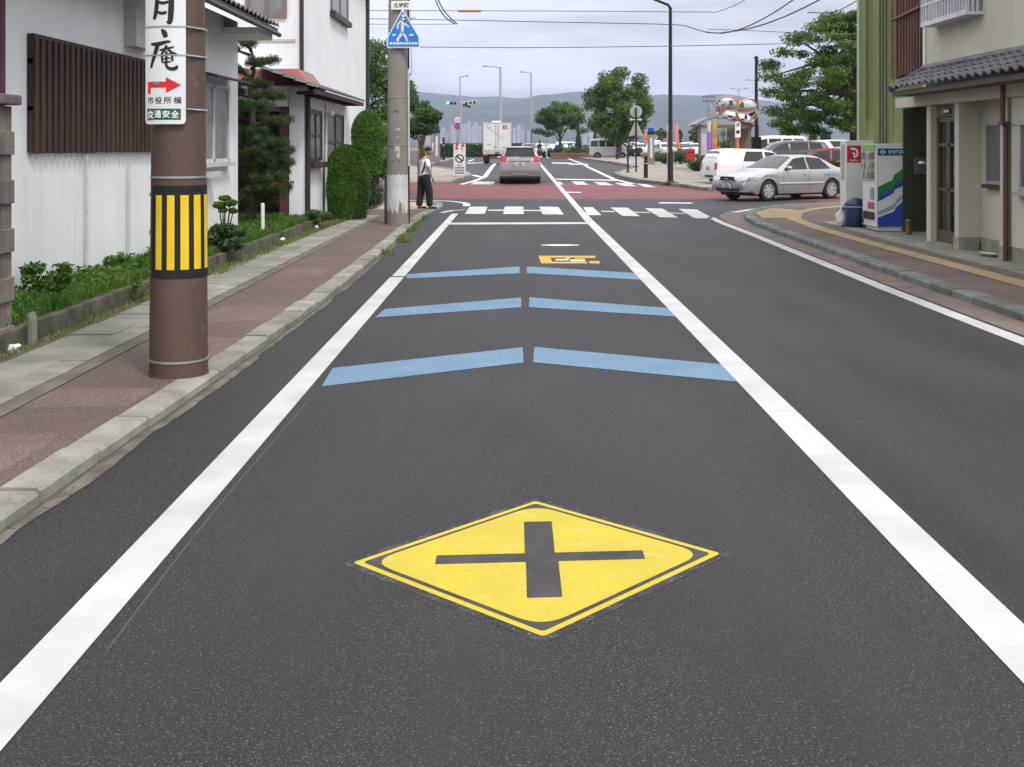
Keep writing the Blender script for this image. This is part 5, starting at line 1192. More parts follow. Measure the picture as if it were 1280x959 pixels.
# ---- kiosk
D = 58.; k_ = D/FP; kx = (903-643.6)*k_; t_ = thing('kiosk', 'small open kiosk with a curved grey roof behind the round mirrors', 'kiosk', (kx, D, zt(D)+.1)); z0 = zt(D)+.1
kw = 37*k_; zr = CH-(156-184)*k_-z0; ztp = CH-(145-184)*k_-z0
b = MB(); P = []
for j in range(2):
    row = []
    for i in range(13):
        u = -1+2*i/12; row.append(Vector((u*kw, -.9+j*2.6, zr+(ztp-zr)*math.cos(u*math.pi/2)**.7+.0)))
    P.append(row)
b.grid(P); b.grid([[v-Vector((0, 0, .12)) for v in r] for r in P]); b.grid([P[0], [v-Vector((0, 0, .12)) for v in P[0]]]); b.build('roof', mat('kiosk_roof', (.20, .19, .20), .5), t_, smooth=True)
b = MB(); b.box((-kw*.86, -.75, zr-.2), (kw*.9, -.68, zr-.02)); b.build('roof_beam', mat('kiosk_timber', (.22, .13, .09), .7), t_)
for u in (-.84, -.45, .35, .84):
    b = MB(); b.box((u*kw-.06, -.72, 0), (u*kw+.06, -.6, zr)); b.build('kiosk_post', mat('kiosk_post_grey', (.16, .13, .12), .6), t_)
b = MB(); b.box((-kw*.82, -.62, .75), (-kw*.47, -.56, zr-.45)); b.build('notice_panel', mat('notice_white', (.6, .6, .66), .4), t_)
b = MB(); b.box((kw*.3, -.2, 0), (kw*.85, 1.2, zr-.1)); b.build('kiosk_wall', mat('kiosk_brick', (.24, .14, .11), .8), t_)
# red post box
X, Y = gp(862.5, 201.5, .1); Y = 66.; X = (863-643.6)*Y/FP
t_ = thing('post_box', 'square red post box left of the kiosk', 'post box', (X, Y, zt(Y)+.1)); k_ = Y/FP
hB = 20*k_
b = MB(); b.box((-.12, -.1, 0), (.12, .1, .25)); b.build('plinth', mat('dark_plinth', (.06, .05, .05), .7), t_)
b = MB(); b.bevbox((-.24, -.2, .25), (.24, .2, hB), .04); b.build('box_body', mat('post_red', (.42, .02, .02), .45), t_)
b = MB(); b.box((-.15, -.215, hB-.22), (.15, -.2, hB-.17)); b.build('slot', BLACK, t_)

# ============================================================ OVERHEAD WIRES
def wire(pts, r, label, m=None, sag_n=10, name='overhead_cable', group='overhead cables across the street'):
    """pts: list of (px, py, D)"""
    P = [at(*p) for p in pts]; Q = smooth_line(P, 2); b = MB(); b.tube(Q, r, 5); o = b.build(name, m or mat('cable_black', (.03, .03, .035), .6)); tag(o, label, 'cable', group); return o
thin = mat('cable_grey', (.10, .10, .12), .6)
wire([(380, 13.5, 40), (560, 13.5, 38), (720, 14, 36), (895, 15.3, 34)], .011, 'thin cable running level at the top, just under the photo edge, carrying the orange sleeve', thin)
wire([(895, 15.3, 34), (915, 9, 33), (940, -5, 32)], .011, 'thin cable rising to the right from the end of the level top cable', thin)
wire([(380, 22.5, 40), (560, 25, 38), (700, 28, 36), (850, 30.5, 34), (862, 34, 33.5), (882, 40.5, 33), (905, 42, 33)], .012, 'second cable from the top, dipping at its right end')
wire([(380, 30.2, 41), (540, 30.5, 40), (572, 30.2, 39)], .010, 'short third cable ending between the poles on the left', thin)
wire([(380, 57.5, 40), (640, 60, 38), (800, 58.5, 37), (980, 55, 36), (1110, 50, 35)], .013, 'lowest long cable crossing below the others', thin)
wire([(885, 36.5, 34), (930, 38, 34), (980, 40.5, 34), (1100, 44, 34)], .010, 'thin cable passing in front of the right tree top', thin)
wire([(882, 40.5, 33), (905, 42, 32), (930, 36, 31), (965, 18, 30), (1000, -6, 29)], .017, 'thick black cable curving up left of the right tree')
wire([(900, 41.5, 33), (940, 36, 31), (985, 20, 30), (1040, -8, 28)], .019, 'thicker black cable curving up nearest the right tree top')
wire([(1010, 15.5, 32), (1040, 17, 31), (1060, 8, 30), (1085, -8, 29)], .013, 'cable hooking up beside the green building')
wire([(541, -12, 24), (547, 8, 24), (556, 22, 24), (568, 30, 24)], .013, 'left strand of the twin drop cable right of the crossing sign')
wire([(543.5, -12, 24), (551, 8, 24), (560, 20, 24), (571, 30, 24)], .013, 'right strand of the twin drop cable right of the crossing sign')
wire([(512, -4, 23.5), (513, 30, 23.7), (514.5, 90, 24.4)], .006, 'hair thin wire hanging beside the concrete pole', thin)
P = [at(573, 13.6, 37.9), at(601, 13.7, 37.6)]; b = MB(); b.tube(P, .045, 8); o = b.build('cable_sleeve', mat('orange_sleeve', (.62, .35, .08), .6)); tag(o, 'orange protective sleeve on the top cable', 'cable sleeve')
# ============================================================ VEHICLES
def paint(name, c, metal=.0, rough=.35): return mat(name, c, rough, c2=tuple(v*.94 for v in c), ns=2, metal=metal, coat=.6, local=True)
def car(label, cat, S, loc, rz, body_m, group=None, name='car', detail=True):
    """S: spec dict. local x forward"""
    L, Wd, H = S['L'], S['W'], S['H']; prof = S['prof']; zs0 = S['shoulder']; wr = S['wr']; fx, rx = S['axles']; hw = Wd/2; roofw = S.get('roofw', .74)*hw
    t = thing(name, label, cat, loc, rz, group)
    # resample profile
    pts = [Vector(p) for p in prof]; st = []
    for i in range(len(pts)-1):
        n = max(1, int((pts[i+1]-pts[i]).length/(.05 if detail else .16)))
        for k in range(n): st.append(pts[i].lerp(pts[i+1], k/n))
    st.append(pts[-1])
    # smooth
    for _ in range(2 if detail else 0):
        st = [st[0]]+[(st[i-1]+st[i]*2+st[i+1])/4 for i in range(1, len(st)-1)]+[st[-1]]
    sill = S.get('sill', .22)
    def zb(x):
        z = sill if abs(x) < L/2-.35 else sill+.06
        for wx in (fx, rx):
            d = abs(x-wx); Ra = wr*1.17
            if d < Ra: z = max(z, wr+math.sqrt(Ra*Ra-d*d))
        return z
    def half(x, z):
        u = abs(x)/(L/2); w_ = hw*(1-(S.get('taper_f', .16) if x > 0 else S.get('taper_r', .10))*max(0, (u-.72)/.28)**2.0)
        zs = zs0
        if z > zs: 
            tt = min(1, (z-zs)/(H-zs)); return w_-(w_-roofw)*tt**.9 if w_ > roofw else w_
        if z < .5: return w_*(1-.05*((.5-z)/.3)**2)
        return w_*(1-.012*((z-.5)/(zs-.5)))
    drops = [(0, 0), (.45, .004), (.75, .014), (.9, .035), (1., .085)]
    def top_w(x, z): return max(half(x, z-.07), .05)*.985
    rows = []
    for p in st:
        x, z = p.x, p.y; b0 = min(zb(x), z-.03) if z > zb(x) else z-.03
        sc_ = min(1, max(.1, (z-b0)/.35))
        wt = top_w(x, z); half_ring = [(wt*u, z-d*sc_) for u, d in drops]
        zl = z-.085*sc_
        for k in range(1, 8):
            zz = zl+(b0-zl)*k/7; half_ring.append((half(x, zz) if zz > zs0*.98 else half(x, zz)+(.006 if abs(zz-zs0*.93) < .06 else 0), zz))
        half_ring.append((half(x, b0)*.8, b0-.0)); half_ring.append((0, b0))
        rows.append([Vector((x, y_, z_)) for y_, z_ in half_ring]+[Vector((x, -y_, z_)) for y_, z_ in reversed(half_ring[1:-1])])
    b = MB(); b.grid(rows, closed=True); b.add(rows[0], [tuple(range(len(rows[0])))]); b.add(rows[-1], [tuple(reversed(range(len(rows[-1]))))])
    b.build('body', body_m, t, smooth=True)
    xz = sorted([(p.x, p.y) for p in st]); 
    def ztop(x): return np.interp(x, [q[0] for q in xz], [q[1] for q in xz])
    # wheelhouse + underbody
    b = MB()
    for wx in (fx, rx): b.box((wx-wr*1.12, -hw*.86, sill+.02), (wx+wr*1.12, hw*.86, wr*2.12))
    b.box((-L/2+.35, -hw*.8, .16), (L/2-.35, hw*.8, sill+.06)); b.build('underbody', BLACKP, t)
    # side glass
    for sgn in (1, -1):
        for poly in S['side_glass']:   # list of (x, z) clockwise; built as strip between lower and upper lines
            lo, hi = poly; n = 8; A, B_ = [], []
            for k in range(n+1):
                xl = lo[0][0]+(lo[1][0]-lo[0][0])*k/n; zl = lo[0][1]+(lo[1][1]-lo[0][1])*k/n; xh = hi[0][0]+(hi[1][0]-hi[0][0])*k/n; zh = hi[0][1]+(hi[1][1]-hi[0][1])*k/n
                A.append(Vector((xl, sgn*(half(xl, zl)+.008), zl))); B_.append((xh, zh))
            R_ = [A]
            for j in range(1, 4): R_.append([Vector((A[i].x+(B_[i][0]-A[i].x)*j/3, sgn*(half(A[i].x+(B_[i][0]-A[i].x)*j/3, A[i].z+(B_[i][1]-A[i].z)*j/3)+.010), A[i].z+(B_[i][1]-A[i].z)*j/3)) for i in range(n+1)])
            b = MB(); b.grid(R_); b.build('side_window', CARGLASS, t, smooth=True)
    # windscreen / rear window : along profile between (x0,z0)->(x1,z1)
    for nm, (q0, q1) in (('windscreen', S['ws']), ('rear_window', S['rw'])):
        P = []
        dirv = (Vector(q1)-Vector(q0)).normalized(); nrm = Vector((-dirv.y, dirv.x)); 
        if nm == 'windscreen' and nrm.x < 0: nrm = -nrm
        if nm == 'rear_window' and nrm.x > 0: nrm = -nrm
        for j in range(5):
            x, z = [q0[i]+(q1[i]-q0[i])*j/4 for i in range(2)]; wt = top_w(x, z)*S.get('gw', .86); row = []
            for i in range(11):
                u = -1+2*i/10; dr = np.interp(abs(u)*.9, [d[0] for d in drops], [d[1] for d in drops]); row.append(Vector((x+nrm.x*.012, u*wt, z-dr*.9+nrm.y*.012)))
            P.append(row)
        b = MB(); b.grid(P); b.build(nm, CARGLASS, t, smooth=True)
    # wheels
    for wx in (fx, rx):
        for sgn in (1, -1):
            Mw = Matrix.Translation((wx, sgn*(hw-.11), wr)) @ Matrix.Rotation(R(-90*sgn), 4, 'X')
            b = MB(); b.lathe([(wr*.62, -.10), (wr*.93, -.10), (wr, -.07), (wr, .07), (wr*.93, .095), (wr*.66, .10), (wr*.6, .06)], (0, 0, 0), 28, M=Mw); wh = b.build('wheel', RUBBER, t, smooth=True)
            b = MB(); b.lathe([(wr*.66, .06), (wr*.66, .098), (wr*.58, .098), (wr*.55, .05), (.001, .05)], (0, 0, 0), 24, M=Mw)
            if detail:
                for k in range(S.get('spokes', 6)):
                    a = 2*math.pi*k/S.get('spokes', 6); b.prism([(-.032, .0), (.032, 0), (.045, wr*.6), (-.045, wr*.6)], .05, .092, M=Mw @ Matrix.Rotation(a, 4, 'Z'))
                b.lathe([(.07, .05), (.07, .1), (.001, .105)], (0, 0, 0), 12, M=Mw)
            b.build('rim', S.get('rimm') or mat('alloy_rim', (.5, .5, .5), .35, metal=.5), wh)
            if detail:
                b = MB(); b.lathe([(wr*.54, .052), (.001, .054)], (0, 0, 0), 20, M=Mw); b.build('brake_disc', BLACKP, wh)
    def xface(y, z, front): # x of nose/tail at height z
        c = [q for q in st if (q.x > 0) == front]; 
        if front: c = [q for q in c if q.x > L*.25]
        else: c = [q for q in c if q.x < -L*.25]
        c = sorted(c, key=lambda q: q.y); return np.interp(z, [q.y for q in c], [q.x for q in c])
    if not detail: return t
    for sgn in (1, -1):
        for nm, front in (('headlight', True), ('tail_light', False)):
            (z0, z1, y0, y1, dep) = S['hl' if front else 'tl']; P = []
            for j in range(4):
                z = z0+(z1-z0)*j/3; row = []
                for i in range(7):
                    y_ = y0+(y1-y0)*i/6; xf = xface(y_, z, front); off = (.018 if front else -.018); s_ = 1 if front else -1
                    # wrap round the corner
                    tp_ = S.get('taper_f', .16) if front else S.get('taper_r', .10); ye = min(y_, hw*.985); xw = xf-s_*max(0, y_/hw-.72)*.06
                    if ye > hw*(1-tp_): xw = s_*min(abs(xf), L/2*(.72+.28*math.sqrt(max(0, (1-ye/hw)/tp_))))
                    yy = min(y_, half(xw, z)+.012); row.append(Vector((xw+off, sgn*yy, z)))
                P.append(row)
            b = MB(); b.grid(P); b.grid([[v-Vector(((.03 if front else -.03), 0, 0)) for v in r] for r in P])
            b.build(nm, mat('headlight_lens', (.55, .57, .6), .12, c2=(.2, .2, .22), ns=20, metal=.4, local=True) if front else mat('tail_light_red', (.5, .01, .03), .2, c2=(.35, .01, .02), ns=15, local=True), t, smooth=True)
    for front in (True, False):
        zp = S['plate_f' if front else 'plate_r']; xp = xface(0, zp, front); s_ = 1 if front else -1
        b = MB(); b.box((min(xp+s_*.015, xp+s_*.035), -.17, zp-.08), (max(xp+s_*.015, xp+s_*.035), .17, zp+.08)); pl_ = b.build('number_plate', mat('plate_white', (.68, .68, .66), .5), t)
        b = MB(); 
        Mx = Matrix.Translation((xp+s_*.038, 0, zp)) @ Matrix.Rotation(R(90*s_), 4, 'Z') @ Matrix.Rotation(R(90), 4, 'X')
        for k in range(4): b.box((-.12+.062*k, -.05, 0), (-.08+.062*k, .02, .002), M=Mx)
        b.box((-.06, .035, 0), (.06, .06, .002), M=Mx); b.build('plate_marks', mat('plate_green', (.03, .12, .06), .5), pl_)
        # bumper lip
        zz = sill+.12; P = []
        for (dz, do) in ((-.02, .0), (0, .03), (.06, .035), (.08, .01)):
            P.append([Vector((xface(0, .45, front)-s_*(.34 if not front else .42)*(abs(u))**3.2*.6+s_*do-s_*.02, u*(hw*.97), zz+dz)) for u in [-1+2*i/14 for i in range(15)]])
        b = MB(); b.grid(P); b.build('bumper_lip', S.get('lip') or body_m, t, smooth=True)
    for sgn in (1, -1):
        xm, zm = S['mirror']; b = MB(); vs, fs = blob(1, .09, .10, .065, 0, 2); b.add([v+Vector((xm, sgn*(half(xm, zm)+.10), zm)) for v in vs], fs); b.build('wing_mirror', body_m, t, smooth=True)
        for xh in S['handles']: b = MB(); b.bevbox((xh-.09, sgn*(half(xh, zs0-.08))-.01, zs0-.10), (xh+.09, sgn*(half(xh, zs0-.08))+.022, zs0-.065), .008); b.build('door_handle', body_m, t)
        for xs_ in S['seams']:
            b = MB(); P = [[Vector((xs_+dx, sgn*(half(xs_, z)+.0035), z)) for z in [sill+.1+(zs0-sill-.1)*k/8 for k in range(9)]] for dx in (-.006, .006)]; b.grid(P); b.build('door_seam', BLACKP, t)
        b = MB(); P = [[Vector((x, sgn*(half(x, z)+(.018 if abs(z-.52) < .02 else .003)), z)) for x in [fx-wr*1.25-(fx-rx-wr*2.5)*k/20 for k in range(21)]] for z in (.48, .505, .535, .56)]; b.grid(P); b.build('side_moulding', body_m, t, smooth=True)
    return t
SEDAN = dict(L=4.68, W=1.70, H=1.42, shoulder=.88, wr=.315, axles=(1.42, -1.25), sill=.22, roofw=.70,
    prof=[(2.31, .36), (2.34, .52), (2.30, .66), (2.15, .73), (1.6, .86), (1.12, .95), (.95, 1.0), (.28, 1.345), (0, 1.40), (-.35, 1.42), (-.8, 1.385), (-1.0, 1.33), (-1.62, 1.04), (-1.85, 1.01), (-2.22, .99), (-2.31, .86), (-2.34, .6), (-2.32, .40)],
    side_glass=[(((.78, .95), (-.22, .955)), ((.26, 1.28), (-.22, 1.335))), (((-.30, .955), (-1.22, .965)), ((-.30, 1.335), (-.88, 1.29)))],
    ws=((.95, 1.005), (.26, 1.35)), rw=((-1.60, 1.055), (-1.03, 1.32)), hl=(.60, .73, .38, .84, .5), tl=(.72, .90, .40, .84, .3), plate_f=.45, plate_r=.62, mirror=(.62, 1.0), handles=(-.1, -1.05), seams=(.82, -.26, -1.12), spokes=7)
MPV = dict(taper_r=.03, L=4.58, W=1.70, H=1.55, shoulder=.95, wr=.31, axles=(1.40, -1.30), sill=.24, roofw=.68, gw=.84,
    prof=[(2.26, .36), (2.29, .55), (2.24, .72), (1.9, .86), (1.45, .98), (.65, 1.42), (.3, 1.51), (-.4, 1.55), (-1.3, 1.53), (-1.85, 1.49), (-1.97, 1.44), (-2.18, 1.08), (-2.26, .95), (-2.29, .75), (-2.31, .55), (-2.28, .38)],
    side_glass=[(((1.1, 1.0), (.1, 1.02)), ((.55, 1.33), (.1, 1.43))), (((.03, 1.02), (-.95, 1.05)), ((.03, 1.43), (-.95, 1.44))), (((-1.02, 1.05), (-1.75, 1.1)), ((-1.02, 1.44), (-1.65, 1.40)))],
    ws=((1.40, 1.01), (.68, 1.41)), rw=((-2.155, 1.12), (-1.985, 1.42)), hl=(.66, .82, .40, .83, .6), tl=(.92, 1.14, .55, .86, .35), plate_f=.45, plate_r=.80, mirror=(.95, 1.05), handles=(.2, -.8), seams=(1.15, .06, -.98), spokes=6)
VAN = dict(taper_r=.03, L=3.4, W=1.48, H=1.78, shoulder=1.02, wr=.27, axles=(1.25, -.95), sill=.25, roofw=.84,
    prof=[(1.66, .34), (1.70, .6), (1.66, .86), (1.50, 1.0), (1.02, 1.62), (.85, 1.73), (.2, 1.78), (-1.2, 1.78), (-1.6, 1.73), (-1.66, 1.6), (-1.69, 1.0), (-1.70, .6), (-1.68, .36)],
    side_glass=[(((1.30, 1.08), (.62, 1.08)), ((.98, 1.55), (.62, 1.6))), (((.52, 1.08), (-.18, 1.08)), ((.52, 1.6), (-.18, 1.6))), (((-.30, 1.08), (-.80, 1.08)), ((-.30, 1.6), (-.80, 1.6))), (((-.92, 1.08), (-1.56, 1.08)), ((-.92, 1.6), (-1.52, 1.58)))],
    ws=((1.46, 1.06), (1.04, 1.59)), rw=((-1.675, 1.12), (-1.64, 1.58)), hl=(.70, .88, .35, .70, .3), tl=(.75, 1.0, .55, .72, .15), plate_f=.45, plate_r=.6, mirror=(1.2, 1.1), handles=(.5, -.2), seams=(1.25, .57, -.25), spokes=0, lip=BLACKP, rimm=mat('grey_steel_wheel', (.45, .45, .45), .5))
WAGON = dict(taper_r=.04, L=4.2, W=1.66, H=1.47, shoulder=.90, wr=.295, axles=(1.35, -1.10), sill=.24, roofw=.72,
    prof=[(2.06, .36), (2.09, .52), (2.04, .68), (1.35, .84), (1.05, .92), (.35, 1.38), (0, 1.44), (-1.4, 1.47), (-1.78, 1.42), (-1.95, 1.2), (-2.05, .95), (-2.09, .7), (-2.10, .52), (-2.06, .36)],
    side_glass=[(((.86, .94), (-.02, .95)), ((.32, 1.30), (-.02, 1.34))), (((-.12, .95), (-.98, .97)), ((-.12, 1.34), (-.80, 1.35)))],
    ws=((1.03, .95), (.38, 1.37)), rw=((-1.98, 1.10), (-1.83, 1.36)), hl=(.58, .72, .4, .8, .5), tl=(.65, .9, .6, .8, .2), plate_f=.45, plate_r=.7, mirror=(.75, 1.0), handles=(.1, -.8), seams=(.9, -.07, -1.0), spokes=0, lip=mat('dark_bumper', (.04, .04, .05), .6), rimm=mat('grey_steel_wheel', (.45, .45, .45), .5))
# sedan
X, Y = 8.75, 35.0
car('silver sedan turning out of the side street with its nose to the left', 'car', SEDAN, (8.48, 36.1, zt(35.6)), R(180+31), paint('silver_paint', (.40, .41, .395), .55, .28), name='silver_sedan')
sd = [o for o in col.objects if o.name == 'silver_sedan'][0]
b = MB(); b.bevbox((2.30, -.30, .60), (2.365, .30, .735), .02); gr = b.build('grille', BLACKP, sd)
b = MB(); b.tube([(2.36, -.31, .74), (2.375, 0, .75), (2.36, .31, .74)], .014, 6); b.tube([(2.36, -.31, .605), (2.372, 0, .595), (2.36, .31, .605)], .010, 6); b.box((2.36, -.07, .66), (2.38, .07, .69)); b.build('grille_trim', mat('chrome_strip', (.65, .65, .68), .2, metal=.6), gr)
b = MB(); b.bevbox((2.28, -.5, .30), (2.372, .5, .40), .02); b.build('air_intake', BLACKP, sd)
b = MB(); b.box((-.9, -.02, 0), (-.88, .02, 0)) if False else None
# low hedge in front of the red car
t = thing('hedge', 'low dark hedge between the silver sedan and the red car', 'hedge', (14.2, 44.2, zt(44.2)+.1)); rn = np.random.RandomState(3); n = 5200
p_ = np.stack([rn.uniform(-2.2, 2.6, n), rn.uniform(-.3, .3, n), rn.uniform(.05, .95, n)], 1); leaf_mesh('leaves', p_, None, .05, LEAF_D, t, 3)
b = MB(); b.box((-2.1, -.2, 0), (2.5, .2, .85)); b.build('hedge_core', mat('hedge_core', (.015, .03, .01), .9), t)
# grey minivan
D0 = 46.0; car('silver mauve estate car seen from behind driving away in our lane', 'car', MPV, ((649.5-643.6)*D0/FP+.02, D0+2.3, zt(D0)), R(90), paint('plum_grey_paint', (.29, .282, .29), .45, .28), name='grey_estate_car')
mv = [o for o in col.objects if o.name.startswith('grey_estate_car')][0]
b = MB(); b.box((-2.30, -.44, .94), (-2.25, .44, 1.06)); b.build('tailgate_garnish', mat('chrome_strip', (.65, .65, .68), .2, metal=.6), mv)
b = MB(); b.tube([(-2.22, .05, 1.10), (-2.2, -.2, 1.13), (-2.2, -.55, 1.14)], .012, 6); b.build('rear_wiper', BLACKP, mv)
b = MB(); b.box((-2.345, .17, .73), (-2.325, .26, .90)); b.build('fuel_sticker', mat('yellow_sticker', (.6, .4, .05), .5), mv)
b = MB(); b.bevbox((-2.02, -.58, 1.455), (-1.80, .58, 1.50), .012); b.build('roof_spoiler', paint('plum_grey_paint', (.2, .175, .2)), mv)
b = MB(); b.box((-2.33, -.84, .26), (-2.2, .84, .34)); b.build('rear_skirt', BLACKP, mv)
# white wagon behind the sedan (heading right)
D0 = 44.6; car('white light van with a black rear bumper, half hidden behind the silver sedan', 'van', WAGON, (gp(927, 233)[0]+.75, 45.2, zt(45.2)), R(14), paint('white_car_paint', (.72, .72, .70), .0, .35), name='white_light_van')
# small white van near the planter
car('small white van with four side windows parked beside the brick planter', 'van', VAN, ((760.5-643.6)*103/FP, 103, .6+.02), R(-6), paint('white_car_paint', (.72, .72, .7)), name='white_van')
# silver car ahead of estate
car('silver car in the distance mostly hidden by the grey estate car', 'car', SEDAN, ((661-643.6)*112/FP, 112, .6), R(-88), paint('silver_paint', (.44, .45, .41)), name='oncoming_silver_car')
# truck
D0 = 73.; k_ = D0/FP; tx = (621.5-643.6)*k_
tr = thing('box_truck', 'white box truck seen from behind with a red mark on its rear door', 'truck', (tx, D0, zt(D0)))
hw = .91
b = MB(); b.bevbox((-hw, 0, .78), (hw, 3.9, 2.62), .03); b.build('cargo_box', WHITE, tr)
b = MB(); b.box((-hw-.01, -.015, .76), (-hw+.06, .02, 2.64)); b.box((hw-.06, -.015, .76), (hw+.01, .02, 2.64)); b.box((-hw+.06, -.015, 2.56), (hw-.06, .02, 2.64)); b.box((-hw+.06, -.015, .76), (hw-.06, .02, .86)); b.build('door_frame', mat('frame_grey_white', (.5, .5, .5), .4, metal=.3), tr)
for s in (-1, 1):
    b = MB(); b.box((min(s*.01, s*.83), -.02, .88), (max(s*.01, s*.83), .0, 2.54)); dd = b.build('rear_door', mat('door_white', (.70, .70, .68), .45), tr)
    b = MB(); b.tube([(s*.09, -.04, .9), (s*.09, -.04, 2.5)], .012, 6); b.build('lock_rod', ALU, dd)
b = MB(); 
for (x0, x1, z0, z1) in ((.42, .70, 2.40, 2.45), (.38, .66, 2.30, 2.36), (.42, .68, 2.20, 2.26), (.36, .44, 2.20, 2.45)): b.box((x0, -.026, z0), (x1, -.021, z1))
b.build('red_emblem', RED, tr)
b = MB(); b.box((-.02, -.03, -.004), (.98, -.027, .014), M=Matrix.Translation((-.42, 0, 2.18)) @ Matrix.Rotation(R(37), 4, 'Y')); b.lathe([(.035, 0), (.001, .004)], (0, 0, 0), 10, M=Matrix.Translation((-.34, -.028, 2.12)) @ Matrix.Rotation(R(90), 4, 'X')); b.lathe([(.035, 0), (.001, .004)], (0, 0, 0), 10, M=Matrix.Translation((.36, -.028, 1.62)) @ Matrix.Rotation(R(90), 4, 'X'))
for (x0, z0) in ((-.52, 2.28), (-.5, 1.2), (-.15, 1.05), (.4, 1.05)): b.box((x0-.12, -.027, z0-.04), (x0+.12, -.022, z0+.03))
b.box((-.72, -.027, 2.44), (-.5, -.022, 2.48)); b.build('door_marks', mat('faded_grey_mark', (.28, .30, .30), .6), tr)
b = MB(); b.box((-hw, -.03, .60), (hw, .1, .77)); b.build('tail_bar', mat('cream_bar', (.5, .46, .36), .5), tr)
b = MB(); b.box((-.84, .15, .45), (.84, 3.9, .62)); b.box((-.6, .05, .32), (.6, .12, .42)); b.build('chassis', BLACKP, tr)
for s in (-1, 1):
    b = MB(); b.box((min(s*.62, s*.88), -.05, .48), (max(s*.62, s*.88), .02, .6)); b.build('tail_light', mat('tail_light_red', (.5, .01, .03)), tr)
    for yy in (.8, 4.3):
        b = MB(); b.lathe([(.2, -.13), (.36, -.13), (.38, -.1), (.38, .1), (.36, .13), (.2, .13)], (0, 0, 0), 20, M=Matrix.Translation((s*.72, yy, .38)) @ Matrix.Rotation(R(90), 4, 'Y')); b.build('wheel', RUBBER, tr)
    b = MB(); b.box((min(s*.5, s*.9), .35, .18), (max(s*.5, s*.9), .37, .5)); b.build('mud_flap', BLACKP, tr)
b = MB(); b.bevbox((-.86, 3.95, .5), (.86, 5.4, 2.1), .12); b.build('cab', WHITE, tr)
b = MB(); b.box((-.35, .4, 2.62), (.25, .6, 2.74)); b.build('roof_vent', WHITE, tr)
b = MB(); b.box((-.14, -.055, .62), (.14, -.035, .74)); b.build('number_plate', mat('plate_green', (.03, .12, .06)), tr)

# ---- parked cars in the far lot (few pixels): a few shapes copied
CP = {}
def lowcar(kind, colr):
    if (kind, colr) in CP: return copy_tree(CP[(kind, colr)])
    pc = {'white': (.74, .74, .74), 'silver': (.42, .43, .45), 'dark': (.035, .04, .05), 'red': (.42, .03, .05), 'blue': (.06, .09, .2), 'cream': (.55, .52, .45)}[colr]
    t = car('x', 'car', {'sedan': SEDAN, 'mpv': MPV, 'van': VAN, 'wagon': WAGON}[kind], (0, 0, 0), 0, paint('lot_paint_%s' % colr, pc), name='parked_car', detail=False)
    CP[(kind, colr)] = t; return t
lot = []   # (px of centre, D, kind, colour, rz)
rows_ = [('left', 104, [(549, 'van', 'white'), (558, 'sedan', 'silver'), (567, 'wagon', 'white'), (578, 'mpv', 'dark'), (588, 'sedan', 'white'), (597, 'wagon', 'white')], 165)]
rs = random.Random(21)
def place(px_, D, kind, colr, rz, label, group):
    t = lowcar(kind, colr); t.location = ((px_-643.6)*D/FP, D, zt(D)+.03); t.rotation_euler = (0, 0, rz); t['label'] = label; t['category'] = 'van' if kind == 'van' else 'car'; t['group'] = group; return t
ordn = ['first', 'second', 'third', 'fourth', 'fifth', 'sixth', 'seventh', 'eighth', 'ninth', 'tenth']
for i, (px_, k, c) in enumerate([(548, 'van', 'white'), (559, 'sedan', 'white'), (571, 'wagon', 'silver'), (583, 'sedan', 'white'), (594, 'mpv', 'white')]):
    place(px_, 190, k, c, R(rs.choice((80, 95, 170))), '%s parked %s %s from the left, beyond the hedge left of the truck' % (c, {'mpv': 'estate', 'wagon': 'hatchback'}.get(k, k), ordn[i]), 'cars beyond the left hedge')
for i, (px_, k, c) in enumerate([(673, 'mpv', 'white'), (682, 'sedan', 'silver'), (692, 'wagon', 'white'), (702, 'mpv', 'dark'), (710, 'van', 'white'), (722, 'sedan', 'white'), (733, 'wagon', 'blue')]):
    place(px_, 160, k, c, R(rs.choice((60, 100, 20))), '%s parked %s %s from the left under the spreading tree, behind the planter' % (c, {'mpv': 'estate', 'wagon': 'hatchback'}.get(k, k), ordn[i]), 'cars parked behind the brick planter')
for i, (px_, k, c) in enumerate([(782, 'wagon', 'silver'), (793, 'mpv', 'white'), (803, 'sedan', 'white'), (818, 'van', 'white'), (829, 'sedan', 'silver'), (840, 'mpv', 'white'), (851, 'sedan', 'dark'), (860, 'mpv', 'white'), (871, 'sedan', 'white')]):
    place(px_, 118+3*(i % 2), k, c, R(rs.choice((75, 100, 15))), '%s parked %s %s from the left in the row between big tree and kiosk' % (c, {'mpv': 'estate', 'wagon': 'hatchback'}.get(k, k), ordn[i]), 'cars parked between the big tree and the kiosk')
for i, (px_, D, k, c, rz, lab) in enumerate([(966, 62, 'van', 'white', 12, 'tall white van parked directly right of the black pole, behind the silver sedan'),
    (982, 60, 'mpv', 'dark', 8, 'dark windowed estate car parked between the white van and the red car'),
    (1030, 47, 'sedan', 'red', -14, 'bright red car parked behind the silver sedan, next to the vending machines'),
    (1000, 76, 'wagon', 'white', 4, 'white hatchback roof showing above the dark estate car'), (1030, 80, 'mpv', 'silver', 0, 'silver estate car parked farthest back above the red car'),
    (978, 84, 'mpv', 'white', 20, 'white estate car farthest back behind the tall white van')]):
    place(px_, D, k, c, R(180+rz), lab, 'cars parked on the right')

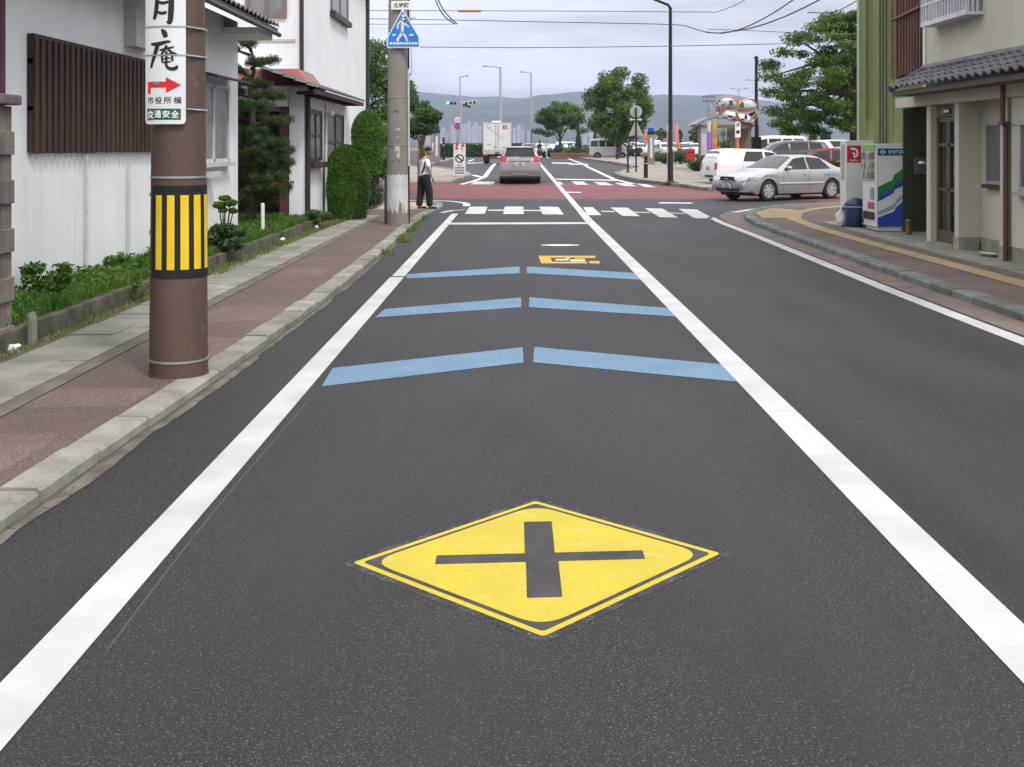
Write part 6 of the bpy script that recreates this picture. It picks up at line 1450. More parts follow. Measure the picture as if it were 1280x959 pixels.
# ============================================================ PEOPLE
def skin_body(name, V, E, m, parent, sub=2, root=0, thick=None):
    me = bpy.data.meshes.new(name); me.from_pydata([v[:3] for v in V], E, []); o = bpy.data.objects.new(name, me); col.objects.link(o)
    md = o.modifiers.new('s', 'SKIN'); md.use_smooth_shade = True; md.branch_smoothing = .7
    for i, v in enumerate(V):
        sv = me.skin_vertices[0].data[i]; r = v[3]; sv.radius = (r if not isinstance(r, tuple) else r[0], r if not isinstance(r, tuple) else r[1]); sv.use_root = (i == root)
    ms = o.modifiers.new('u', 'SUBSURF'); ms.levels = sub; ms.render_levels = sub
    dg = bpy.context.evaluated_depsgraph_get(); ev = o.evaluated_get(dg); m2 = bpy.data.meshes.new_from_object(ev); o.modifiers.clear(); o.data = m2; m2.name = name
    m2.materials.clear(); m2.materials.append(m); m2.polygons.foreach_set('use_smooth', [True]*len(m2.polygons)); o.parent = parent; return o
def head_mesh(name, parent, c, s, yaw, nod, tilt=0):
    """head with nose, brow, chin, ears; face towards +x before yaw"""
    bm = bmesh.new(); bmesh.ops.create_uvsphere(bm, u_segments=28, v_segments=20, radius=1)
    for v in bm.verts:
        x, y, z = v.co
        X = x*.095; Y = y*.076; Z = z*.118
        if z < 0: f = 1-.32*(-z)**1.5; Y *= f; X = X*(1-.16*(-z)) + (.012 if x > 0 else .02*(-z))
        if x > .6:
            g = math.exp(-((y/.16)**2)); 
            if -.45 < z < .12: X += .024*g*max(0, 1-abs(z+.18)/.33)      # nose
            if abs(z-.08) < .12: X -= .007*math.exp(-((abs(y)-.38)/.16)**2)  # eye sockets
            if abs(z+.52) < .06: X -= .004                                  # mouth crease
            if z < -.72: X += .008
        v.co = Vector((X, Y, Z))
    M_ = Matrix.Translation(c) @ Matrix.Rotation(yaw, 4, 'Z') @ Matrix.Rotation(nod, 4, 'Y') @ Matrix.Rotation(tilt, 4, 'X') @ Matrix.Scale(s, 4)
    vs = [M_ @ v.co for v in bm.verts]; bm.verts.index_update(); fs = [[v.index for v in f.verts] for f in bm.faces]; bm.free()
    b = MB(); b.add(vs, fs)
    for sg_ in (1, -1):
        ev, ef = blob(1, .022, .008, .032, .1, 1); b.add([M_ @ (Vector(v)+Vector((-.008, sg_*.078, -.01))) for v in ev], ef)
    return b, M_
def hand(V, E, wrist, M_, s=1.):
    """adds palm and five finger chains to a skin skeleton; M_ maps hand space (fingers along -z) to world"""
    def A(p, r, par):
        q = M_ @ Vector(p); V.append((q.x, q.y, q.z, r*s)); E.append((par, len(V)-1)); return len(V)-1
    k = A((0, 0, -.035), (.034, .016)[0]*.72, wrist); k2 = A((0, 0, -.075), .021, k)
    for (x, l, c) in ((-.027, .062, .012), (-.009, .075, .014), (.009, .070, .016), (.027, .054, .018)):
        a = A((x, 0, -.098), .0092, k2); a = A((x*1.05, c*.6, -.098-l*.5), .0082, a); A((x*1.05, c*2.0, -.098-l), .0072, a)
    a = A((.036, .008, -.055), .0105, k); A((.05, .02, -.09), .0085, a)
def man():
    X, Y = -2.32, 29.3; z0 = zt(Y)+H-.006
    t = thing('person', 'standing man in white short sleeved shirt with dark suspenders and dark trousers at the corner', 'person', (X, Y, z0), R(0))
    s = 1.56/1.70
    # figure faces +x turned a little away; leans and looks towards the road
    sk = []
    # V: pelvis root
    V = [(0, 0, .90, .125), (.0, 0, 1.02, .125), (.005, 0, 1.16, .13), (.02, 0, 1.30, .135), (.045, 0, 1.40, .085), (.075, 0, 1.455, .055), (.095, 0, 1.51, .052)]
    E = [(0, 1), (1, 2), (2, 3), (3, 4), (4, 5), (5, 6)]
    def add(p, r, par): V.append((*p, r)); E.append((par, len(V)-1)); return len(V)-1
    for sg_, dx, kx in ((1, -.10, .0), (-1, .10, .06)):
        a = add((0+dx*.2, sg_*.095, .84), .095, 0); a = add((dx*.5+kx, sg_*.10, .48), .062, a); a = add((dx, sg_*.10, .12), .042, a); a = add((dx+.01, sg_*.10, .05), .042, a); a = add((dx+.12, sg_*.11, .03), .035, a)
    arms = []
    for sg_ in (1, -1):
        a = add((.01, sg_*.17, 1.375), .062, 3); a = add((.035, sg_*.215, 1.12), .042, a); a = add((.12, sg_*.20, .90), .029, a)
        Mh = Matrix.Translation((.12, sg_*.20, .90)) @ Matrix.Rotation(R(-18), 4, 'Y') @ Matrix.Rotation(R(90*sg_), 4, 'Z'); hand(V, E, a, Mh)
    V = [(v[0]*s, v[1]*s, v[2]*s, v[3]*s) for v in V]
    body = skin_body('body', V, E, SKIN, t)
    # head as part of the body mesh
    hb, Mh = head_mesh('head', t, Vector((.125, -.0, 1.615))*s, s*.98, R(-12), R(16))
    ob = hb.build('head_tmp', SKIN, t, smooth=True)
    for o in (body, ob): o.select_set(False)
    b2 = MB(); me = body.data; b2.add([v.co.copy() for v in me.vertices], [list(p.vertices) for p in me.polygons]); b2.add([v.co.copy() for v in ob.data.vertices], [list(p.vertices) for p in ob.data.polygons])
    bpy.data.objects.remove(ob); bpy.data.objects.remove(body); b2.build('body', SKIN, t, smooth=True)
    # shirt
    V = [(0.0, 0, .86, .15), (.0, 0, 1.04, .160), (.0, 0, 1.18, .172), (.01, 0, 1.31, .168), (.035, 0, 1.40, .115), (.06, 0, 1.445, .07)]
    E = [(0, 1), (1, 2), (2, 3), (3, 4), (4, 5)]
    for sg_ in (1, -1):
        V.append((.01, sg_*.17, 1.375, .078)); E.append((3, len(V)-1)); V.append((.022, sg_*.205, 1.235, .070)); E.append((len(V)-2, len(V)-1)); V.append((.034, sg_*.222, 1.155, .066)); E.append((len(V)-2, len(V)-1))
    skin_body('shirt', [(v[0]*s, v[1]*s, v[2]*s, v[3]*s) for v in V], E, SHIRT, t)
    V = [(0, 0, 1.05, .175), (0, 0, .90, .172)]; E = [(0, 1)]
    for sg_, dx, kx in ((1, -.10, .0), (-1, .10, .06)):
        V.append((dx*.2, sg_*.085, .80, .125)); E.append((1, len(V)-1)); V.append((dx*.5+kx*.8, sg_*.10, .48, .10)); E.append((len(V)-2, len(V)-1)); V.append((dx, sg_*.10, .16, .086)); E.append((len(V)-2, len(V)-1)); V.append((dx+.01, sg_*.10, .065, .082)); E.append((len(V)-2, len(V)-1))
    skin_body('trousers', [(v[0]*s, v[1]*s, v[2]*s, v[3]*s) for v in V], E, TROUS, t)
    b = MB()
    for sg_ in (1, -1):
        P = [Vector((-.14, sg_*.02, 1.0)), Vector((-.165, sg_*.05, 1.14)), Vector((-.155, sg_*.085, 1.30)), Vector((-.06, sg_*.10, 1.435)), Vector((.07, sg_*.10, 1.42)), Vector((.145, sg_*.09, 1.30)), Vector((.165, sg_*.085, 1.14)), Vector((.145, sg_*.08, 1.0))]
        P = smooth_line([p*s for p in P], 2); A = [p+Vector((0, -.017, 0)) for p in P]; B_ = [p+Vector((0, .017, 0)) for p in P]; b.grid([A, B_])
    # side strap as seen from the road
    P = [Vector((-.10, -.115, 1.0)), Vector((-.075, -.150, 1.12)), Vector((-.04, -.158, 1.26)), Vector((-.005, -.135, 1.37)), Vector((.03, -.09, 1.435))]; P = smooth_line([p*s for p in P], 2); b.grid([[p+Vector((-.022, 0, 0)) for p in P], [p+Vector((.022, -.004, .0)) for p in P]])
    b.build('suspenders', mat('navy_suspenders', (.015, .02, .06), .7), t)
    # hair cap
    hv, hf = blob(5, .104, .087, .09, .06, 3); b = MB(); vs = []
    for v in hv:
        v = Vector(v)+Vector((-.014, 0, .042)); 
        if v.x > .04 and v.z < .075: v = Vector((.04, v.y*.9, v.z))
        vs.append(Mh @ v)
    b.add(vs, hf); b.build('hair', HAIR, t, smooth=True)
    b = MB()
    for sg_, dx in ((1, -.10), (-1, .10)):
        v_, f_ = blob(2, .14, .05, .042, .03, 2); b.add([Vector((max(v.x, -.11), v.y, max(v.z, -.03)))*s+Vector((dx+.07, sg_*.105, .032))*s for v in v_], f_)
    b.build('shoes', BLACK, t, smooth=True)
    return t
mn = man(); mn.rotation_euler = (0, 0, R(24)); mn.scale = (1.12, 1.14, 1.0)
# scooter rider, far away
def rider(label_s, label_p, px_, D, shirt, trous, helm, body_m, face=-90):
    X = (px_-643.6)*D/FP; t = thing('motor_scooter', label_s, 'scooter', (X, D, zt(D)), R(face))
    b = MB()
    for xw in (.62, -.55):
        w_ = MB(); w_.lathe([(.12, -.05), (.21, -.05), (.24, -.02), (.24, .02), (.21, .05), (.12, .05)], (0, 0, 0), 18, M=Matrix.Translation((xw, 0, .24)) @ Matrix.Rotation(R(90), 4, 'X')); w_.build('wheel', RUBBER, t)
    b.tube([(.62, 0, .30), (.50, 0, .75), (.44, 0, .98)], .04, 8); b.tube([(.5, 0, .35), (.1, 0, .30), (-.3, 0, .38)], .12, 8); b.tube([(-.25, 0, .45), (-.6, 0, .6)], [.17, .12], 8); b.bevbox((.42, -.2, .45), (.52, .2, .92), .04); b.build('scooter_body', body_m, t, smooth=True)
    b = MB(); b.bevbox((-.6, -.13, .66), (.05, .13, .76), .04); b.build('seat', BLACKP, t)
    b = MB(); b.tube([(.40, -.3, 1.0), (.45, 0, .97), (.40, .3, 1.0)], .018, 6); b.build('handlebar', BLACKP, t)
    b = MB(); b.lathe([(.001, 0), (.07, 0), (.05, .03)], (0, 0, 0), 14, M=Matrix.Translation((.53, 0, .85)) @ Matrix.Rotation(R(90), 4, 'Y')); b.build('headlight', mat('headlight_lens', (.55, .57, .6)), t)
    p = thing('person', label_p, 'person', (X, D, zt(D)), R(face))
    V = [(-.2, 0, .82, .13), (-.17, 0, 1.0, .13), (-.12, 0, 1.2, .14), (-.08, 0, 1.30, .08), (-.06, 0, 1.38, .05)]; E = [(0, 1), (1, 2), (2, 3), (3, 4)]
    for sg_ in (1, -1):
        for ch in ([(-.12, sg_*.17, 1.22, .06), (.08, sg_*.24, 1.06, .045), (.36, sg_*.27, 1.02, .032), (.42, sg_*.27, 1.0, .03)], [(-.1, sg_*.1, .80, .09), (.22, sg_*.14, .74, .07), (.28, sg_*.13, .42, .045), (.38, sg_*.13, .38, .035)]):
            par = 2 if ch[0][2] > 1 else 0
            for c in ch: V.append(c); E.append((par, len(V)-1)); par = len(V)-1
    skin_body('body', V, E, shirt, p)
    V = [(-.2, 0, .90, .14)]; E = []
    for sg_ in (1, -1):
        par = 0
        for c in [(-.1, sg_*.1, .80, .10), (.22, sg_*.14, .74, .08), (.28, sg_*.13, .45, .06)]: V.append(c); E.append((par, len(V)-1)); par = len(V)-1
    skin_body('trousers', V, E, trous, p)
    hb, Mh = head_mesh('head', p, Vector((-.02, 0, 1.50)), 1., 0, 0); hb.build('face', SKIN, p, smooth=True)
    hv, hf = blob(4, .13, .12, .13, .0, 2); b = MB(); b.add([Vector(v)+Vector((-.04, 0, 1.55)) for v in hv], hf); b.build('helmet' if helm else 'hair', helm or HAIR, p, smooth=True)
rider('dark motor scooter coming towards us beside the grey estate car', 'rider in dark clothes and olive helmet on the oncoming scooter', 674.5, 92, mat('dark_jacket', (.02, .02, .03), .8), TROUS, mat('olive_helmet', (.09, .08, .02), .4), mat('scooter_black', (.02, .02, .025), .3))
# cyclist in pale green
X = (683.5-643.6)*112/FP; D = 112.
t = thing('bicycle', 'bicycle under the rider in pale green at the planter end', 'bicycle', (X, D, zt(D)), R(-60))
for xw in (.5, -.5):
    b = MB(); b.lathe([(.30, -.015), (.33, -.015), (.33, .015), (.30, .015), (.30, -.015)], (0, 0, 0), 22, M=Matrix.Translation((xw, 0, .33)) @ Matrix.Rotation(R(90), 4, 'X')); b.build('wheel', RUBBER, t)
b = MB(); b.tube([(.5, 0, .33), (.38, 0, .9)], .018, 6); b.tube([(.4, 0, .75), (-.1, 0, .3), (-.2, 0, .8)], .018, 6); b.tube([(-.5, 0, .33), (-.1, 0, .3)], .015, 6); b.tube([(.38, -.25, .95), (.38, .25, .95)], .014, 6); b.build('frame', STEEL, t)
b = MB(); b.bevbox((-.32, -.08, .82), (-.08, .08, .88), .02); b.build('saddle', BLACKP, t)
p = thing('person', 'rider in a pale green shirt and light trousers at the far planter end', 'person', (X, D, zt(D)), R(-60))
V = [(-.2, 0, .92, .12), (-.12, 0, 1.12, .13), (-.02, 0, 1.32, .14), (.02, 0, 1.42, .07), (.04, 0, 1.5, .05)]; E = [(0, 1), (1, 2), (2, 3), (3, 4)]
for sg_ in (1, -1):
    for ch in ([(0, sg_*.17, 1.32, .06), (.16, sg_*.22, 1.12, .045), (.36, sg_*.24, .97, .032)], [(-.12, sg_*.09, .88, .08), (.14, sg_*.11, .70, .065), (.02, sg_*.11, .34, .045), (.1, sg_*.11, .28, .035)]):
        par = 2 if ch[0][2] > 1 else 0
        for c in ch: V.append(c); E.append((par, len(V)-1)); par = len(V)-1
skin_body('body', V, E, mat('pale_green_shirt', (.42, .60, .50), .8), p)
V = [(-.2, 0, .98, .125)]; E = []
for sg_ in (1, -1):
    par = 0
    for c in [(-.12, sg_*.09, .88, .09), (.14, sg_*.11, .70, .075), (.03, sg_*.11, .38, .06)]: V.append(c); E.append((par, len(V)-1)); par = len(V)-1
skin_body('trousers', V, E, mat('light_trousers', (.5, .5, .48), .8), p)
hb, Mh = head_mesh('head', p, Vector((.07, 0, 1.62)), 1., 0, 0); hb.build('face', SKIN, p, smooth=True)
hv, hf = blob(4, .105, .09, .09, .0, 2); b = MB(); b.add([Vector(v)+Vector((.05, 0, 1.67)) for v in hv], hf); b.build('hair', HAIR, p, smooth=True)

# ============================================================ TREES AND SHRUBS
def tree(name, label, cat, loc, h_tr, r_tr, clumps, n, ls, m, seed, group=None, limbs=8, shell=.35, aspect=1., lean=(0, 0)):
    t = thing(name, label, cat, loc, 0, group); rs = random.Random(seed); rn = np.random.RandomState(seed)
    b = MB(); top = Vector((lean[0], lean[1], h_tr)); b.tube([(0, 0, -.05), (r_tr*.2, 0, h_tr*.3), tuple(top*.7), tuple(top)], [r_tr*1.25, r_tr, r_tr*.8, r_tr*.6], 10)
    b.build('trunk', BARK, t, smooth=True)
    order = sorted(clumps, key=lambda c: -c[3]); b = MB()
    for c in order[:limbs]:
        st = top*rs.uniform(.55, 1.0); e = Vector(c[:3]); mid_ = st.lerp(e, .5)+Vector((rs.uniform(-.1, .1), rs.uniform(-.1, .1), .12*(e-st).length)); b.tube([st, mid_, e], [r_tr*.42, r_tr*.26, r_tr*.08], 6)
    b.build('limbs', BARK, t, smooth=True)
    p_, d_ = clump_pts(rn, clumps, n, shell); leaf_mesh('crown', p_, d_, ls, m, t, seed, aspect); return t
def rclumps(seed, cx, cy, cz, rx, ry, rz, n, s0, s1, flat=.7, low=-1, inner=.35):
    rs = random.Random(seed); o = []
    for k in range(n):
        while True:
            d = Vector((rs.gauss(0, 1), rs.gauss(0, 1), rs.gauss(0, 1))).normalized()
            if d.z > low: break
        r = rs.uniform(inner, 1.0)**.6; s = rs.uniform(s0, s1)
        o.append((cx+d.x*rx*r, cy+d.y*ry*r, cz+d.z*rz*r, s, s, s*flat))
    return o
# T1 big round tree
D = 100.; X = (773-643.6)*D/FP
tree('round_tree', 'large dense round green tree in the middle distance beside the white van', 'tree', (X, D, .6), 3.2, .24, rclumps(3, 0, 0, 4.6, 2.85, 2.8, 3.2, 90, .55, .95, .75)+[(-.3, 0, 1.9, 1.5, 1.4, .7), (.6, 0, 2.0, 1.5, 1.3, .7), (-1.1, 0, 2.6, 1.2, 1.2, .7), (1.4, .2, 2.7, 1.2, 1.2, .7), (.3, 0, 7.5, .9, .9, .7)], 26000, .11, mat('round_tree_leaves', (.10, .18, .012), .6, c2=(.04, .09, .010), ns=.9, isl=.55), 3, shell=.3)
# T2 spreading tree
D = 135.; X = (700-643.6)*D/FP
cl = rclumps(8, 0, 0, 4.2, 2.9, 2.6, 2.1, 80, .5, .95, .65, -.6)+[(-2.6, 0, 2.9, .9, .9, .4), (2.6, 0, 3.0, .9, .9, .4), (-1.5, 0, 2.6, .9, .9, .4)]
tree('spreading_tree', 'wide spreading tree left of the big round tree, pale trunks below it', 'tree', (X, D, .6), 2.6, .17, cl, 16000, .13, LEAF_T, 8, shell=.3)
# T3 big tree right
D = 49.; X = (1068-643.6)*D/FP; k_ = D/FP
rs = random.Random(12); cl = []
for lev in range(11):
    z = 2.3+lev*.46; env = [3.2, 3.7, 4.0, 4.1, 4.0, 3.8, 3.7, 3.5, 3.0, 2.3, 1.3][lev]
    for k in range(24 if lev < 8 else 15):
        a = rs.uniform(0, 6.283); r = env*math.sqrt(rs.uniform(.05, 1)); s = rs.uniform(.5, .85); cl.append((math.cos(a)*r, math.sin(a)*r, z+rs.uniform(-.18, .18)-.05*r, s*.85, s*.85, s*.36))
tree('layered_tree', 'big green tree with layered branches beside the green building on the right', 'tree', (X, D, zt(D)+.1), 4.6, .25, cl, 66000, .062, mat('layered_tree_leaves', (.10, .19, .015), .6, c2=(.045, .10, .012), ns=1.3, isl=.5), 12, limbs=40, shell=.15)
# small conifers on the planter
for i, (px_, ytop, ybot, wpx, lab) in enumerate(((723, 155, 190, 11, 'taller conical conifer in the brick planter left of the white van'), (744, 160, 188, 9, 'shorter conical conifer right behind the white van'))):
    D = 108.+2*i; k_ = D/FP; hh = (184-ytop)*k_+CH-zt(D); X = (px_-643.6)*k_; cl = []
    for j in range(14): t_ = j/13; r = wpx*k_*.55*(1-t_*.9); cl.append((0, 0, .2+hh*t_*.92, max(r, .08), max(r, .08), hh*.07))
    tree('conifer_shrub', lab, 'shrub', (X, D, .62), hh*.4, .05, cl, 2600, .08, mat('conifer_green', (.05, .12, .02), .6, isl=.5), 30+i, group='conical conifers by the planter', limbs=2, shell=.6)
# hedge balls on the planter + brick planter
D = 107.; k_ = D/FP; b = MB(); x0, x1 = (688-643.6)*k_, (746-643.6)*k_
pln = thing('brick_planter', 'long low reddish brick planter wall behind the far road', 'planter', ((x0+x1)/2, D, .62)); w_ = (x1-x0)/2
BRK = mat('planter_brick', (.26, .12, .08), .85, c2=(.18, .085, .06), ns=4, stretch=(3, 3, 12))
b = MB(); b.bevbox((-w_, -.15, -.02), (w_, .1, .42), .02); b.build('brick_wall', BRK, pln); b = MB(); b.bevbox((-w_-.04, -.2, .42), (w_+.04, .14, .48), .015); b.build('coping', mat('planter_coping', (.34, .27, .22), .8), pln)
rn = np.random.RandomState(9)
for i, (px_, s_, lm, lab) in enumerate(((695, .55, LEAF_D, 'dark low bush at the left end of the brick planter'), (708, .62, LEAF_Y, 'bright yellow green bush left of the taller conifer'), (716, .5, LEAF_D, 'small dark bush at the foot of the taller conifer'), (733, .6, LEAF_Y, 'bright yellow green bush between conifer and white van'), (784, .6, LEAF_D, 'dark low bush in the planting right of the white van'), (796, .5, LEAF_T, 'green low bush below the round sign back'))):
    t = thing('bush', lab, 'bush', ((px_-643.6)*k_, D+.9, .6), 0, 'bushes on the far planters'); cl = rclumps(40+i, 0, 0, .62, .6, .4, .35, 9, .3*s_*1.4, .42*s_*1.5, .8)
    p_, d_ = clump_pts(rn, cl, 1500, .5); leaf_mesh('leaves', p_, d_, .075, lm, t, i)
    b = MB(); b.tube([(0, 0, 0), (0, 0, .6)], .03, 5); b.build('stem', BARK, t)
b = MB(); xa, xb = (786-643.6)*k_, (803-643.6)*k_; t = thing('brick_planter', 'short brown brick planter right of the white van', 'planter', ((xa+xb)/2, 96, .7)); w_ = (xb-xa)/2
b.bevbox((-w_, -.1, 0), (w_, .1, .5), .02); b.build('brick_wall', BRK, t)
# planting bed right of pillar (821-860)
for i, (px_, py_, s_, lm, lab) in enumerate(((824, 203, .8, LEAF_D, 'dark shrub just right of the blue topped pillar'), (833, 205, .8, LEAF_T, 'olive green shrub behind the tall black lamp'), (845, 205, .85, LEAF_D, 'broad low shrub left of the red post box'), (856, 204, .7, LEAF_T, 'green shrub touching the red post box'), (874, 214, .9, LEAF_T, 'bright shrub between post box and white light van'), (882, 207, .9, LEAF_D, 'tall shrub at the foot of the purple banner'))):
    X, Y = gp(px_, py_, .1); t = thing('bush', lab, 'bush', (X, Y, zt(Y)+.1), 0, 'bushes along the far right pavement'); cl = rclumps(60+i, 0, 0, .42*s_, .62*s_, .4, .3*s_, 10, .25*s_, .4*s_, .8)
    p_, d_ = clump_pts(rn, cl, 2000, .5); leaf_mesh('leaves', p_, d_, .05, lm, t, 50+i); b = MB(); b.tube([(0, 0, 0), (0, 0, .4)], .03, 5); b.build('stem', BARK, t)
# bamboo like greenery at the kiosk
X, Y = (907-643.6)*55/FP, 55.; t = thing('young_tree', 'slender young tree with bright leaves in front of the kiosk', 'tree', (X, Y, zt(Y)+.1)); cl = [(random.uniform(-.55, .45), random.uniform(-.2, .2), .5+1.5*random.random(), .22, .2, .25) for _ in range(16)]
p_, d_ = clump_pts(rn, cl, 2600, .3); leaf_mesh('crown', p_, d_, .04, LEAF_Y, t, 70); b = MB()
for k in range(4): b.tube([(-.4+.27*k, 0, 0), (-.35+.27*k, 0, 2.0)], .02, 5)
b.build('stem', BARK, t)
# hedge along far left, and right part
for (a, b_, D, lab) in ((546, 605, 122, 'clipped green hedge left of the white truck'), (638, 668, 125, 'clipped green hedge right of the white truck')):
    k_ = D/FP; x0, x1 = (a-643.6)*k_, (b_-643.6)*k_; t = thing('hedge', lab, 'hedge', ((x0+x1)/2, D, .6)); w_ = (x1-x0)/2
    n = 5200; p_ = np.stack([rn.uniform(-w_, w_, n), rn.uniform(-.5, .5, n), rn.uniform(.05, 1.45, n)], 1); leaf_mesh('leaves', p_, None, .09, mat('hedge_leaves', (.07, .15, .02), .6, c2=(.04, .1, .015), ns=1, isl=.4), t, 3)
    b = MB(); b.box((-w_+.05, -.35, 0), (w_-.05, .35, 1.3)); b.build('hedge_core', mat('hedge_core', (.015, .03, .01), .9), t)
# far lot trees
for i, (px_, D, ytop, wpx, lm, lab) in enumerate(((826, 150, 156, 16, LEAF_TD, 'small dark tree left of the tall black lamp'), (868, 150, 154, 18, LEAF_T, 'small pale tree left of the kiosk roof'), (987, 110, 151, 26, LEAF_T, 'small low tree under the left side of the layered tree'), (1016, 100, 158, 11, LEAF_Y, 'thin yellow green sapling under the layered tree'), (1032, 120, 160, 14, mat('blue_green_leaves', (.04, .09, .06), .6, isl=.4), 'blue green conifer behind the red car'), (849, 152, 158, 10, LEAF_TD, 'small dark tree right of the tall black lamp'))):
    k_ = D/FP; hh = (184-ytop)*k_+CH-.6; r = wpx*k_/2
    tree('small_tree', lab, 'tree', ((px_-643.6)*k_, D, .6), hh*.5, .08, rclumps(80+i, 0, 0, hh*.66, r*.7, r*.7, hh*.26, 20, r*.25, r*.45, .7), 3200, .12, lm, 80+i, group='small trees beyond the car park', limbs=6)
# trees behind the left house and by the pole
tree('leafy_tree', 'dense green tree between the two storey house and the concrete pole', 'tree', (-6.6, 46, .1), 3, .2, rclumps(101, .6, 0, 3.9, 1.7, 1.4, 1.9, 46, .5, .8, .75), 15000, .07, mat('leafy_tree_leaves', (.085, .16, .03), .6, c2=(.05, .10, .02), ns=1.2, isl=.5), 101, shell=.25)
tree('leafy_tree', 'yellow green lower tree behind the clipped shrubs', 'tree', (-5.0, 41, .06), 1.3, .12, rclumps(102, 0, 0, 1.7, .8, .8, 1.2, 26, .35, .6, .8), 8000, .06, mat('olive_leaves', (.14, .20, .03), .6, c2=(.09, .14, .03), ns=1.2, isl=.4), 102, shell=.25)
tree('street_tree', 'street tree with drooping crown just right of the concrete pole, behind the man', 'tree', (-3.05, 37.5, .1), 2.1, .085, rclumps(103, -.05, 0, 2.35, .62, .6, .55, 26, .22, .42, .7)+[(.25, 0, 2.3, .3, .3, .2), (-.3, 0, 3.1, .25, .25, .4), (-.35, 0, 3.5, .15, .15, .3), (.1, 0, 2.9, .2, .2, .2)], 9000, .05, mat('street_tree_leaves', (.075, .145, .03), .6, c2=(.045, .10, .02), ns=1.2, isl=.5), 103, shell=.25)
# ivy-wrapped stake cluster under it
t = thing('tree_stakes', 'rust and yellow wrapped tree stakes standing behind the man', 'stakes', (-2.95, 36.3, .07)); b = MB()
for k in range(3): b.tube([(-.14+.1*k, .05*k, 0), (-.10+.09*k, .05*k, 1.75-.1*k)], .02, 6)
b.build('stake', mat('rust_stake', (.16, .06, .03), .8, c2=(.25, .17, .04), ns=6), t)
p_, d_ = clump_pts(rn, [(0, 0, 1.5, .11, .1, .3), (.02, 0, 1.1, .08, .07, .3), (-.02, 0, 1.8, .12, .1, .2)], 260, .3); leaf_mesh('dry_leaves', p_, d_, .035, mat('dry_yellow_leaves', (.30, .19, .03), .7, c2=(.14, .05, .02), ns=4, isl=.4), t, 5)

# clipped topiary: solid dark core plus dense small leaves on its surface
def topiary(label, loc, R0, Hh, n, seed, base=0., flat=.55):
    t = thing('topiary_shrub', label, 'shrub', loc, 0, 'clipped rounded evergreen shrubs'); rn = np.random.RandomState(seed)
    # column with domed top
    def rad(z):
        u = (z-base)/(Hh-base)
        if u > 1-flat: q = (u-(1-flat))/flat; return R0*math.sqrt(max(0, 1-q**2.2))
        return R0*(.80+.20*min(1, u/.35)) if u > 0 else 0
    zs_ = rn.uniform(base, Hh, n*2); 
    # add extra points on the dome
    pts, nr_ = [], []
    for z in zs_[:n]:
        a = rn.uniform(0, 6.283); r = rad(z)*(1+.05*mnoise.noise((math.cos(a)*2+seed, math.sin(a)*2, z*2.2)))-rn.uniform(0, .07)
        pts.append((math.cos(a)*r, math.sin(a)*r, z)); nr_.append((math.cos(a), math.sin(a), .35))
    for _ in range(n//3):
        a = rn.uniform(0, 6.283); rr_ = R0*math.sqrt(rn.uniform(0, .95)); q = (max(0, 1-(rr_/R0)**2))**(1/2.2); z = base+(Hh-base)*((1-flat)+flat*q)-rn.uniform(0, .06); pts.append((math.cos(a)*rr_, math.sin(a)*rr_, z)); nr_.append((math.cos(a)*.3, math.sin(a)*.3, 1))
    leaf_mesh('leaves', pts, nr_, .021, LEAF_SH, t, seed)
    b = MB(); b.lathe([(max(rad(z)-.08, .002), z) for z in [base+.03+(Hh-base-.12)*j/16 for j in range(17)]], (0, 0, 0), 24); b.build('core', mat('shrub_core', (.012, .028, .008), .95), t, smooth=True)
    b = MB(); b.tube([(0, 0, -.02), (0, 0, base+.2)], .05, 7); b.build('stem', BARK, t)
topiary('nearer clipped round shrub, domed and reaching the ground, by the entrance bay', (-3.72, 25.2, .09), .545, 1.62, 30000, 4, flat=.68)
topiary('farther clipped shrub, taller, its dome standing on a bare shaded stem', (-3.78, 29.4, .09), .44, 2.52, 15000, 5, base=.85, flat=.45)
# second shrub's dark underplanting
t = thing('bush', 'dark leggy bush filling below the farther clipped shrub', 'bush', (-3.75, 29.5, .08)); p_, d_ = clump_pts(rn, [(0, 0, .5, .36, .3, .45), (.1, 0, .3, .3, .3, .3)], 2600, .4); leaf_mesh('leaves', p_, d_, .03, LEAF_D, t, 8); b = MB(); b.tube([(0, 0, 0), (0, 0, .7)], .03, 5); b.build('stem', BARK, t)
# pine
t = thing('garden_pine', 'old dark garden pine in front of the house entrance, with tiers of needles', 'pine tree', (-4.78, 20.6, .2)); rs = random.Random(31)
def pz(py_): return CH-(py_-184)*20.6/FP-.2
b = MB(); tp = [(0, 0, -.1), (.06, 0, .5), (-.05, 0, 1.2), (.08, 0, 1.9), (.0, 0, 2.5), (.10, 0, 2.9), (.02, 0, 3.25)]; b.tube(smooth_line(tp, 1), [.10, .098, .094, .088, .08, .072, .065, .06, .05, .045, .036, .03, .022, .018][:len(smooth_line(tp, 1))], 8); b.build('trunk', BARK, t, smooth=True)
pads = [(.03, 3.30, .17, .06), (-.28, 3.22, .12, .05), (.26, 2.98, .26, .09), (-.25, 2.84, .17, .09), (.05, 2.6, .34, .10), (-.3, 2.45, .3, .12), (.38, 2.38, .3, .1), (.05, 2.2, .42, .14), (-.35, 2.05, .3, .12), (.36, 1.95, .36, .12), (.0, 1.75, .45, .15), (.42, 1.55, .36, .12), (-.35, 1.55, .36, .14), (.1, 1.35, .45, .16), (.48, 1.2, .34, .12), (-.3, 1.1, .4, .16), (.2, .95, .5, .16), (.45, .72, .36, .13), (-.2, .62, .45, .16), (.1, .45, .4, .14), (.62, 1.38, .16, .06), (.58, 1.02, .16, .06)]
b = MB(); cl = []
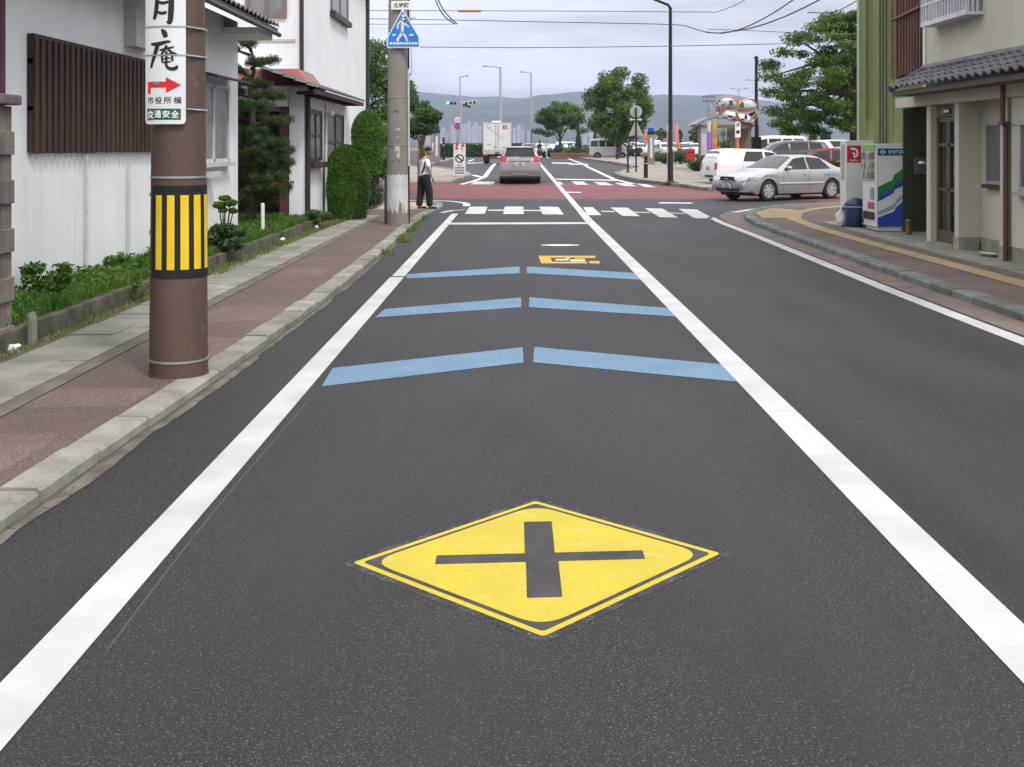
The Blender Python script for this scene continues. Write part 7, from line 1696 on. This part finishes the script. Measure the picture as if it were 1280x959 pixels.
for (x_, z_, r_, h_) in pads:
    yy = rs.uniform(-.25, .2); b.tube([(.03, 0, z_-.12), (x_*.6, yy*.6, z_-.05), (x_, yy, z_)], [.035, .024, .01], 6)
    for k in range(max(2, int(r_*44))):
        a = rs.uniform(0, 6.283); q = math.sqrt(rs.random())*r_; cl.append((x_+math.cos(a)*q, yy+math.sin(a)*q, z_+rs.uniform(-.5, .5)*h_, .11, .11, .09))
b.build('limbs', BARK, t, smooth=True)
p_, d_ = clump_pts(np.random.RandomState(2), cl, 52000, .1); p_[:, 2] += 0; leaf_mesh('needles', p_, d_, .042, LEAF_P, t, 6, aspect=.22)
# bonsai clump on near shrub, big shrub etc
def bush(label, px_, D, zg, cl, n, ls, lm, seed, cat='bush', name='garden_bush', asp=1., st=.02):
    X = (px_-643.6)*D/FP; t = thing(name, label, cat, (X, D, zg)); p_, d_ = clump_pts(np.random.RandomState(seed), cl, n, .35); leaf_mesh('leaves', p_, d_, ls, lm, t, seed, asp)
    b = MB(); rs = random.Random(seed)
    for c in cl[:12]: b.tube([(rs.uniform(-.04, .04), 0, -.02), (c[0]*.5, c[1]*.5, c[2]*.5), (c[0], c[1], c[2])], [st, st*.7, st*.3], 5)
    b.build('stems', BARK, t); return t
D = 15.2; bush('rounded dark green bush right of the brown pole, in the garden bed', 283, 15.6, .2, rclumps(7, 0, 0, .24, .27, .24, .17, 18, .08, .14, .8), 5200, .024, LEAF_D, 7)
bush('small cloud pruned bush floating above the rounded bush', 281, 16.2, .2, [(-.08, 0, .63, .09, .08, .05), (.08, 0, .66, .1, .08, .05), (.0, 0, .73, .09, .08, .04), (.12, 0, .55, .07, .06, .04), (-.03, 0, .56, .07, .06, .04), (0, 0, .3, .02, .02, .02)], 1500, .022, LEAF_SH, 8)
bush('sparse dark leaved bush beside the block wall at the left edge', 58, 10.6, .2, rclumps(9, 0, 0, .26, .22, .2, .17, 16, .04, .09, .9), 900, .026, LEAF_SH, 9, st=.008)
bush('low leafy plants at the foot of the entrance bay', 396, 22.3, .2, rclumps(10, 0, 0, .12, .25, .3, .1, 10, .08, .12, .7), 1500, .03, LEAF_Y, 10)
bush('trailing bright weed spilling over the low garden wall', 175, 11.6, .12, rclumps(14, 0, 0, .1, .08, .15, .08, 7, .03, .05, .7), 260, .018, LEAF_Y, 14, st=.004)
bush('leafy weeds rising against the white wall left of the brown pole', 150, 12.9, .2, rclumps(15, 0, 0, .14, .3, .45, .07, 12, .05, .08, .7), 1400, .02, GRASS, 15, st=.004)
# small things
X = -4.1; o = MB().lathe([(.03, -.02), (.03, .52), (.022, .54), (.001, .54)], (0, 0, 0), 12).build('white_stake', WHITE, loc=(-4.10, 18.6, .2)); tag(o, 'short white stake standing in the grass in front of the pine', 'stake')
for i, (px_, py_, lab) in enumerate(((17, 438.5, 'white scrap lying at the foot of the block wall'), (353, 301.5, 'white scrap on the slabs nearest the white stake'), (396, 285.5, 'white scrap on the slabs nearest the round shrub'))):
    x_, y_ = gp(px_, py_, H+.01); v_, f_ = blob(i+2, .055, .04, .03, .5, 2); o = MB().add(v_, f_).build('white_scrap', WHITE, smooth=True, loc=(x_, y_, H+.035+.0)); tag(o, lab, 'scrap', 'white scraps along the gutter slabs'); o.rotation_euler = (.2, -.3, i)
for o in list(col.objects):
    if o.type == 'MESH' and len(o.data.polygons) == 0: bpy.data.objects.remove(o)
